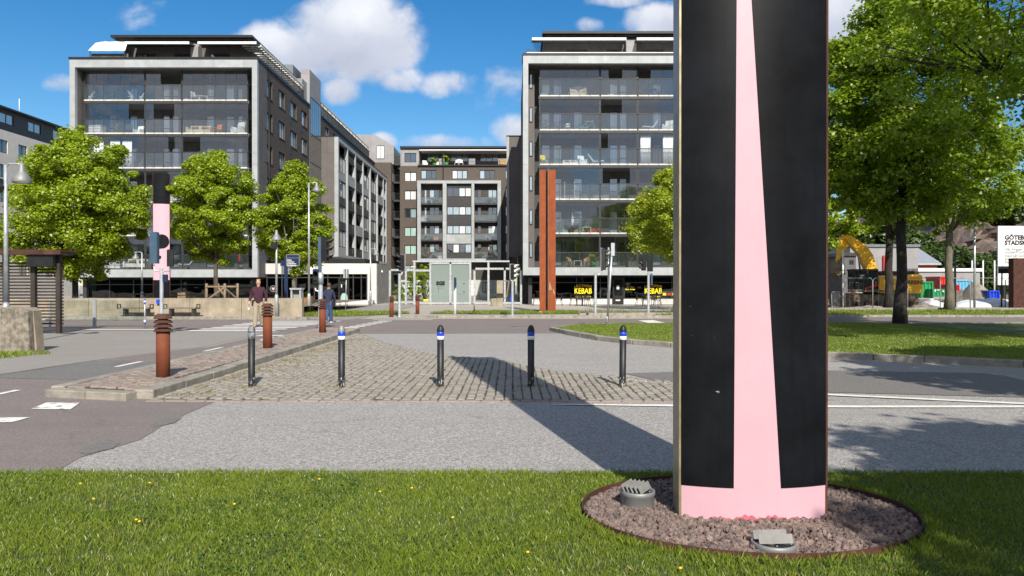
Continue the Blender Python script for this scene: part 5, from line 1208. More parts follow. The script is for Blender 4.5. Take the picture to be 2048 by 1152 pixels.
head(t, gx(1027, d) - gx(1025, d), 0, gz(557, d), gz(529, d) - gz(557, d), R(60), 3, 'black', board=True, wd=.3, hood='edge')
MB().box(-.12, -.04, -.04, .04, gz(602, d), gz(593, d)).build('push_button_box', M['blue'], t)
d = 38.0; t = signal('tall signal on an offset arm beside the leaning pole before the kebab shop', 1191, d, gz(546, d), .065)
MB().tube([(0, 0, gz(548, d)), (.15, 0, gz(550, d)), (.3, 0, gz(545, d)), (.3, 0, gz(540, d))], .035, 8).build('arm', M['galvplain'], t)
head(t, gx(1207, d) - gx(1191, d), 0, gz(540, d), gz(497, d) - gz(540, d), R(70), 3, 'charcoal', board=True, wd=.26)
d = 40.5; t = signal('signal with a large black back in front of the yellow green tree', 1297, d, gz(545, d), .065)
head(t, gx(1300, d) - gx(1297, d), 0, gz(543, d), gz(514, d) - gz(543, d), R(165), 3, 'black', wd=.3)
head(t, gx(1288, d) - gx(1297, d), .12, gz(541, d), gz(522, d) - gz(541, d), R(-75), 2, 'black', wd=.24)
MB().box(.13, .2, -.12, .12, gz(570, d), gz(547, d)).build('pedestrian_head', M['navy'], t)
# poles and signs
def pole(name, label, cat, a, b, r, m='galvplain', group=None):
    t = thing(name, label, cat, a, group); MB().tube([a, b], [r, r * .9], 10).build('pole', M[m], t); return t
d = 27.6; t = pole('bare_signpost', 'bare grey signpost leaning to the right on the lawn tip', 'signpost', (gx(1214, d), d, .1), (gx(1225, d), d, gz(487, d)), .042)
MB().lathe([(.05, 0), (.052, .3), (.04, .34)], (gx(1214, d), d, .1), 10).build('ground_socket', M['galvplain'], t)
mb = MB(); mb.box(-.06, .07, -.012, .012, gz(512, d), gz(486, d)); mb.xf(Matrix.Translation((gx(1225, d), d - .05, 0))); mb.build('sign_bracket', M['galvplain'], t)
d = 36.5; t = pole('white_marker_post', 'white post with an edge-on dark blue sign on the far kerb', 'signpost', (gx(910, d), d, .1), (gx(910, d), d, gz(575, d)), .07, 'white')
MB().box(gx(910, d) - .03, gx(910, d) + .05, d - .25, d + .25, gz(575, d), gz(555, d)).build('sign_plate', M['signblue'], t)
d = 47; t = pole('signpost', 'thin signpost with two edge-on plates before the bistro', 'signpost', (gx(691, d), d, 0), (gx(693, d), d, gz(540, d)), .03)
for s in (-1, 1): MB().box(gx(692 + s * 2.5, d) - .05, gx(692 + s * 2.5, d) + .05, d - .2, d + .2, gz(556, d), gz(538, d)).build('sign_plate', M['galvplain'], t)
d = 40; t = thing('wayfinding_sign', 'dark blue wayfinding signpost with white lettering in front of the bistro', 'sign', (gx(571, d), d, 0))
MB().box(gx(569, d), gx(575, d), d - .07, d + .07, 0, gz(514, d)).build('post', M['signblue'], t)
for (x0, x1, y0, y1) in ((575, 599, 510, 531), (562, 569, 521, 532)):
    p = MB().box(gx(x0, d), gx(x1, d), d - .11, d - .05, gz(y1, d), gz(y0, d)).build('sign_panel', M['signblue'], t)
    if x0 == 575:
        fr = MB(); a, b, c, e = gx(x0, d), gx(x1, d), gz(y1, d), gz(y0, d)
        fr.box(a - .03, a, d - .115, d - .05, c, e); fr.box(b, b + .03, d - .115, d - .05, c, e); fr.box(a - .03, b + .03, d - .115, d - .05, e, e + .03); fr.box(a - .03, b + .03, d - .115, d - .05, c - .03, c); fr.box(a, b, d - .118, d - .112, e - .17, e - .15); fr.build('panel_frame', M['alu'], p)
        text('panel_lettering', 'Södra', .10, M['white'], (a + .02, d - .116, e - .30), p, align='LEFT', bold=.003)
        for i, s_ in enumerate(('Centrum', 'Lindholmen', 'Slottsberget')): text('panel_lettering', s_, .10, M['white'], (a + .02, d - .116, e - .40 - i * .1), p, align='LEFT', bold=.003)
d = 27.5; t = thing('delineator_post', 'slim grey marker post with blue and white bands beside the glass barrier', 'post', (gx(289.5, d), d, 0)); X = gx(289.5, d)
MB().tube([(X, d, 0), (X, d, gz(598, d))], .024, 8).build('post', M['galvplain'], t)
for k, (y0, y1, m_) in enumerate(((598, 601, 'blue'), (601.2, 605, 'white'), (605.2, 608, 'blue'), (640, 645, 'white'), (645.2, 648, 'blue'))): MB().tube([(X, d, gz(y1, d)), (X, d, gz(y0, d))], .036, 10).build('band', M[m_], t)
d = 28; t = thing('glass_barrier', 'clear glass barrier with grey posts right of the bus shelter', 'barrier', (gx(188, d), d, 0))
mb = MB()
for px in (100, 187.5, 190.5): MB().box(gx(px, d) - .03, gx(px, d) + .03, d - .03, d + .03, 0, gz(598, d)).build('post', M['galvplain'], t)
MB().box(gx(100, d) + .031, gx(187, d) - .032, d - .02, d + .02, gz(600, d), gz(598.4, d)).box(gx(191, d) + .03, gx(290, d), d - .02, d + .02, gz(600, d), gz(598.4, d)).build('top_rail', M['galvplain'], t)
MB().box(gx(101, d), gx(186, d), d - .006, d + .006, .25, gz(601, d)).box(gx(192, d), gx(289, d), d - .006, d + .006, .25, gz(601, d)).build('glass_panel', M['clear'], t)
# concrete walls
t = thing('concrete_wall', 'long grey brown concrete retaining wall with panel joints across the road', 'wall', (gx(380, 37), 37, 0)); xs = [-27.5, -23.4, -20.9, -18.4, -15.9, -13.35, -11.6, -10.35]
for i, (a, b) in enumerate(zip(xs[:-1], xs[1:])):
    mb = MB(); mb.prism([(37.0, 0), (37.02, .95), (37.32, .95), (37.34, 0)], a + .012, b - .012, 'x'); mb.build('wall_panel', M['conc'], t)
sheet('wall_terrace', [(-27.5, 37.3), (-10.6, 37.3), (-10.6, 56), (-27.5, 56)], .5, M['soildry'])
t = thing('concrete_block', 'pitted concrete block wall with a smooth end at lower left', 'wall', (-12, 17.8, 0))
mb = MB(); mb.prism([(-19, 0), (-11.39, 0), (-11.44, .98), (-11.56, 1.05), (-19, 1.10)], 17.72, 17.90, 'y'); mb.build('pitted_face', M['concd'], t)
mb = MB(); mb.prism([(-19, 0), (-11.34, 0), (-11.43, .985), (-11.55, 1.06), (-19, 1.11)], 17.903, 18.2, 'y'); mb.build('smooth_end', M['conc'], t)
sheet('kerb_ground', [(-19, 15.6), (-11.5, 16.4), (-11.2, 17.3), (-19, 17.7)], .018, M['concd'])
GBn = 'benches along the concrete wall'
def bench(label, px0, px1, d=36.45):
    t = thing('bench', label, 'bench', (gx((px0 + px1) / 2, d), d, 0), GBn); a, b = gx(px0, d), gx(px1, d); zs = .50
    MB().box(a + .1, b - .1, d - .22, d + .25, zs - .05, zs).build('seat', M['slat'], t)
    for xx in (a + .22, b - .3): MB().box(xx, xx + .1, d - .16, d + .2, .01, zs - .051).build('leg', M['charcoal'], t)
    for xx in (a - .05, b - .05):
        mb = MB(); mb.box(xx, xx + .18, d - .2, d - .14, zs - .06, zs - .02); mb.box(xx, xx + .18, d - .2, d - .14, zs + .14, zs + .18); mb.box(xx, xx + .035, d - .2, d - .14, zs - .02, zs + .14); mb.box(xx + .145, xx + .18, d - .2, d - .14, zs - .02, zs + .14); mb.build('armrest', M['charcoal'], t)
bench('slim bench behind the banded marker post by the concrete wall', 240, 305); bench('slim bench right of the twin signal by the concrete wall', 332, 398)
# bus shelter
d = 24.6; a, b = -21.5, gx(124, d); zr = gz(500, d)
t = thing('bus_shelter', 'dark bus shelter with slatted wooden back and rusty roof edge', 'shelter', (a / 2 + b / 2, d, 0))
MB().box(a, gx(134, d), d - .35, d + .5, zr - .15, zr - .05).build('roof', M['black'], t); MB().box(a, gx(134, d) + .02, d - .39, d - .353, zr - .16, zr).build('roof_fascia', M['rustdark'], t); MB().box(a, gx(134, d), d - .35, d + .5, zr - .048, zr - .02).build('roof_sheet', M['rust'], t)
for px in (-40, 11, 67, 117):
    mb = MB(); xx = gx(px, d); mb.box(xx - .07, xx + .07, d - .05, d + .09, 0, zr - .152); mb.build('post', M['woodd'], t)
mb = MB(); z = .3
while z < zr - .35: mb.box(a, b - .02, d + .10, d + .13, z, z + .055); z += .105
mb.build('slatted_back', M['woodd'], t)
MB().box(a, b - .3, d - .4, d - .06, .46, .5).build('seat', M['galvplain'], t)
mb = MB(); mb.box(b - .95, b - .12, d - .3, d - .15, zr - .55, zr - .16); mb.build('departure_display', M['black'], t)
# glass screen with the notice between the towers
d = 61.0; sx_ = lambda px: gx(px, d); sz = lambda py: gz(py, d)
t = thing('glass_screen', 'tall pale steel framed glass screen with two frosted panels between the towers', 'screen', (sx_(905), d, 0)); pw_ = .16
def post(px, y0, y1): MB().box(sx_(px) - pw_ / 2, sx_(px) + pw_ / 2, d - .08, d + .08, sz(y1), sz(y0)).build('post', M['galvplain'], t)
def beam(p0, p1, py, h=.16, m='galvplain'): MB().box(sx_(p0) + pw_ / 2 + .002, sx_(p1) - pw_ / 2 - .002, d - .07, d + .07, sz(py) - h / 2, sz(py) + h / 2).build('beam', M[m], t)
for px in (829, 861, 940.5, 977): post(px, 524.4, 609)
for px in (780, 812, 949, 1009.5, 1042): post(px, 541, 609)
for px in (901,): post(px, 528, 605)
MB().box(sx_(828) - .1, sx_(1019), d - .1, d + .1, sz(524.2), sz(521)).build('top_beam', M['galvplain'], t)
for p0, p1, py in ((829, 861, 541), (861, 901, 606.5), (901, 940.5, 606.5), (861, 901, 526.5), (901, 940.5, 526.5), (780, 812, 540), (812, 829, 540), (780, 812, 604.5), (812, 829, 604.5), (829, 861, 606), (949, 977, 537.5), (977, 1009.5, 537.5), (1009.5, 1042, 537.5), (949, 977, 606), (977, 1009.5, 606), (1009.5, 1042, 606)): beam(p0, p1, py)
for p0, p1, y0, y1, m_ in ((861, 901, 529, 604, 'frost'), (901, 940.5, 529, 604, 'frost'), (780, 812, 543, 602, 'clear'), (812, 829, 543, 602, 'clear'), (829, 861, 544, 604, 'clear'), (949, 977, 541, 604, 'clear'), (977, 1009.5, 541, 604, 'clear'), (1009.5, 1042, 541, 604, 'clear')):
    g_ = MB().box(sx_(p0) + .1, sx_(p1) - .1, d - .008, d + .008, sz(y1), sz(y0)).build('frosted_panel' if m_ == 'frost' else 'glass_panel', M[m_], t)
    if m_ == 'frost' and p0 == 861:
        text('panel_lettering', 'SGS', .42, M['black'], (sx_(881), d - .022, sz(570)), g_, bold=.03)
        mb = MB()
        for z in (573, 577.5): mb.box(sx_(875), sx_(888), d - .012, d - .009, sz(z + .35), sz(z))
        mb.box(sx_(877), sx_(877.5), d - .012, d - .009, sz(586), sz(573)); mb.build('panel_drawing', M['black'], g_)
    elif m_ == 'frost':
        mb = MB()
        for (x_, z) in ((912, 567.5), (928, 567.5), (912, 584), (928, 584)): mb.box(sx_(x_ - 2), sx_(x_ + 2), d - .012, d - .009, sz(z + .8), sz(z - .8))
        mb.box(sx_(909), sx_(931), d - .012, d - .009, sz(588.7), sz(588.4)); mb.build('panel_drawing', M['black'], g_)
for px, r_ in ((847, 0), (852, 0), (857, 0)): pass
mb = MB(); xx = sx_(855)
stick = MB().box(sx_(847), sx_(857), d - .02, d - .009, sz(602.5), sz(598.5)).build('poster', M['lettery'], t)
# concrete stone with a bent arm
d = 57; t = thing('concrete_monument', 'stacked concrete blocks with a bent brown metal arm before the glass screen', 'monument', (gx(998, d), d, 0)); q = lambda px: gx(px, d); zq = lambda py: gz(py, d)
MB().cbox(q(993.5), q(1006), d - .22, d + .22, zq(587), zq(561), .02).build('upper_block', M['conc'], t); MB().box(q(994.5), q(1005), d - .14, d + .14, zq(596), zq(587)).build('neck', M['woodd'], t)
MB().cbox(q(994), q(1006), d - .25, d + .25, 0, zq(596), .02).build('lower_block', M['conc'], t); MB().cbox(q(983.5), q(993.7), d - .3, d + .2, 0.0, zq(597), .02).build('seat_block', M['conc'], t); MB().cbox(q(981), q(983.3), d - .28, d + .2, 0, zq(598), .01).build('side_slab', M['concd'], t)
mb = MB(); mb.bar((q(1005), d, zq(562)), (q(1018), d, zq(562)), .08); mb.bar((q(1018), d, zq(562)), (q(1013), d, zq(595)), .1); mb.bar((q(1013), d, zq(596)), (q(1005), d, zq(596)), .06); mb.build('bent_arm', M['slat'], t)
d = 42; t = thing('marker_stake', 'short rusty stake in a dark base plate on the grass strip', 'stake', (gx(948.5, d), d, 0)); MB().tube([(gx(948.5, d), d, .02), (gx(948.5, d), d, gz(607, d))], [.05, .02], 8).build('stake', M['rust'], t); MB().box(gx(938, d), gx(962, d), d - .9, d - .3, .02, .06).build('base_plate', M['black'], t)
# tree guard, wooden planter, cabinet and beams behind the wall
d = 41.2; q = lambda px: gx(px, d); zq = lambda py: gz(py, d)
t = thing('tree_guard', 'wooden tree guard of round posts and crossed rails round the young tree', 'tree guard', (q(438), d, .5))
for px, dy in ((413, 0), (423, .9), (449.5, 0), (463, .9)): MB().tube([(q(px), d + dy, .5), (q(px), d + dy, zq(567))], .07, 8).build('post', M['wood'], t)
for (a_, b_) in (((413, 573, 0), (449.5, 573, 0)), ((423, 573, .9), (463, 573, .9)), ((413, 601, 0), (449.5, 575, .0)), ((449.5, 575, 0), (463, 598, .9)), ((425, 575, .9), (445, 600, .9))): MB().bar((q(a_[0]), d - .09 + a_[2], zq(a_[1])), (q(b_[0]), d - .09 + b_[2], zq(b_[1])), .06, .09).build('rail', M['wood'], t)
d = 46; t = thing('wooden_planter', 'orange brown timber planter with greenery beside the bistro', 'planter', (gx(612, d), d, 0)); a_, b_ = gx(604, d), gx(622, d)
for k in range(5): MB().box(a_ - .06 + k * .012, b_, d, d + .7, .06 + k * .17, .06 + k * .17 + .155).build('board', M['woodo'], t)
bsh = bush('green herbs growing in the timber planter', ((a_ + b_) / 2, d + .35, .85), .32, .35, M['leaf'], 4, 14, 40, .08)
d = 43; t = thing('utility_cabinet', 'grey open fronted utility cabinet behind the end of the concrete wall', 'cabinet', (gx(591, d), d, .3)); a_, b_ = gx(581, d), gx(602, d); z_ = gz(576, d)
MB().box(a_, a_ + .1, d, d + .5, .3, z_ - .1).build('side_panel', M['galvplain'], t); MB().box(b_ - .1, b_, d, d + .5, .3, z_ - .1).build('side_panel', M['galvplain'], t); MB().box(a_ - .04, b_ + .04, d - .05, d + .55, z_ - .098, z_).build('lid', M['galvplain'], t); MB().box(a_ + .1, b_ - .1, d + .3, d + .4, .3, z_ - .1).build('back_panel', M['letterg'], t)
d = 45; t = thing('timber_beam', 'long horizontal timber rail behind the concrete wall before the left tower', 'rail', (gx(270, d), d, .5)); MB().box(gx(228, d), gx(308, d), d - .06, d + .06, gz(589, d), gz(586.5, d)).build('rail', M['slat'], t)
for px in (232, 268, 304): MB().box(gx(px, d) - .04, gx(px, d) + .04, d + .061, d + .13, .5, gz(586.5, d)).build('post', M['slat'], t)
d = 47; t = thing('timber_pile', 'sunlit pile of brown boards behind the wall beside the pink pillar', 'pile', (gx(378, d), d, .5))
for k, (p0, p1, py, tl) in enumerate(((358, 382, 600, 2), (358, 382, 594, -3), (359, 381, 588, -4), (386, 402, 599, 12), (388, 404, 595, 14), (386, 408, 602, 8))):
    mb = MB(); mb.box(0, gx(p1, d) - gx(p0, d), -.15, .15, -.07, .07); mb.xf(Matrix.Translation((gx(p0, d), d - .05 * k, gz(py, d))) @ Matrix.Rotation(R(tl), 4, 'Y')); mb.build('board', M['wood'], t)
d = 56; t = thing('lounge_chair', 'mint green chair outside the bistro door', 'chair', (gx(687, d), d, 0)); X = gx(687, d)
MB().box(X - .3, X + .3, d - .3, d + .25, .38, .44).build('seat', M['white'], t); mb = MB(); mb.prism([(-.28, .44), (.28, .44), (.24, .8), (.12, .98), (-.12, .98), (-.24, .8)], d + .2, d + .26, 'y'); mb.xf(Matrix.Translation((X, 0, 0))); mb.build('backrest', M['pmint'], t)
for sx2 in (-.25, .25):
    for sy in (-.25, .2): MB().tube([(X + sx2, d + sy, 0), (X + sx2, d + sy, .38)], .018, 6).build('leg', M['white'], t)
d = 35; t = thing('street_name_sign', 'small bright blue sign plate on a thin post left of the concrete wall', 'sign', (gx(150, 50), 50, 0)); d = 50
MB().box(gx(142, d), gx(165, d), d - .02, d + .02, gz(551, d), gz(544.5, d)).build('sign_plate', M['blue'], t); MB().tube([(gx(158, d), d + .04, .0), (gx(158, d), d + .04, gz(545, d))], .035, 8).build('post', M['galvplain'], t)
d = 36.9; t = thing('blue_plate', 'little blue notice plate on the concrete wall behind the twin signal', 'sign', (gx(318, d), d, .5)); MB().box(gx(313, d), gx(321, d), d - .03, d + .05, gz(607, d), gz(599, d)).build('plate', M['blue'], t)
# cafe tables and chairs outside the kebab shop
GC = 'black slatted chairs outside the kebab shop'; GT = 'black tables outside the kebab shop'
def cafe_chair(label, x, y, rz):
    t = thing('cafe_chair', label, 'chair', (0, 0, 0), GC)
    mb = MB()
    for k in range(5): mb.box(-.24, .24, -.22 + k * .095, -.15 + k * .095, .43, .45)
    mb.build('seat', M['black'], t); mb = MB()
    for k in range(6): mb.box(-.22 + k * .085, -.16 + k * .085, .24, .26, .43, .82)
    mb.box(-.25, .25, .235, .265, .82, .87); mb.build('backrest', M['black'], t)
    for sx2 in (-.23, .23): MB().tube([(sx2, -.28, 0), (sx2, -.2, .44), (sx2, -.18, .64)], .018, 6).build('leg', M['black'], t); MB().tube([(sx2, .34, 0), (sx2, .22, .44)], .018, 6).build('leg', M['black'], t); MB().box(sx2 - .02, sx2 + .02, -.2, .25, .63, .655).build('armrest', M['black'], t)
    t.location = (x, y, 0); t.rotation_euler = (0, 0, rz); return t
def cafe_table(label, x, y):
    t = thing('cafe_table', label, 'table', (0, 0, 0), GT); MB().cbox(-.4, .4, -.4, .4, .70, .735, .01).build('tabletop', M['charcoal'], t); MB().lathe([(.04, .02), (.035, .7)], n=10).build('pedestal', M['black'], t); MB().lathe([(.26, 0), (.26, .02), (.05, .03)], n=14).build('base', M['black'], t); t.location = (x, y, 0); return t
d = 58.2
t0 = cafe_table('black table before the left kebab window', gx(1164, d), d); c_ = cafe_chair('black chair left of the left kebab table', gx(1148, d), d, R(95))
dup(c_, (gx(1180, d), d, 0), R(-95), 'black chair right of the left kebab table'); dup(c_, (gx(1157, d), d - .8, 0), R(170), 'black chair with its back to the road at the left kebab table'); dup(c_, (gx(1171, d), d - .75, 0), R(188), 'black chair at the right front of the left kebab table')
dup(t0, (gx(1296, d), d, 0), 0, 'black table before the right kebab window')
for px, dy, rz, lb in ((1280, 0, 95, 'black chair left of the right kebab table'), (1314, 0, -95, 'black chair right of the right kebab table'), (1288, -.8, 172, 'black chair with its back to the road at the right kebab table'), (1303, -.75, 186, 'black chair at the right front of the right kebab table'), (1116, -.3, -80, 'black chair just right of the rust orange pillar'), (1074, -.2, 95, 'black chair just left of the rust orange pillar')):
    dup(c_, (gx(px, d), d + dy, 0), R(rz), lb)
def barrier(label, a, b, h, group, cat='barrier', wires=14, r=.02, name='crowd_barrier', m='galvplain'):
    t = thing(name, label, cat, (a[0], a[1], 0), group); A = Vector((*a, 0)); B = Vector((*b, 0)); u = (B - A)
    MB().tube([A + Vector((0, 0, 0)), A + Vector((0, 0, h - .15)), A + u * .06 + Vector((0, 0, h)), B - u * .06 + Vector((0, 0, h)), B + Vector((0, 0, h - .15)), B], r, 8).build('frame', M[m], t)
    mb = MB()
    for k in range(1, wires): p = A + u * k / wires; mb.tube([p + Vector((0, 0, .15)), p + Vector((0, 0, h - .01))], r * (.4 if h < 1.5 else .18), 4, cap=False)
    for z in (.15,): mb.tube([A + Vector((0, 0, z)), B + Vector((0, 0, z))], r * .7, 6)
    mb.build('bars', M[m], t); return t
barrier('galvanised crowd barrier before the right kebab window', (gx(1318, 50), 50), (gx(1352, 50), 50), 1.15, None)
tl = thing('bench_cushion', 'row of yellow and red cushions behind the crowd barrier', 'cushion', (gx(1336, 58.9), 58.9, .4))
for k, m_ in enumerate(('lettery', 'red', 'lettero')): MB().cbox(gx(1325 + k * 9, 58.9), gx(1332 + k * 9, 58.9), 58.8, 59.0, .78, .98, .03).build('cushion', M[m_], tl)
# ---------------------------------------------------------------- people
def skin_obj(name, pts, edges, m, parent, sub=2, rootv=0):
    """pts: [(x, y, z, rx, ry)]"""
    me = bpy.data.meshes.new(name); me.from_pydata([p[:3] for p in pts], edges, []); me.update(); me.materials.append(m)
    o = bpy.data.objects.new(name, me); C.objects.link(o); o.parent = parent; WL[o] = (0, 0, 0)
    md = o.modifiers.new('skin', 'SKIN'); md.use_smooth_shade = True
    if not me.skin_vertices: raise RuntimeError('no skin layer')
    for i, p in enumerate(pts):
        sv = me.skin_vertices[0].data[i]; sv.radius = (p[3], p[4] if len(p) > 4 else p[3]); sv.use_root = i == rootv; sv.use_loose = False
    if sub: sd = o.modifiers.new('smooth', 'SUBSURF'); sd.levels = sub; sd.render_levels = sub
    return o
def hand(pts, edges, wrist, fwd, side, grip=.3):
    # palm and five fingers as short chains from the wrist vertex
    W = Vector(pts[wrist][:3]); fwd = Vector(fwd).normalized(); side = Vector(side).normalized(); nrm = fwd.cross(side)
    pi = len(pts); pc = W + fwd * .055; pts.append((*pc, .034, .018)); edges.append((wrist, pi))
    for k, (off, l) in enumerate(((-.03, .062), (-.010, .075), (.010, .07), (.028, .055))):
        b = W + fwd * .095 + side * off; m1 = b + fwd * l * .5 + nrm * grip * .02; e = b + fwd * l * (1 - .4 * grip) + nrm * grip * .05
        i = len(pts); pts += [(*b, .0105), (*m1, .009), (*e, .0075)]; edges += [(pi, i), (i, i + 1), (i + 1, i + 2)]
    i = len(pts); b = W + fwd * .035 - side * .04; e = W + fwd * .085 - side * .058 + nrm * .02; pts += [(*b, .013), (*e, .0095)]; edges += [(pi, i), (i, i + 1)]
def person(label, loc, H, rz, pose, cloth, hair, hairlong=False, extras=None):
    t = thing('person', label, 'person', loc); WL[t] = (0, 0, 0); s = H / 1.80
    P = pose; v = lambda k: P[k]
    hips = (0, 0, .93); neck = (P.get('nx', 0), P.get('ny', 0), 1.49); headc = (P.get('hx', 0), P.get('hy', -.02), 1.665)
    pts = [(*hips, .10, .075), (0, P.get('cy', 0), 1.10, .10, .075), (0, P.get('cy', 0), 1.30, .125, .085), (*neck, .058, .058), (headc[0], headc[1] + .01, headc[2] - .075, .066, .074), (headc[0], headc[1], headc[2], .078, .096), (headc[0], headc[1] + .01, headc[2] + .085, .058, .07)]
    edges = [(0, 1), (1, 2), (2, 3), (3, 4), (4, 5), (5, 6)]
    for sd in (-1, 1):
        k = 'L' if sd > 0 else 'R'; i = len(pts)
        pts += [(sd * .165, P.get('cy', 0), 1.405, .045), (*P['elb' + k], .038), (*P['wri' + k], .028)]; edges += [(2, i), (i, i + 1), (i + 1, i + 2)]
        fw = Vector(P['wri' + k]) - Vector(P['elb' + k]); hand(pts, edges, i + 2, fw, (0, 1 if sd > 0 else -1, .1) if abs(fw.normalized().z) > .3 else (0, 0, 1), P.get('grip' + k, .4))
        i = len(pts); pts += [(sd * .085, 0, .86, .07), (*P['kne' + k], .05), (*P['ank' + k], .04), (P['ank' + k][0], P['ank' + k][1] + P['toe'] * .14, P['ank' + k][2] - .05, .036, .028)]
        edges += [(0, i), (i, i + 1), (i + 1, i + 2), (i + 2, i + 3)]
    skin_obj('body', pts, edges, M['skin'], t)
    # top: torso and sleeves
    tp = [(hips[0], hips[1], .83, .165, .128), (hips[0], hips[1], .88, .175, .135), (0, P.get('cy', 0), 1.08, .168, .128), (0, P.get('cy', 0), 1.30, .192, .135), (neck[0], neck[1], 1.46, .095, .09), (neck[0], neck[1], 1.52, .075, .075)]; te = [(0, 1), (1, 2), (2, 3), (3, 4), (4, 5)]
    for sd in (-1, 1):
        k = 'L' if sd > 0 else 'R'; i = len(tp); w_ = Vector(P['wri' + k]); e_ = Vector(P['elb' + k]); c_ = e_.lerp(w_, .93)
        tp += [(sd * .185, P.get('cy', 0), 1.415, .082), (*e_, .064), (*c_, .046)]; te += [(3, i), (i, i + 1), (i + 1, i + 2)]
    skin_obj(cloth[0][0], tp, te, M[cloth[0][1]], t)
    bp = [(0, 0, .93, .15, .115), (0, 0, 1.02, .145, .11)]; be = [(0, 1)]
    for sd in (-1, 1):
        k = 'L' if sd > 0 else 'R'; i = len(bp); a_ = Vector(P['ank' + k]); kn = Vector(P['kne' + k])
        bp += [(sd * .095, 0, .84, .122), (*kn, .098), (*kn.lerp(a_, .55), .088), (a_.x, a_.y, a_.z - .03, .082)]; be += [(0, i), (i, i + 1), (i + 1, i + 2), (i + 2, i + 3)]
    skin_obj(cloth[1][0], bp, be, M[cloth[1][1]], t)
    for sd in (-1, 1):
        k = 'L' if sd > 0 else 'R'; a = P['ank' + k]; ty = P['toe']
        skin_obj('shoe', [(a[0], a[1] - ty * .03, a[2] - .055, .045, .042), (a[0], a[1] + ty * .08, a[2] - .065, .046, .034), (a[0], a[1] + ty * .18, a[2] - .072, .036, .024)], [(0, 1), (1, 2)], M[cloth[2][1]], t)
    hp = [(headc[0], headc[1] + .035 * -P['toe'], headc[2] + .035, .098, .096), (headc[0], headc[1] + .004 * -P['toe'], headc[2] + .115, .092, .09)]
    if hairlong: hp = [(headc[0] + .02, headc[1] - .05 * P['toe'], headc[2] - .11, .07, .05), *hp]
    skin_obj('hair', hp, [(i, i + 1) for i in range(len(hp) - 1)], M[hair], t)
    ty = P['toe']; fy = headc[1] + ty * .092
    mb = MB(); mb.lathe([(0, -.012), (.012, -.006), (.013, .003), (0, .03)], (headc[0], fy, headc[2] - .03), 8); 
    for e in (-1, 1): mb.lathe([(0, -.007), (.010, 0), (0, .007)], (headc[0] + e * .032, fy - ty * .004, headc[2] + .008), 8)
    mb.build('nose_and_eyes' if False else 'face', M['skin'], t)
    mb = MB()
    for e in (-1, 1): mb.box(headc[0] + e * .032 - .017, headc[0] + e * .032 + .017, fy - .003, fy + .003, headc[2] + .018, headc[2] + .024)
    mb.box(headc[0] - .022, headc[0] + .022, fy - .004, fy + .004, headc[2] - .064, headc[2] - .058); mb.build('brows_and_mouth', M['hairb'], t)
    for e in (-1, 1): MB().lathe([(0, -.026), (.010, -.01), (.012, .01), (0, .026)], (headc[0] + e * .072, headc[1], headc[2] - .01), 8).build('ear', M['skin'], t)
    if extras: extras(t)
    t.rotation_euler = (0, 0, rz); t.scale = (s, s, s); return t
d = 28.2
def bag1(t):
    MB().cbox(-.24, -.15, -.06, .1, .78, 1.0, .02).build('hip_bag', M['black'], t)
person('man in a maroon sweater and beige trousers walking over the crossing', (gx(517, d), d, .01), 1.84, R(8),
    dict(toe=-1, cy=-.01, hx=0, hy=-.03, elbL=(.27, .04, 1.16), wriL=(.26, -.02, .91), elbR=(-.27, .03, 1.16), wriR=(-.30, -.12, .93), kneL=(.10, .02, .50), ankL=(.10, .20, .11), kneR=(-.09, -.12, .49), ankR=(-.09, -.20, .085), gripR=.8),
    (('sweater', 'maroon'), ('trousers', 'khaki'), ('shoe', 'shoe')), 'hairf', extras=bag1)
ph = thing('paper_cup', 'small white cup held by the man in maroon', 'cup', (gx(501, d), d - .17, 0)); MB().lathe([(.03, 0), (.036, .085), (.03, .086), (.028, .01)], (gx(500.5, d), d - .17, gz(620, d)), 12).build('cup_wall', M['white'], ph)
d = 31.6
def bag2(t):
    MB().cbox(.20, .30, -.1, .1, .70, .98, .03).build('shoulder_bag', M['black'], t); MB().bar((.25, 0, .98), (-.08, .02, 1.50), .03, .012).build('bag_strap', M['black'], t)
    skin_obj('scarf', [(-.06, .02, 1.50, .05), (0, -.06, 1.50, .05), (.07, .02, 1.51, .05), (0, .09, 1.51, .05)], [(0, 1), (1, 2), (2, 3)], M['slat'], t)
person('person in a navy jacket and jeans walking away past the signal', (gx(657, d), d, .01), 1.70, R(-6),
    dict(toe=1, cy=.01, hx=.02, hy=.03, elbL=(.25, .06, 1.15), wriL=(.26, .13, .93), elbR=(-.25, -.05, 1.15), wriR=(-.25, -.02, .92), kneL=(.07, .08, .50), ankL=(.06, .16, .085), kneR=(-.06, .03, .50), ankR=(-.07, -.20, .13)),
    (('jacket', 'navycloth'), ('jeans', 'denim'), ('shoe', 'white')), 'hairb', True, extras=bag2)

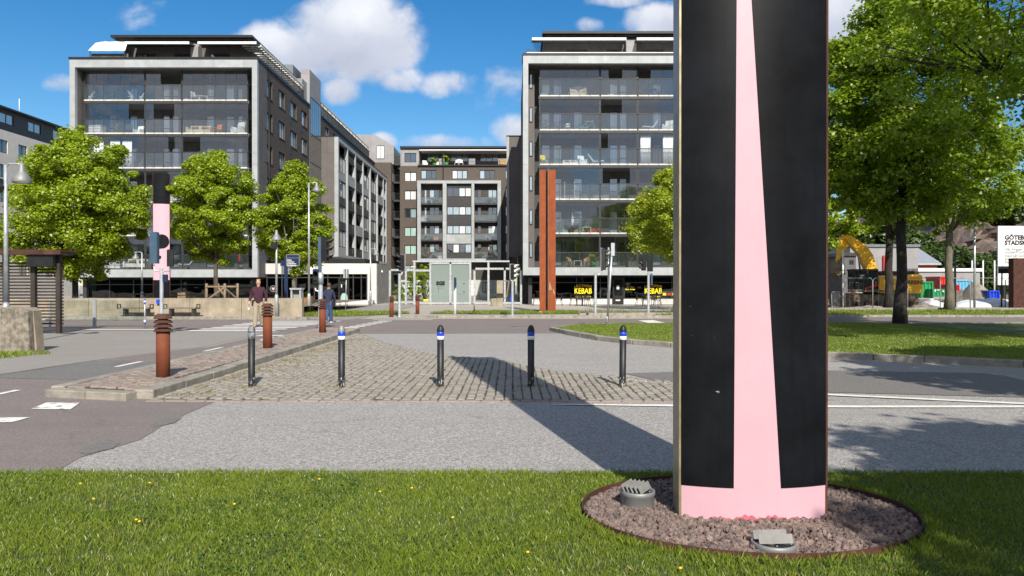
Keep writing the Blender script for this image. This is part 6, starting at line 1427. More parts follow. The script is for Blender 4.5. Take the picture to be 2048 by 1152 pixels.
# ---------------------------------------------------------------- things kept on the balconies
def proto(name, label, cat): return thing(name, label, cat, (0, 0, 0))
def legs4(t, w_, dd, h, m, r=.018):
    for x in (-w_, w_):
        for y in (-dd, dd): MB().tube([(x * 1.1, y * 1.1, 0), (x, y, h)], r, 6).build('leg', M[m], t)
def mk_chair(m):
    t = proto('balcony_chair', '-', 'chair'); MB().cbox(-.23, .23, -.22, .22, .42, .46, .01).build('seat', M[m], t)
    mb = MB(); mb.cbox(-.23, .23, .2, .24, .5, .9, .012); mb.build('backrest', M[m], t); legs4(t, .2, .19, .42, m); MB().box(-.25, -.22, -.2, .22, .62, .65).build('armrest', M[m], t); MB().box(.22, .25, -.2, .22, .62, .65).build('armrest', M[m], t); return t
def mk_fold(m):
    t = proto('folding_chair', '-', 'chair'); mb = MB()
    for k in range(5): mb.box(-.22 + k * .09, -.15 + k * .09, -.2, .2, .43, .455)
    mb.build('seat', M[m], t)
    for s in (-1, 1):
        MB().bar((-.3, s * .2, 0), (.22, s * .2, .9), .045).build('leg', M[m], t); MB().bar((.28, s * .17, 0), (-.2, s * .17, .44), .045).build('leg', M[m], t)
    mb = MB()
    for z in (.62, .74, .86): mb.box(.06 + (z - .62) * .58, .1 + (z - .62) * .58, -.2, .2, z, z + .07)
    mb.build('backrest', M[m], t); return t
def mk_table(m, h=.72, r=.38):
    t = proto('balcony_table', '-', 'table'); MB().cbox(-r, r, -r * .8, r * .8, h - .04, h, .01).build('tabletop', M[m], t); legs4(t, r * .85, r * .65, h - .04, m, .025); return t
def mk_sofa(m):
    t = proto('balcony_sofa', '-', 'sofa'); MB().cbox(-.85, .85, -.35, .35, .12, .42, .03).build('seat', M[m], t); MB().cbox(-.85, .85, .2, .4, .43, .8, .03).build('backrest', M[m], t)
    for s in (-1, 1): MB().cbox(s * .86, s * .98, -.35, .4, .12, .6, .02).build('armrest', M[m], t)
    for k in (-.42, .42): MB().cbox(k - .3, k + .3, .02, .18, .43, .72, .05).build('cushion', M['wood'], t)
    return t
def mk_arm(m):
    t = proto('armchair', '-', 'armchair'); MB().cbox(-.3, .3, -.3, .3, .15, .42, .03).build('seat', M[m], t); MB().prism([(.2, .42), (.33, .42), (.42, .95), (.3, .97)], -.32, .32, 'x').build('backrest', M[m], t)
    for s in (-1, 1): MB().cbox(s * .31, s * .39, -.3, .3, .12, .6, .02).build('armrest', M[m], t)
    legs4(t, .28, .26, .15, 'wood'); return t
def mk_wicker():
    t = proto('wicker_chair', '-', 'chair'); MB().lathe([(.0, .40), (.26, .40), (.28, .44), (.0, .45)], n=16).build('seat', M['wicker'], t)
    mb = MB(); n = 12; vs = []
    for i in range(n + 1):
        a = math.pi * (.02 + .96 * i / n); r = .32; z = .62 + .2 * math.sin(a); vs += [(r * math.cos(a), r * math.sin(a), .44), (r * 1.12 * math.cos(a), r * 1.12 * math.sin(a), z)]
    mb.add(vs, [(2 * i, 2 * i + 2, 2 * i + 3, 2 * i + 1) for i in range(n)]); o = mb.build('backrest', M['wicker'], t); sd_ = o.modifiers.new('thick', 'SOLIDIFY'); sd_.thickness = .04; legs4(t, .2, .2, .4, 'wicker', .025); return t
def mk_bike(m):
    t = proto('bicycle', '-', 'bicycle')
    for x in (-.52, .52):
        w_ = MB(); pts = [(x + .33 * math.cos(a), 0, .34 + .33 * math.sin(a)) for a in [k * math.pi / 12 for k in range(25)]]; w_.tube(pts, .022, 6, cap=False); o = w_.build('wheel', M['black'], t)
        sp_ = MB()
        for k in range(8): sp_.bar((x, 0, .34), (x + .32 * math.cos(k * math.pi / 4), 0, .34 + .32 * math.sin(k * math.pi / 4)), .006)
        sp_.build('spokes', M['alu'], o)
    f = MB()
    for a, b in (((-.52, .34), (-.08, .32)), ((-.08, .32), (.38, .78)), ((-.2, .82), (.36, .84)), ((-.2, .92), (-.08, .32)), ((-.52, .34), (-.18, .78)), ((.52, .34), (.36, .95))): f.bar((a[0], 0, a[1]), (b[0], 0, b[1]), .04)
    f.build('frame', M[m], t); MB().tube([(.34, -.26, .98), (.38, -.1, .98), (.38, .1, .98), (.34, .26, .98)], .016, 6).build('handlebar', M['black'], t); MB().cbox(-.34, -.08, -.07, .07, .92, .97, .02).build('saddle', M['black'], t); return t
def mk_plant():
    t = proto('potted_plant', '-', 'potted plant'); MB().lathe([(.12, 0), (.16, .3), (.14, .3), (.13, .26)], n=14).build('pot', M['green'], t); me, _ = crown_mesh('foliage', 5, .32, .3, .6, 14, 26, .15, M['leaf'], .3, .3, .1)
    o = bpy.data.objects.new('foliage', me); C.objects.link(o); o.parent = t; return t
def mk_crate(m):
    t = proto('storage_box', '-', 'box'); mb = MB()
    for k in range(3): mb.box(-.4, .4, -.25, .25, .02 + k * .17, .16 + k * .17)
    mb.build('side_boards', M[m], t); MB().box(-.42, .42, -.27, .27, .54, .58).build('lid', M[m], t); return t
def mk_shelf(m):
    t = proto('balcony_shelf', '-', 'shelf')
    for x in (-.4, .4):
        for y in (-.15, .15): MB().box(x - .02, x + .02, y - .02, y + .02, 0, 1.5).build('upright', M[m], t)
    for z in (.2, .75, 1.3): MB().box(-.38, .38, -.17, .17, z, z + .03).build('shelf_board', M[m], t)
    return t
def mk_curtain(wd=.8):
    t = proto('balcony_curtain', '-', 'curtain'); n = 28; vs = []
    for k in (0, 1):
        for i in range(n + 1): x = -wd / 2 + wd * i / n; vs.append((x * (1 if k else .92), .045 * math.sin(i * 1.35), 2.28 * k))
    mb = MB(); mb.add(vs, [(i, i + 1, n + 2 + i, n + 1 + i) for i in range(n)], True); o = mb.build('cloth', M['whitefab'], t); sd_ = o.modifiers.new('thick', 'SOLIDIFY'); sd_.thickness = .008; return t
def mk_lounger(m):
    t = proto('recliner', '-', 'recliner'); MB().prism([(-.7, .35), (.2, .30), (.2, .36), (-.7, .41)], -.28, .28, 'y').build('seat', M[m], t); mb = MB(); mb.prism([(.2, .31), (.62, .95), (.57, .98), (.16, .37)], -.28, .28, 'y'); mb.build('backrest', M[m], t)
    for y in (-.27, .27): MB().bar((-.55, y, 0), (.3, y, .55), .03).build('leg', M['alu'], t); MB().bar((.4, y, 0), (-.3, y, .5), .03).build('leg', M['alu'], t)
    return t
def mk_parasol(m):
    t = proto('closed_parasol', '-', 'parasol'); MB().lathe([(.2, 0), (.2, .06), (.03, .07), (.02, 1.9)], n=12).build('pole', M['charcoal'], t); MB().lathe([(.03, .7), (.11, .75), (.13, 1.2), (.05, 1.85), (.0, 1.95)], n=12).build('canopy', M[m], t); return t
def mk_lantern():
    t = proto('lantern_string', '-', 'lanterns'); MB().tube([(0, 0, 0), (0, 0, 1.9)], .006, 4).build('cord', M['white'], t)
    for k in range(7): MB().lathe([(0, -.05), (.05, 0), (0, .05)], (0, 0, .2 + k * .27), 10).build('lantern', M['white'], t)
    return t
KIND = {'fold': (lambda: mk_fold('white')), 'foldw': (lambda: mk_fold('wood')), 'chairw': (lambda: mk_chair('white')), 'chairo': (lambda: mk_chair('orange')), 'chairb': (lambda: mk_chair('charcoal')), 'chairy': (lambda: mk_chair('lettery')), 'tablew': (lambda: mk_table('white', .5, .33)), 'tableb': (lambda: mk_table('charcoal')),
  'tableo': (lambda: mk_table('wood')), 'sofac': (lambda: mk_sofa('cream')), 'sofaw': (lambda: mk_sofa('whitefab')), 'arm': (lambda: mk_arm('cream')), 'armw': (lambda: mk_arm('whitefab')), 'wick': mk_wicker, 'bike': (lambda: mk_bike('black')), 'bikeb': (lambda: mk_bike('skyblue')), 'plant': mk_plant, 'crate': (lambda: mk_crate('wicker')),
  'boxw': (lambda: mk_crate('white')), 'boxt': (lambda: mk_crate('teal')), 'shelf': (lambda: mk_shelf('galvplain')), 'shelfo': (lambda: mk_shelf('woodo')), 'curt': mk_curtain, 'recl': (lambda: mk_lounger('whitefab')), 'parw': (lambda: mk_parasol('white')), 'parr': (lambda: mk_parasol('red')), 'lant': mk_lantern, 'bench': (lambda: mk_sofa('red'))}
PR = {}; used = set()
def put(k, px, sl, side, label, d=61.7, rz=None, sc=1.0, dz=0):
    x = gx(px, d); z = sl[side] + dz if isinstance(side, int) else side
    if k not in PR: PR[k] = KIND[k]()
    o = PR[k]
    if k in used: o = dup(o)
    used.add(k); o.location = (x, d, z); o.rotation_euler = (0, 0, R(rz if rz is not None else random.uniform(-25, 25))); o.scale = (sc,) * 3; o['label'] = label; return o
FL = ['top', 'second', 'third', 'fourth', 'fifth', 'lowest']
L_ = lambda k, px, l, what, bay, **kw: put(k, px, L_sl, l, f'{what} on the {FL[l]} balcony, {bay} bay of the left tower', **kw)
R_ = lambda k, px, l, what, bay, **kw: put(k, px, R_sl, l, f'{what} on the {FL[l]} balcony, {bay} bay of the right tower', **kw)
L_('fold', 184, 0, 'leftmost white folding chair', 'left', rz=20); L_('bike', 226, 0, 'black bicycle', 'left', rz=5); L_('fold', 264, 0, 'middle white folding chair', 'left', rz=180); L_('fold', 285, 0, 'rightmost white folding chair', 'left', rz=30)
L_('chairw', 390, 0, 'white armchair', 'right', rz=60); L_('tablew', 408, 0, 'low white table', 'right'); L_('lant', 421, 0, 'string of white lanterns hanging', 'right', dz=.45); L_('boxw', 372, 0, 'small white box', 'right', sc=.5)
L_('boxw', 195, 1, 'white chest', 'left', sc=1.3); L_('foldw', 232, 1, 'brown folding chair', 'left'); L_('chairb', 258, 1, 'dark chair', 'left'); L_('armw', 278, 1, 'white armchair', 'left', sc=.8)
L_('sofac', 400, 1, 'long beige sofa with brown cushions', 'right', rz=0); L_('chairo', 436, 1, 'orange plastic chair', 'right', rz=-20); L_('armw', 476, 1, 'white padded armchair', 'right', rz=-30, sc=1.15)
for px, n_ in ((198, 'leftmost'), (231, 'middle'), (255, 'rightmost')): L_('curt', px, 2, f'{n_} tied white curtain', 'left', d=61.35, rz=0, sc=(1.0))
L_('foldw', 284, 2, 'wooden folding chair', 'left', rz=10); L_('plant', 242, 2, 'potted plant', 'left'); L_('tableb', 376, 2, 'dark table', 'right'); L_('armw', 398, 2, 'white reclining armchair', 'right', rz=80); L_('boxt', 408, 2, 'pale teal box', 'right', sc=.8)
L_('tableo', 272, 3, 'wooden table', 'left'); L_('foldw', 262, 3, 'wooden folding chair beside the table', 'left'); L_('chairw', 396, 3, 'white chair', 'right', rz=20); L_('boxw', 345, 3, 'white box', 'middle')
L_('crate', 280, 4, 'wicker coloured box', 'left', sc=1.3); L_('chairb', 380, 4, 'dark chair', 'right'); L_('tablew', 390, 4, 'small white table', 'right')
L_('shelfo', 207, 5, 'orange wooden shelf', 'left', rz=5); L_('boxw', 229, 5, 'tall white cabinet', 'left', sc=1.6, rz=0); L_('sofaw', 274, 5, 'cream white sofa', 'left', rz=0); L_('crate', 262, 5, 'wicker box beside the sofa', 'left', sc=.8); L_('recl', 376, 5, 'grey white recliner', 'right', rz=10); L_('parr', 479, 5, 'closed red parasol', 'right', rz=0, sc=.75)
R_('arm', 1148, 0, 'left beige armchair', 'left', rz=10); R_('arm', 1163, 0, 'right beige armchair', 'left', rz=-20); R_('boxt', 1087, 0, 'low teal box', 'left', sc=.6); R_('chairb', 1284, 0, 'left dark chair', 'right', rz=70); R_('tableb', 1303, 0, 'dark table', 'right', rz=0); R_('chairb', 1319, 0, 'right dark chair', 'right', rz=-70)
R_('boxw', 1222, 0, 'small white box', 'middle', sc=.5)
R_('bike', 1096, 1, 'leftmost black bicycle', 'left', rz=4); R_('bike', 1116, 1, 'second black bicycle', 'left', rz=184, d=62.2); R_('chairw', 1135, 1, 'small white stool chair', 'left', sc=.8); R_('bikeb', 1176, 1, 'light blue bicycle', 'left', rz=-3); R_('recl', 1301, 1, 'grey recliner', 'right', rz=5); R_('armw', 1336, 1, 'white armchair', 'right', rz=-30)
R_('chairy', 1087, 2, 'yellow chair', 'left', rz=20); R_('sofaw', 1140, 2, 'white two seat sofa', 'left', rz=0, sc=.62); R_('armw', 1164, 2, 'white armchair', 'left', sc=.9); R_('recl', 1190, 2, 'white recliner', 'left', rz=180); R_('curt', 1291, 2, 'left white curtain', 'right', d=61.3, rz=0, sc=1.05); R_('curt', 1336, 2, 'right white curtain', 'right', d=61.3, rz=0, sc=1.05)
R_('shelf', 1139, 3, 'grey metal shelf', 'left', rz=0); R_('tableb', 1169, 3, 'dark table', 'left', rz=0); R_('chairb', 1184, 3, 'dark chair', 'left', rz=-70); R_('tableb', 1237, 3, 'dark table', 'middle', rz=10); R_('chairb', 1251, 3, 'right dark chair', 'middle', rz=-80); R_('chairb', 1223, 3, 'left dark chair', 'middle', rz=80); R_('crate', 1285, 3, 'wicker coloured crate', 'right', sc=1.1, rz=0); R_('bike', 1303, 3, 'dark bicycle', 'right', rz=0, d=62.0)
R_('bike', 1116, 4, 'half hidden black bicycle', 'left', rz=60); R_('chairb', 1137, 4, 'left dark chair', 'left', rz=0); R_('chairb', 1152, 4, 'middle dark chair', 'left', rz=0); R_('tablew', 1173, 4, 'little white table', 'left', rz=0, sc=1.1); R_('bench', 1189, 4, 'red bench', 'left', rz=0, sc=.6); R_('parw', 1145, 4, 'closed white parasol', 'left', rz=0, d=62.3); R_('boxt', 1131, 4, 'small teal planter', 'left', sc=.45, d=61.25); R_('crate', 1152, 4, 'small yellow brown planter', 'left', sc=.45, d=61.25); R_('plant', 1174, 4, 'potted plant behind the white table', 'left', sc=.8, d=62)
R_('wick', 1140, 5, 'left wicker chair', 'left', rz=65); R_('tablew', 1155, 5, 'small white framed table', 'left', rz=0); R_('wick', 1171, 5, 'right wicker chair', 'left', rz=-65); R_('plant', 1188, 5, 'big potted plant', 'left', sc=1.25)
CB = [(407, 'top'), (442.5, 'second'), (480, 'third'), (517, 'lowest')]
def H_(k, px, i, what, bay, **kw): put(k, px, None, fz(CB[i][0]), f'{what} on the {CB[i][1]} balcony, {bay} bay of the courtyard house', d=DF + .75, **kw)
H_('tablew', 858, 0, 'white table', 'left', rz=0, sc=1.2); H_('plant', 873, 0, 'potted plant', 'left'); H_('foldw', 970, 0, 'left wooden chair', 'right'); H_('tableo', 979, 0, 'wooden table', 'right'); H_('foldw', 989, 0, 'right wooden chair', 'right', rz=190)
H_('boxw', 845, 1, 'white cabinet', 'left', sc=1.3); H_('chairb', 857, 1, 'dark chair', 'left'); H_('bike', 986, 1, 'dark bicycle', 'right', rz=0); H_('crate', 872, 2, 'brown box', 'left', sc=.9); H_('plant', 853, 2, 'potted plant', 'left'); H_('chairb', 862, 2, 'dark chair', 'left'); H_('tablew', 976, 2, 'small white table', 'right'); H_('curt', 990, 2, 'white upright screen cloth', 'right', rz=0, sc=.9)
H_('chairb', 848, 3, 'dark chair', 'left'); H_('parr', 857, 3, 'small red parasol', 'left', sc=.6); H_('chairb', 866, 3, 'dark chair beside the red parasol', 'left'); H_('boxw', 881, 3, 'white box', 'left', sc=.8)
def T_(k, px, what, **kw): put(k, px, None, hz(331.5), f'{what} on the roof terrace of the courtyard house', d=DC + .9, **kw)
T_('armw', 850, 'white armchair left of the plants'); T_('plant', 869, 'left potted plant', sc=1.6); T_('armw', 877, 'white armchair right of the plants', sc=.8); T_('plant', 893, 'right tall potted plant', sc=2.0); T_('chairw', 914, 'left white chair', sc=1.3); T_('chairw', 922, 'right white chair', sc=1.3); T_('tableb', 933, 'dark table'); T_('crate', 1008, 'wicker box at the right end', sc=1.8)

# ---------------------------------------------------------------- construction site on the right
d = 53.0; EXX = gx(1768, d)
ex = thing('excavator', 'yellow tracked excavator with black cab and raised boom behind the trees', 'excavator', (EXX, d, 0)); WL[ex] = (0, 0, 0)
ez = lambda py: gz(py, d) + .0; exx = lambda px: gx(px, d) - EXX
def trackp(y0, y1):
    a, b = exx(1690), exx(1838); r = .45; mb = MB(); pl = []
    for k in range(9): t_ = math.pi / 2 + math.pi * k / 8; pl.append((a + r + r * math.cos(t_), r + r * math.sin(t_)))
    for k in range(9): t_ = -math.pi / 2 + math.pi * k / 8; pl.append((b - r + r * math.cos(t_), r + r * math.sin(t_)))
    mb.prism(pl, y0, y1, 'y'); o = mb.build('crawler_track', M['track'], ex)
    n_ = 46; mb = MB(); per = []
    for i in range(len(pl)):
        p, q2 = Vector((*pl[i], 0)), Vector((*pl[(i + 1) % len(pl)], 0)); k = max(1, int((q2 - p).length / .17))
        for j in range(k): per.append((p.lerp(q2, j / k), (q2 - p).normalized()))
    for p, dr in per:
        nrm = Vector((dr.y, -dr.x, 0)); c0 = p + dr * .02; c1 = p + dr * .11
        mb.add([(c0.x, y0 - .02, c0.y), (c1.x, y0 - .02, c1.y), (c1.x + nrm.x * .05, y0 - .02, c1.y + nrm.y * .05), (c0.x + nrm.x * .05, y0 - .02, c0.y + nrm.y * .05), (c0.x, y1 + .02, c0.y), (c1.x, y1 + .02, c1.y), (c1.x + nrm.x * .05, y1 + .02, c1.y + nrm.y * .05), (c0.x + nrm.x * .05, y1 + .02, c0.y + nrm.y * .05)], [(0, 3, 2, 1), (4, 5, 6, 7), (0, 1, 5, 4), (1, 2, 6, 5), (2, 3, 7, 6), (3, 0, 4, 7)])
    mb.build('track_shoes', M['track'], o)
    for k in range(6):
        mb = MB(); mb.lathe([(0, -.02), (.2, -.02), (.2, .02), (0, .02)], (0, 0, 0), 14, cap=False); mb.v[-56:] = [(vx + a + .75 + k * .78, y0 - .025 + vz, vy + .3) for vx, vy, vz in mb.v[-56:]]; mb.build('roller', M['woodd'], o)
trackp(-1.35, -.75); trackp(.75, 1.35)
MB().cbox(exx(1712), exx(1822), -1.0, 1.0, .5, 1.0, .05).build('undercarriage', M['woodd'], ex); MB().lathe([(.8, 1.0), (.8, 1.12)], n=24).build('slew_ring', M['black'], ex)
MB().cbox(exx(1758), exx(1845), -1.32, 1.3, ez(586), ez(551), .1).build('engine_body', M['yellow'], ex)
MB().cbox(exx(1812), exx(1847), -1.36, 1.34, ez(587), ez(549), .12).build('counterweight', M['yellow'], ex)
MB().box(exx(1765), exx(1835), -1.0, 1.0, ez(550.9), ez(542)).build('engine_cover', M['black'], ex); MB().box(exx(1705), exx(1800), -1.34, -.6, ez(584), ez(580)).build('deck_plate', M['track'], ex)
MB().tube([(exx(1838), -.6, ez(552)), (exx(1838), -.6, ez(538))], .07, 8).build('exhaust_pipe', M['yellow'], ex)
cb = MB(); x0, x1, z0, z1 = exx(1709), exx(1757), ez(578), ez(538)
for xx in (x0, (x0 * .45 + x1 * .55), x1 - .09):
    for yy in (-1.3, -.35): cb.box(xx, xx + .09, yy, yy + .09, z0, z1 - .12)
cb.cbox(x0 - .08, x1 + .03, -1.34, -.22, z1 - .12, z1, .04); cb.box(x0, x1, -1.3, -.3, z0 - .05, z0 + .45); cb.build('cab_frame', M['black'], ex)
MB().box(x0 + .1, x1 - .1, -1.27, -1.25, z0 + .46, z1 - .13).box(x0 + .02, x0 + .04, -1.2, -.36, z0 + .46, z1 - .13).build('cab_glass', M['pdark'], ex); MB().cbox(x0 + .6, x0 + 1.1, -1.0, -.55, z0 + .3, z0 + 1.1, .04).build('driver_seat', M['red'], ex)
bm_pts = [(1765, 556), (1759, 535), (1752, 515), (1742, 498), (1729, 487), (1715, 475), (1708, 470)]; bw = [.32, .40, .45, .41, .33, .25, .18]; mb = MB(); up = []; dn = []
for i, ((px, py), w_) in enumerate(zip(bm_pts, bw)):
    x, z = exx(px), ez(py); a = bm_pts[max(0, i - 1)]; b = bm_pts[min(len(bm_pts) - 1, i + 1)]; tx, tz = exx(b[0]) - exx(a[0]), ez(b[1]) - ez(a[1]); l = math.hypot(tx, tz); up.append((x + tz / l * w_ / 1, z - tx / l * w_ / 1)); dn.append((x - tz / l * w_ / 1, z + tx / l * w_ / 1))
pl = up + dn[::-1]
for i in range(len(up) - 1): mb.prism([up[i], up[i + 1], dn[i + 1], dn[i]], -.1, .35, 'y')
mb.build('boom', M['yellow'], ex)
mb = MB(); mb.prism([(exx(1720), ez(478)), (exx(1708), ez(464)), (exx(1698), ez(472)), (exx(1690), ez(520)), (exx(1694), ez(521))], -.02, .28, 'y'); mb.build('dipper_arm', M['yellow'], ex)
MB().prism([(exx(1684), ez(520)), (exx(1699), ez(519)), (exx(1703), ez(548)), (exx(1690), ez(556)), (exx(1682), ez(545))], -.4, .6, 'y').build('bucket', M['track'], ex)
MB().tube([(exx(1736), -.2, ez(545)), (exx(1731), -.2, ez(505))], .07, 8).build('lift_cylinder', M['alu'], ex); MB().tube([(exx(1730), .1, ez(486)), (exx(1712), .1, ez(466))], .06, 8).build('arm_cylinder', M['alu'], ex)
for k, (s_, m_, px) in enumerate((('L', 'red', 1815), ('AR', 'black', 1821), ('SS', 'red', 1829.5), ('ONS', 'black', 1837.5))): text('company_lettering', s_, .40, M[m_], (gx(px, d), d - 1.365, gz(568.5, d)), ex, bold=.012, sx=.8); bpy.data.objects[-1] if False else None
for o in ex.children:
    if o.name.startswith('company_lettering'): o.location = Vector(o.location) - Vector((EXX, d, 0))
MB().prism([(0, 0), (.9, .25), (.9, .45), (.1, .14)], -1.33, -1.31, 'y').xf(Matrix.Translation((exx(1730), 0, ez(579)))).build('red_stripe', M['red'], ex)
MB().cbox(exx(1703), exx(1708), -1.5, -1.2, ez(589), ez(583), .05).build('orange_lamp', M['orange'], ex)
ex.location.y = d + 1.35      # its near side stands where the photo shows it
# fences
GF = 'mesh fence panels round the construction site'
for i, (a, b) in enumerate(((1690, 1745), (1746, 1815), (1816, 1880), (1881, 1940), (1941, 2010), (2011, 2080))):
    names = ['fence panel in front of the excavator cab', 'fence panel in front of the excavator body', 'fence panel in front of the green containers', 'fence panel in front of the light blue container', 'fence panel in front of the gravel heap', 'fence panel at the right edge before the rusty post']
    barrier('mesh ' + names[i], (gx(a, 48.5), 48.5), (gx(b, 48.5), 48.5), 2.05, GF, 'fence', 6, .018, 'mesh_fence', 'letterg')
for i, (a, b, dd) in enumerate(((1640, 1662, 49), (1663, 1688, 49.5))): barrier(('galvanised barrier just right of the painted pillar', 'galvanised barrier beside the tall site pole')[i], (gx(a, dd), dd), (gx(b, dd), dd + .6), 1.15, 'crowd barriers left of the excavator', 'barrier', 12)
pole('site_pole', 'pale straight pole left of the excavator', 'pole', (gx(1686, 50), 50, 0), (gx(1686, 50), 50, gz(500, 50)), .06, 'white'); pole('lamp_post', 'slim grey pole in front of the gravel heap at right', 'pole', (gx(1949, 47.5), 47.5, 0), (gx(1949, 47.5), 47.5, gz(440, 47.5)), .07)
pole('site_pole', 'dark pole right behind the mottled trunk', 'pole', (gx(1910, 49), 49, 0), (gx(1910, 49), 49, gz(500, 49)), .08, 'charcoal')
fp = pole('flagpole', 'leftmost white flagpole before the bushes', 'flagpole', (gx(1944, 95), 95, 0), (gx(1944, 95), 95, gz(521, 95)), .09, 'white', 'white flagpoles before the bushes')
for px, n_ in ((1966, 'middle'), (1989, 'rightmost')):
    o = dup(fp, (gx(px, 95), 95, 0), 0, f'{n_} white flagpole before the bushes')
def container(label, px0, px1, py0, py1, d, m, name='container', cat='container', dep=2.2):
    a, b, z0, z1 = gx(px0, d), gx(px1, d), max(0, gz(py1, d)), gz(py0, d); t = thing(name, label, cat, ((a + b) / 2, d, z0)); mb = MB(); n_ = max(3, int((b - a) / .28)); pl = []
    for i in range(n_):
        x = a + (b - a) * i / n_; w_ = (b - a) / n_; pl += [(x, d), (x + w_ * .35, d), (x + w_ * .5, d + .06), (x + w_ * .85, d + .06)]
    pl += [(b, d), (b, d + dep), (a, d + dep)]; mb.prism(pl, z0 + .1, z1 - .1); mb.build('ribbed_wall', M[m], t)
    MB().box(a - .04, b + .04, d - .04, d + dep + .04, z1 - .098, z1).build('top_frame', M[m], t); MB().box(a - .04, b + .04, d - .04, d + dep + .04, z0, z0 + .098).build('bottom_frame', M[m], t)
    for xx in (a - .04, b - .06): MB().box(xx, xx + .1, d - .05, d + .06, z0 + .1, z1 - .1).build('corner_post', M[m], t)
    return t
container('tall green container right of the excavator', 1842, 1865, 563, 596, 60, 'green'); container('low green container with white stickers', 1866, 1888, 578, 594, 59, 'green'); container('red container half behind the mottled trunk', 1880, 1904, 553, 580, 64, 'red'); container('small orange red skip behind the fence', 1905, 1918, 569, 583, 62, 'red'); container('light blue container behind the gravel heap', 1912, 1944, 560, 582, 66, 'skyblue')
bs = container('blue bin on the tarpaulin at right', 1979, 1998, 581, 600, 54, 'blue', 'waste_bin', 'bin', 1.0)
MB().box(gx(1868, 59), gx(1871, 59), 58.93, 58.945, gz(583, 59), gz(579, 59)).box(gx(1884, 59), gx(1887, 59), 58.93, 58.945, gz(584, 59), gz(581, 59)).box(gx(1873, 59), gx(1879, 59), 58.93, 58.945, gz(581, 59), gz(579.5, 59)).build('sticker', M['white'], bpy.data.objects['container.001'])
def heap(name, label, cat, px0, px1, py, d, m, dep=4, seed=1, sharp=1.0, base=617):
    a, b, h = gx(px0, d), gx(px1, d), gz(py, d); t = thing(name, label, cat, ((a + b) / 2, d, 0)); n_ = 26; vs = []; fs = []; r = random.Random(seed); ph_ = [r.uniform(0, 6) for _ in range(6)]
    for i in range(n_ + 1):
        for j in range(n_ + 1):
            u, v_ = i / n_ * 2 - 1, j / n_ * 2 - 1; q2 = min(1, math.hypot(u, v_)); z = h * (1 - q2) ** sharp * (1 + .12 * math.sin(5 * u + ph_[0]) * math.sin(4 * v_ + ph_[1])) + .06 * math.sin(13 * u + ph_[2]) * math.sin(11 * v_ + ph_[3]) * (1 - q2); vs.append((a + (b - a) * i / n_, d + dep * (j / n_ - .5), max(-.02, z)))
    for i in range(n_):
        for j in range(n_): p = i * (n_ + 1) + j; fs.append((p, p + n_ + 1, p + n_ + 2, p + 1))
    MB().add(vs, fs, True).build('mound', M[m], t); return t
heap('gravel_heap', 'pointed grey gravel heap behind the slim grey pole', 'heap', 1915, 1992, 556, 56, 'rubble', 5, 1, .9); heap('gravel_heap', 'low grey gravel heap before the light blue container', 'heap', 1890, 1958, 578, 57, 'rubble', 5, 2, .8)
heap('tarpaulin_mound', 'long mound under a white tarpaulin at the right of the site', 'tarpaulin', 1905, 2060, 596, 50.5, 'tarp', 3.4, 3, .35); heap('tarpaulin_mound', 'small heap under a white tarpaulin right of the excavator', 'tarpaulin', 1838, 1892, 599, 50.5, 'tarp', 3, 4, .5); heap('earth_heap', 'broken rubble under the excavator track', 'heap', 1690, 1790, 612, 50.3, 'rubble', 2, 6, .4); heap('earth_heap', 'rubble beside the dark trunk', 'heap', 1820, 1900, 606, 50, 'rubble', 2, 8, .5)
def shed(label, px0, px1, py0, d, dep, wm, rm, gable=0, wins=()):
    a, b, z1 = gx(px0, d), gx(px1, d), gz(py0, d); t = thing('site_building', label, 'building', ((a + b) / 2, d, 0)); ops = [(gx(p, d), gx(q2, d), gz(r2, d), gz(s_, d)) for p, q2, s_, r2 in wins]
    ev = z1 - gable; wall((0, d, 0), *FX, a, b, 0, ev, ops, .1).build('wall', M[wm], t); MB().box(a + .01, b - .01, d + .15, d + dep, 0, ev - .01).build('side_walls', M[wm], t)
    if gable: MB().prism([(d - .4, ev), (d + dep / 2, z1), (d + dep + .4, ev), (d + dep + .4, ev + .25), (d + dep / 2, z1 + .25), (d - .4, ev + .25)], a - .4, b + .4, 'x').build('roof', M[rm], t)
    else: MB().box(a - .2, b + .2, d - .2, d + dep + .2, ev + .003, ev + .35).build('roof', M[rm], t)
    for o in ops: window(t, (0, d, 0), *FX, *o, k=-.08, div=1, pane='pdark', fw=.1)
    return t
s1 = shed('pale grey metal clad hall behind the excavator', 1700, 1836, 494, 100, 14, 'lightgrey', 'corrug'); MB().box(gx(1766, 99.8), gx(1773, 99.8), 99.7, 99.9, gz(541, 100), gz(511, 100)).build('red_banner', M['red'], s1)
shed('red wooden building with a grey roof right of the hall', 1834, 1874, 494, 108, 12, 'redwall', 'galvplain', 2.6, ((1838, 1846, 549, 560), (1850, 1858, 549, 560))); shed('dark site cabin left of the excavator boom', 1688, 1712, 512, 80, 6, 'render', 'charcoal', 0, ((1698, 1708, 520, 530),)); shed('long low pale grey site cabin row', 1838, 1960, 543, 84, 4, 'lightgrey', 'white')
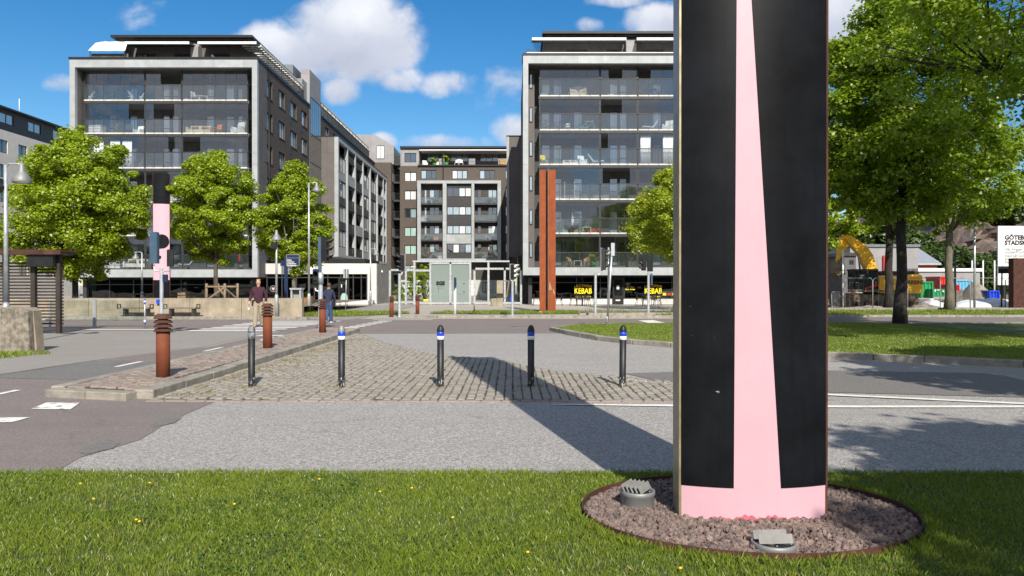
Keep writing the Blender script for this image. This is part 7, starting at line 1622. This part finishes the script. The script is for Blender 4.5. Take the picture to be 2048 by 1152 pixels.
# billboard
d = 55; a, b, z0, z1 = gx(1996, d), gx(2160, d), gz(570, d), gz(452, d)
t = thing('billboard', 'large white billboard with black Swedish lettering at the right edge', 'billboard', ((a + b) / 2, d, 0)); MB().box(a, b, d, d + .12, z0, z1).build('panel', M['white'], t)
for xx in (a + .6, (a + b) / 2, b - .6): MB().box(xx - .08, xx + .08, d + .125, d + .3, 0, z1 - .2).build('post', M['charcoal'], t)
for s_, py, sz_, m_, bo in (('GÖTEBORGS', 479, .44, 'black', .018), ('STADSKÄRNA', 489.5, .44, 'black', .018), ('Här bygger vi Karlastaden,', 501, .30, 'letterg', .004), ('modern och flexibel', 507, .30, 'letterg', .004), ('med allt som gör en', 514, .30, 'letterg', .004), ('stad. Mitt i Lindholmen', 520.5, .30, 'letterg', .004), ('Nordens', 527, .30, 'letterg', .004), ('www.karlastaden.se', 537, .22, 'black', .008)):
    text('billboard_lettering', s_, sz_, M[m_], (gx(2009, d), d - .012, gz(py, d)), t, align='LEFT', bold=bo)
d = 48.8; t = pole('sign_back', 'black rectangular sign seen from behind on a dark post', 'sign', (gx(2003, d), d, 0), (gx(2004, d), d, gz(532, d)), .05, 'black'); MB().box(gx(1995, d), gx(2017, d), d - .12, d - .06, gz(547, d), gz(532.5, d)).build('sign_plate', M['black'], t)
d = 47.4; a, b = gx(2027, d), gx(2068, d); t = thing('corten_screen', 'flat topped dark rusty steel block at the right edge of the verge', 'pillar', ((a + b) / 2, d, 0)); MB().cbox(a, b, d, d + .5, .0, gz(518, d), .01).build('steel_block', M['rustdark'], t); MB().cbox(a - .02, b + .02, d - .02, d + .52, gz(518, d) + .002, gz(517, d) + .02, .01).build('top_plate', M['rust'], t)
# cliff
mb = MB(); nx_, nz_ = 90, 26; vs = []; fs = []
for i in range(nx_ + 1):
    for j in range(nz_ + 1):
        u, v_ = i / nx_, j / nz_; x = 86 + u * 134; hh_ = (15 * min(1, .25 + u * 6)) + 4 * math.sin(u * 9) + 3 * math.sin(u * 23 + 1) + 2 * math.sin(u * 51)
        ledge = 1.6 * math.sin(v_ * 17 + 3 * math.sin(u * 30)) + 1.3 * math.sin(u * 70 + v_ * 12) + .8 * math.sin(u * 160 + v_ * 40); vs.append((x, 158 + v_ * 16 + ledge * (1 if j else 0), -1 + hh_ * v_ ** .7 + (.7 * math.sin(u * 110 + v_ * 30) if j else 0)))
for i in range(nx_):
    for j in range(nz_): p = i * (nz_ + 1) + j; fs.append((p, p + nz_ + 1, p + nz_ + 2, p + 1))
b0_ = len(vs)
for i in range(nx_ + 1): u = i / nx_; p = vs[i * (nz_ + 1) + nz_]; vs.append((p[0], p[1] + 90, p[2] + 6))
for i in range(nx_): fs.append((i * (nz_ + 1) + nz_, (i + 1) * (nz_ + 1) + nz_, b0_ + i + 1, b0_ + i))
mb.add(vs, fs); struct('rock_hill', mb, M['rock'])
# distant wooded ridge all along the horizon
for i, (px, d_, s_) in enumerate(((1900, 182, 1.1), (1960, 180, 1.4), (2010, 176, 1.1), (2060, 180, 1.3), (2120, 182, 1.3))):
    dup(b0, (gx(px, d_), d_, 15.5), i * .9, scale=s_)
for i, (px, d_, s_) in enumerate(((1660, 150, 1.9), (1705, 155, 2.0), (1755, 150, 2.1), (1805, 156, 1.9), (1845, 150, 1.6))):
    dup(b0, (gx(px, d_), d_, 0), i * 1.7 + .4, 'leafy tree like bush behind the pale grey hall', scale=s_)
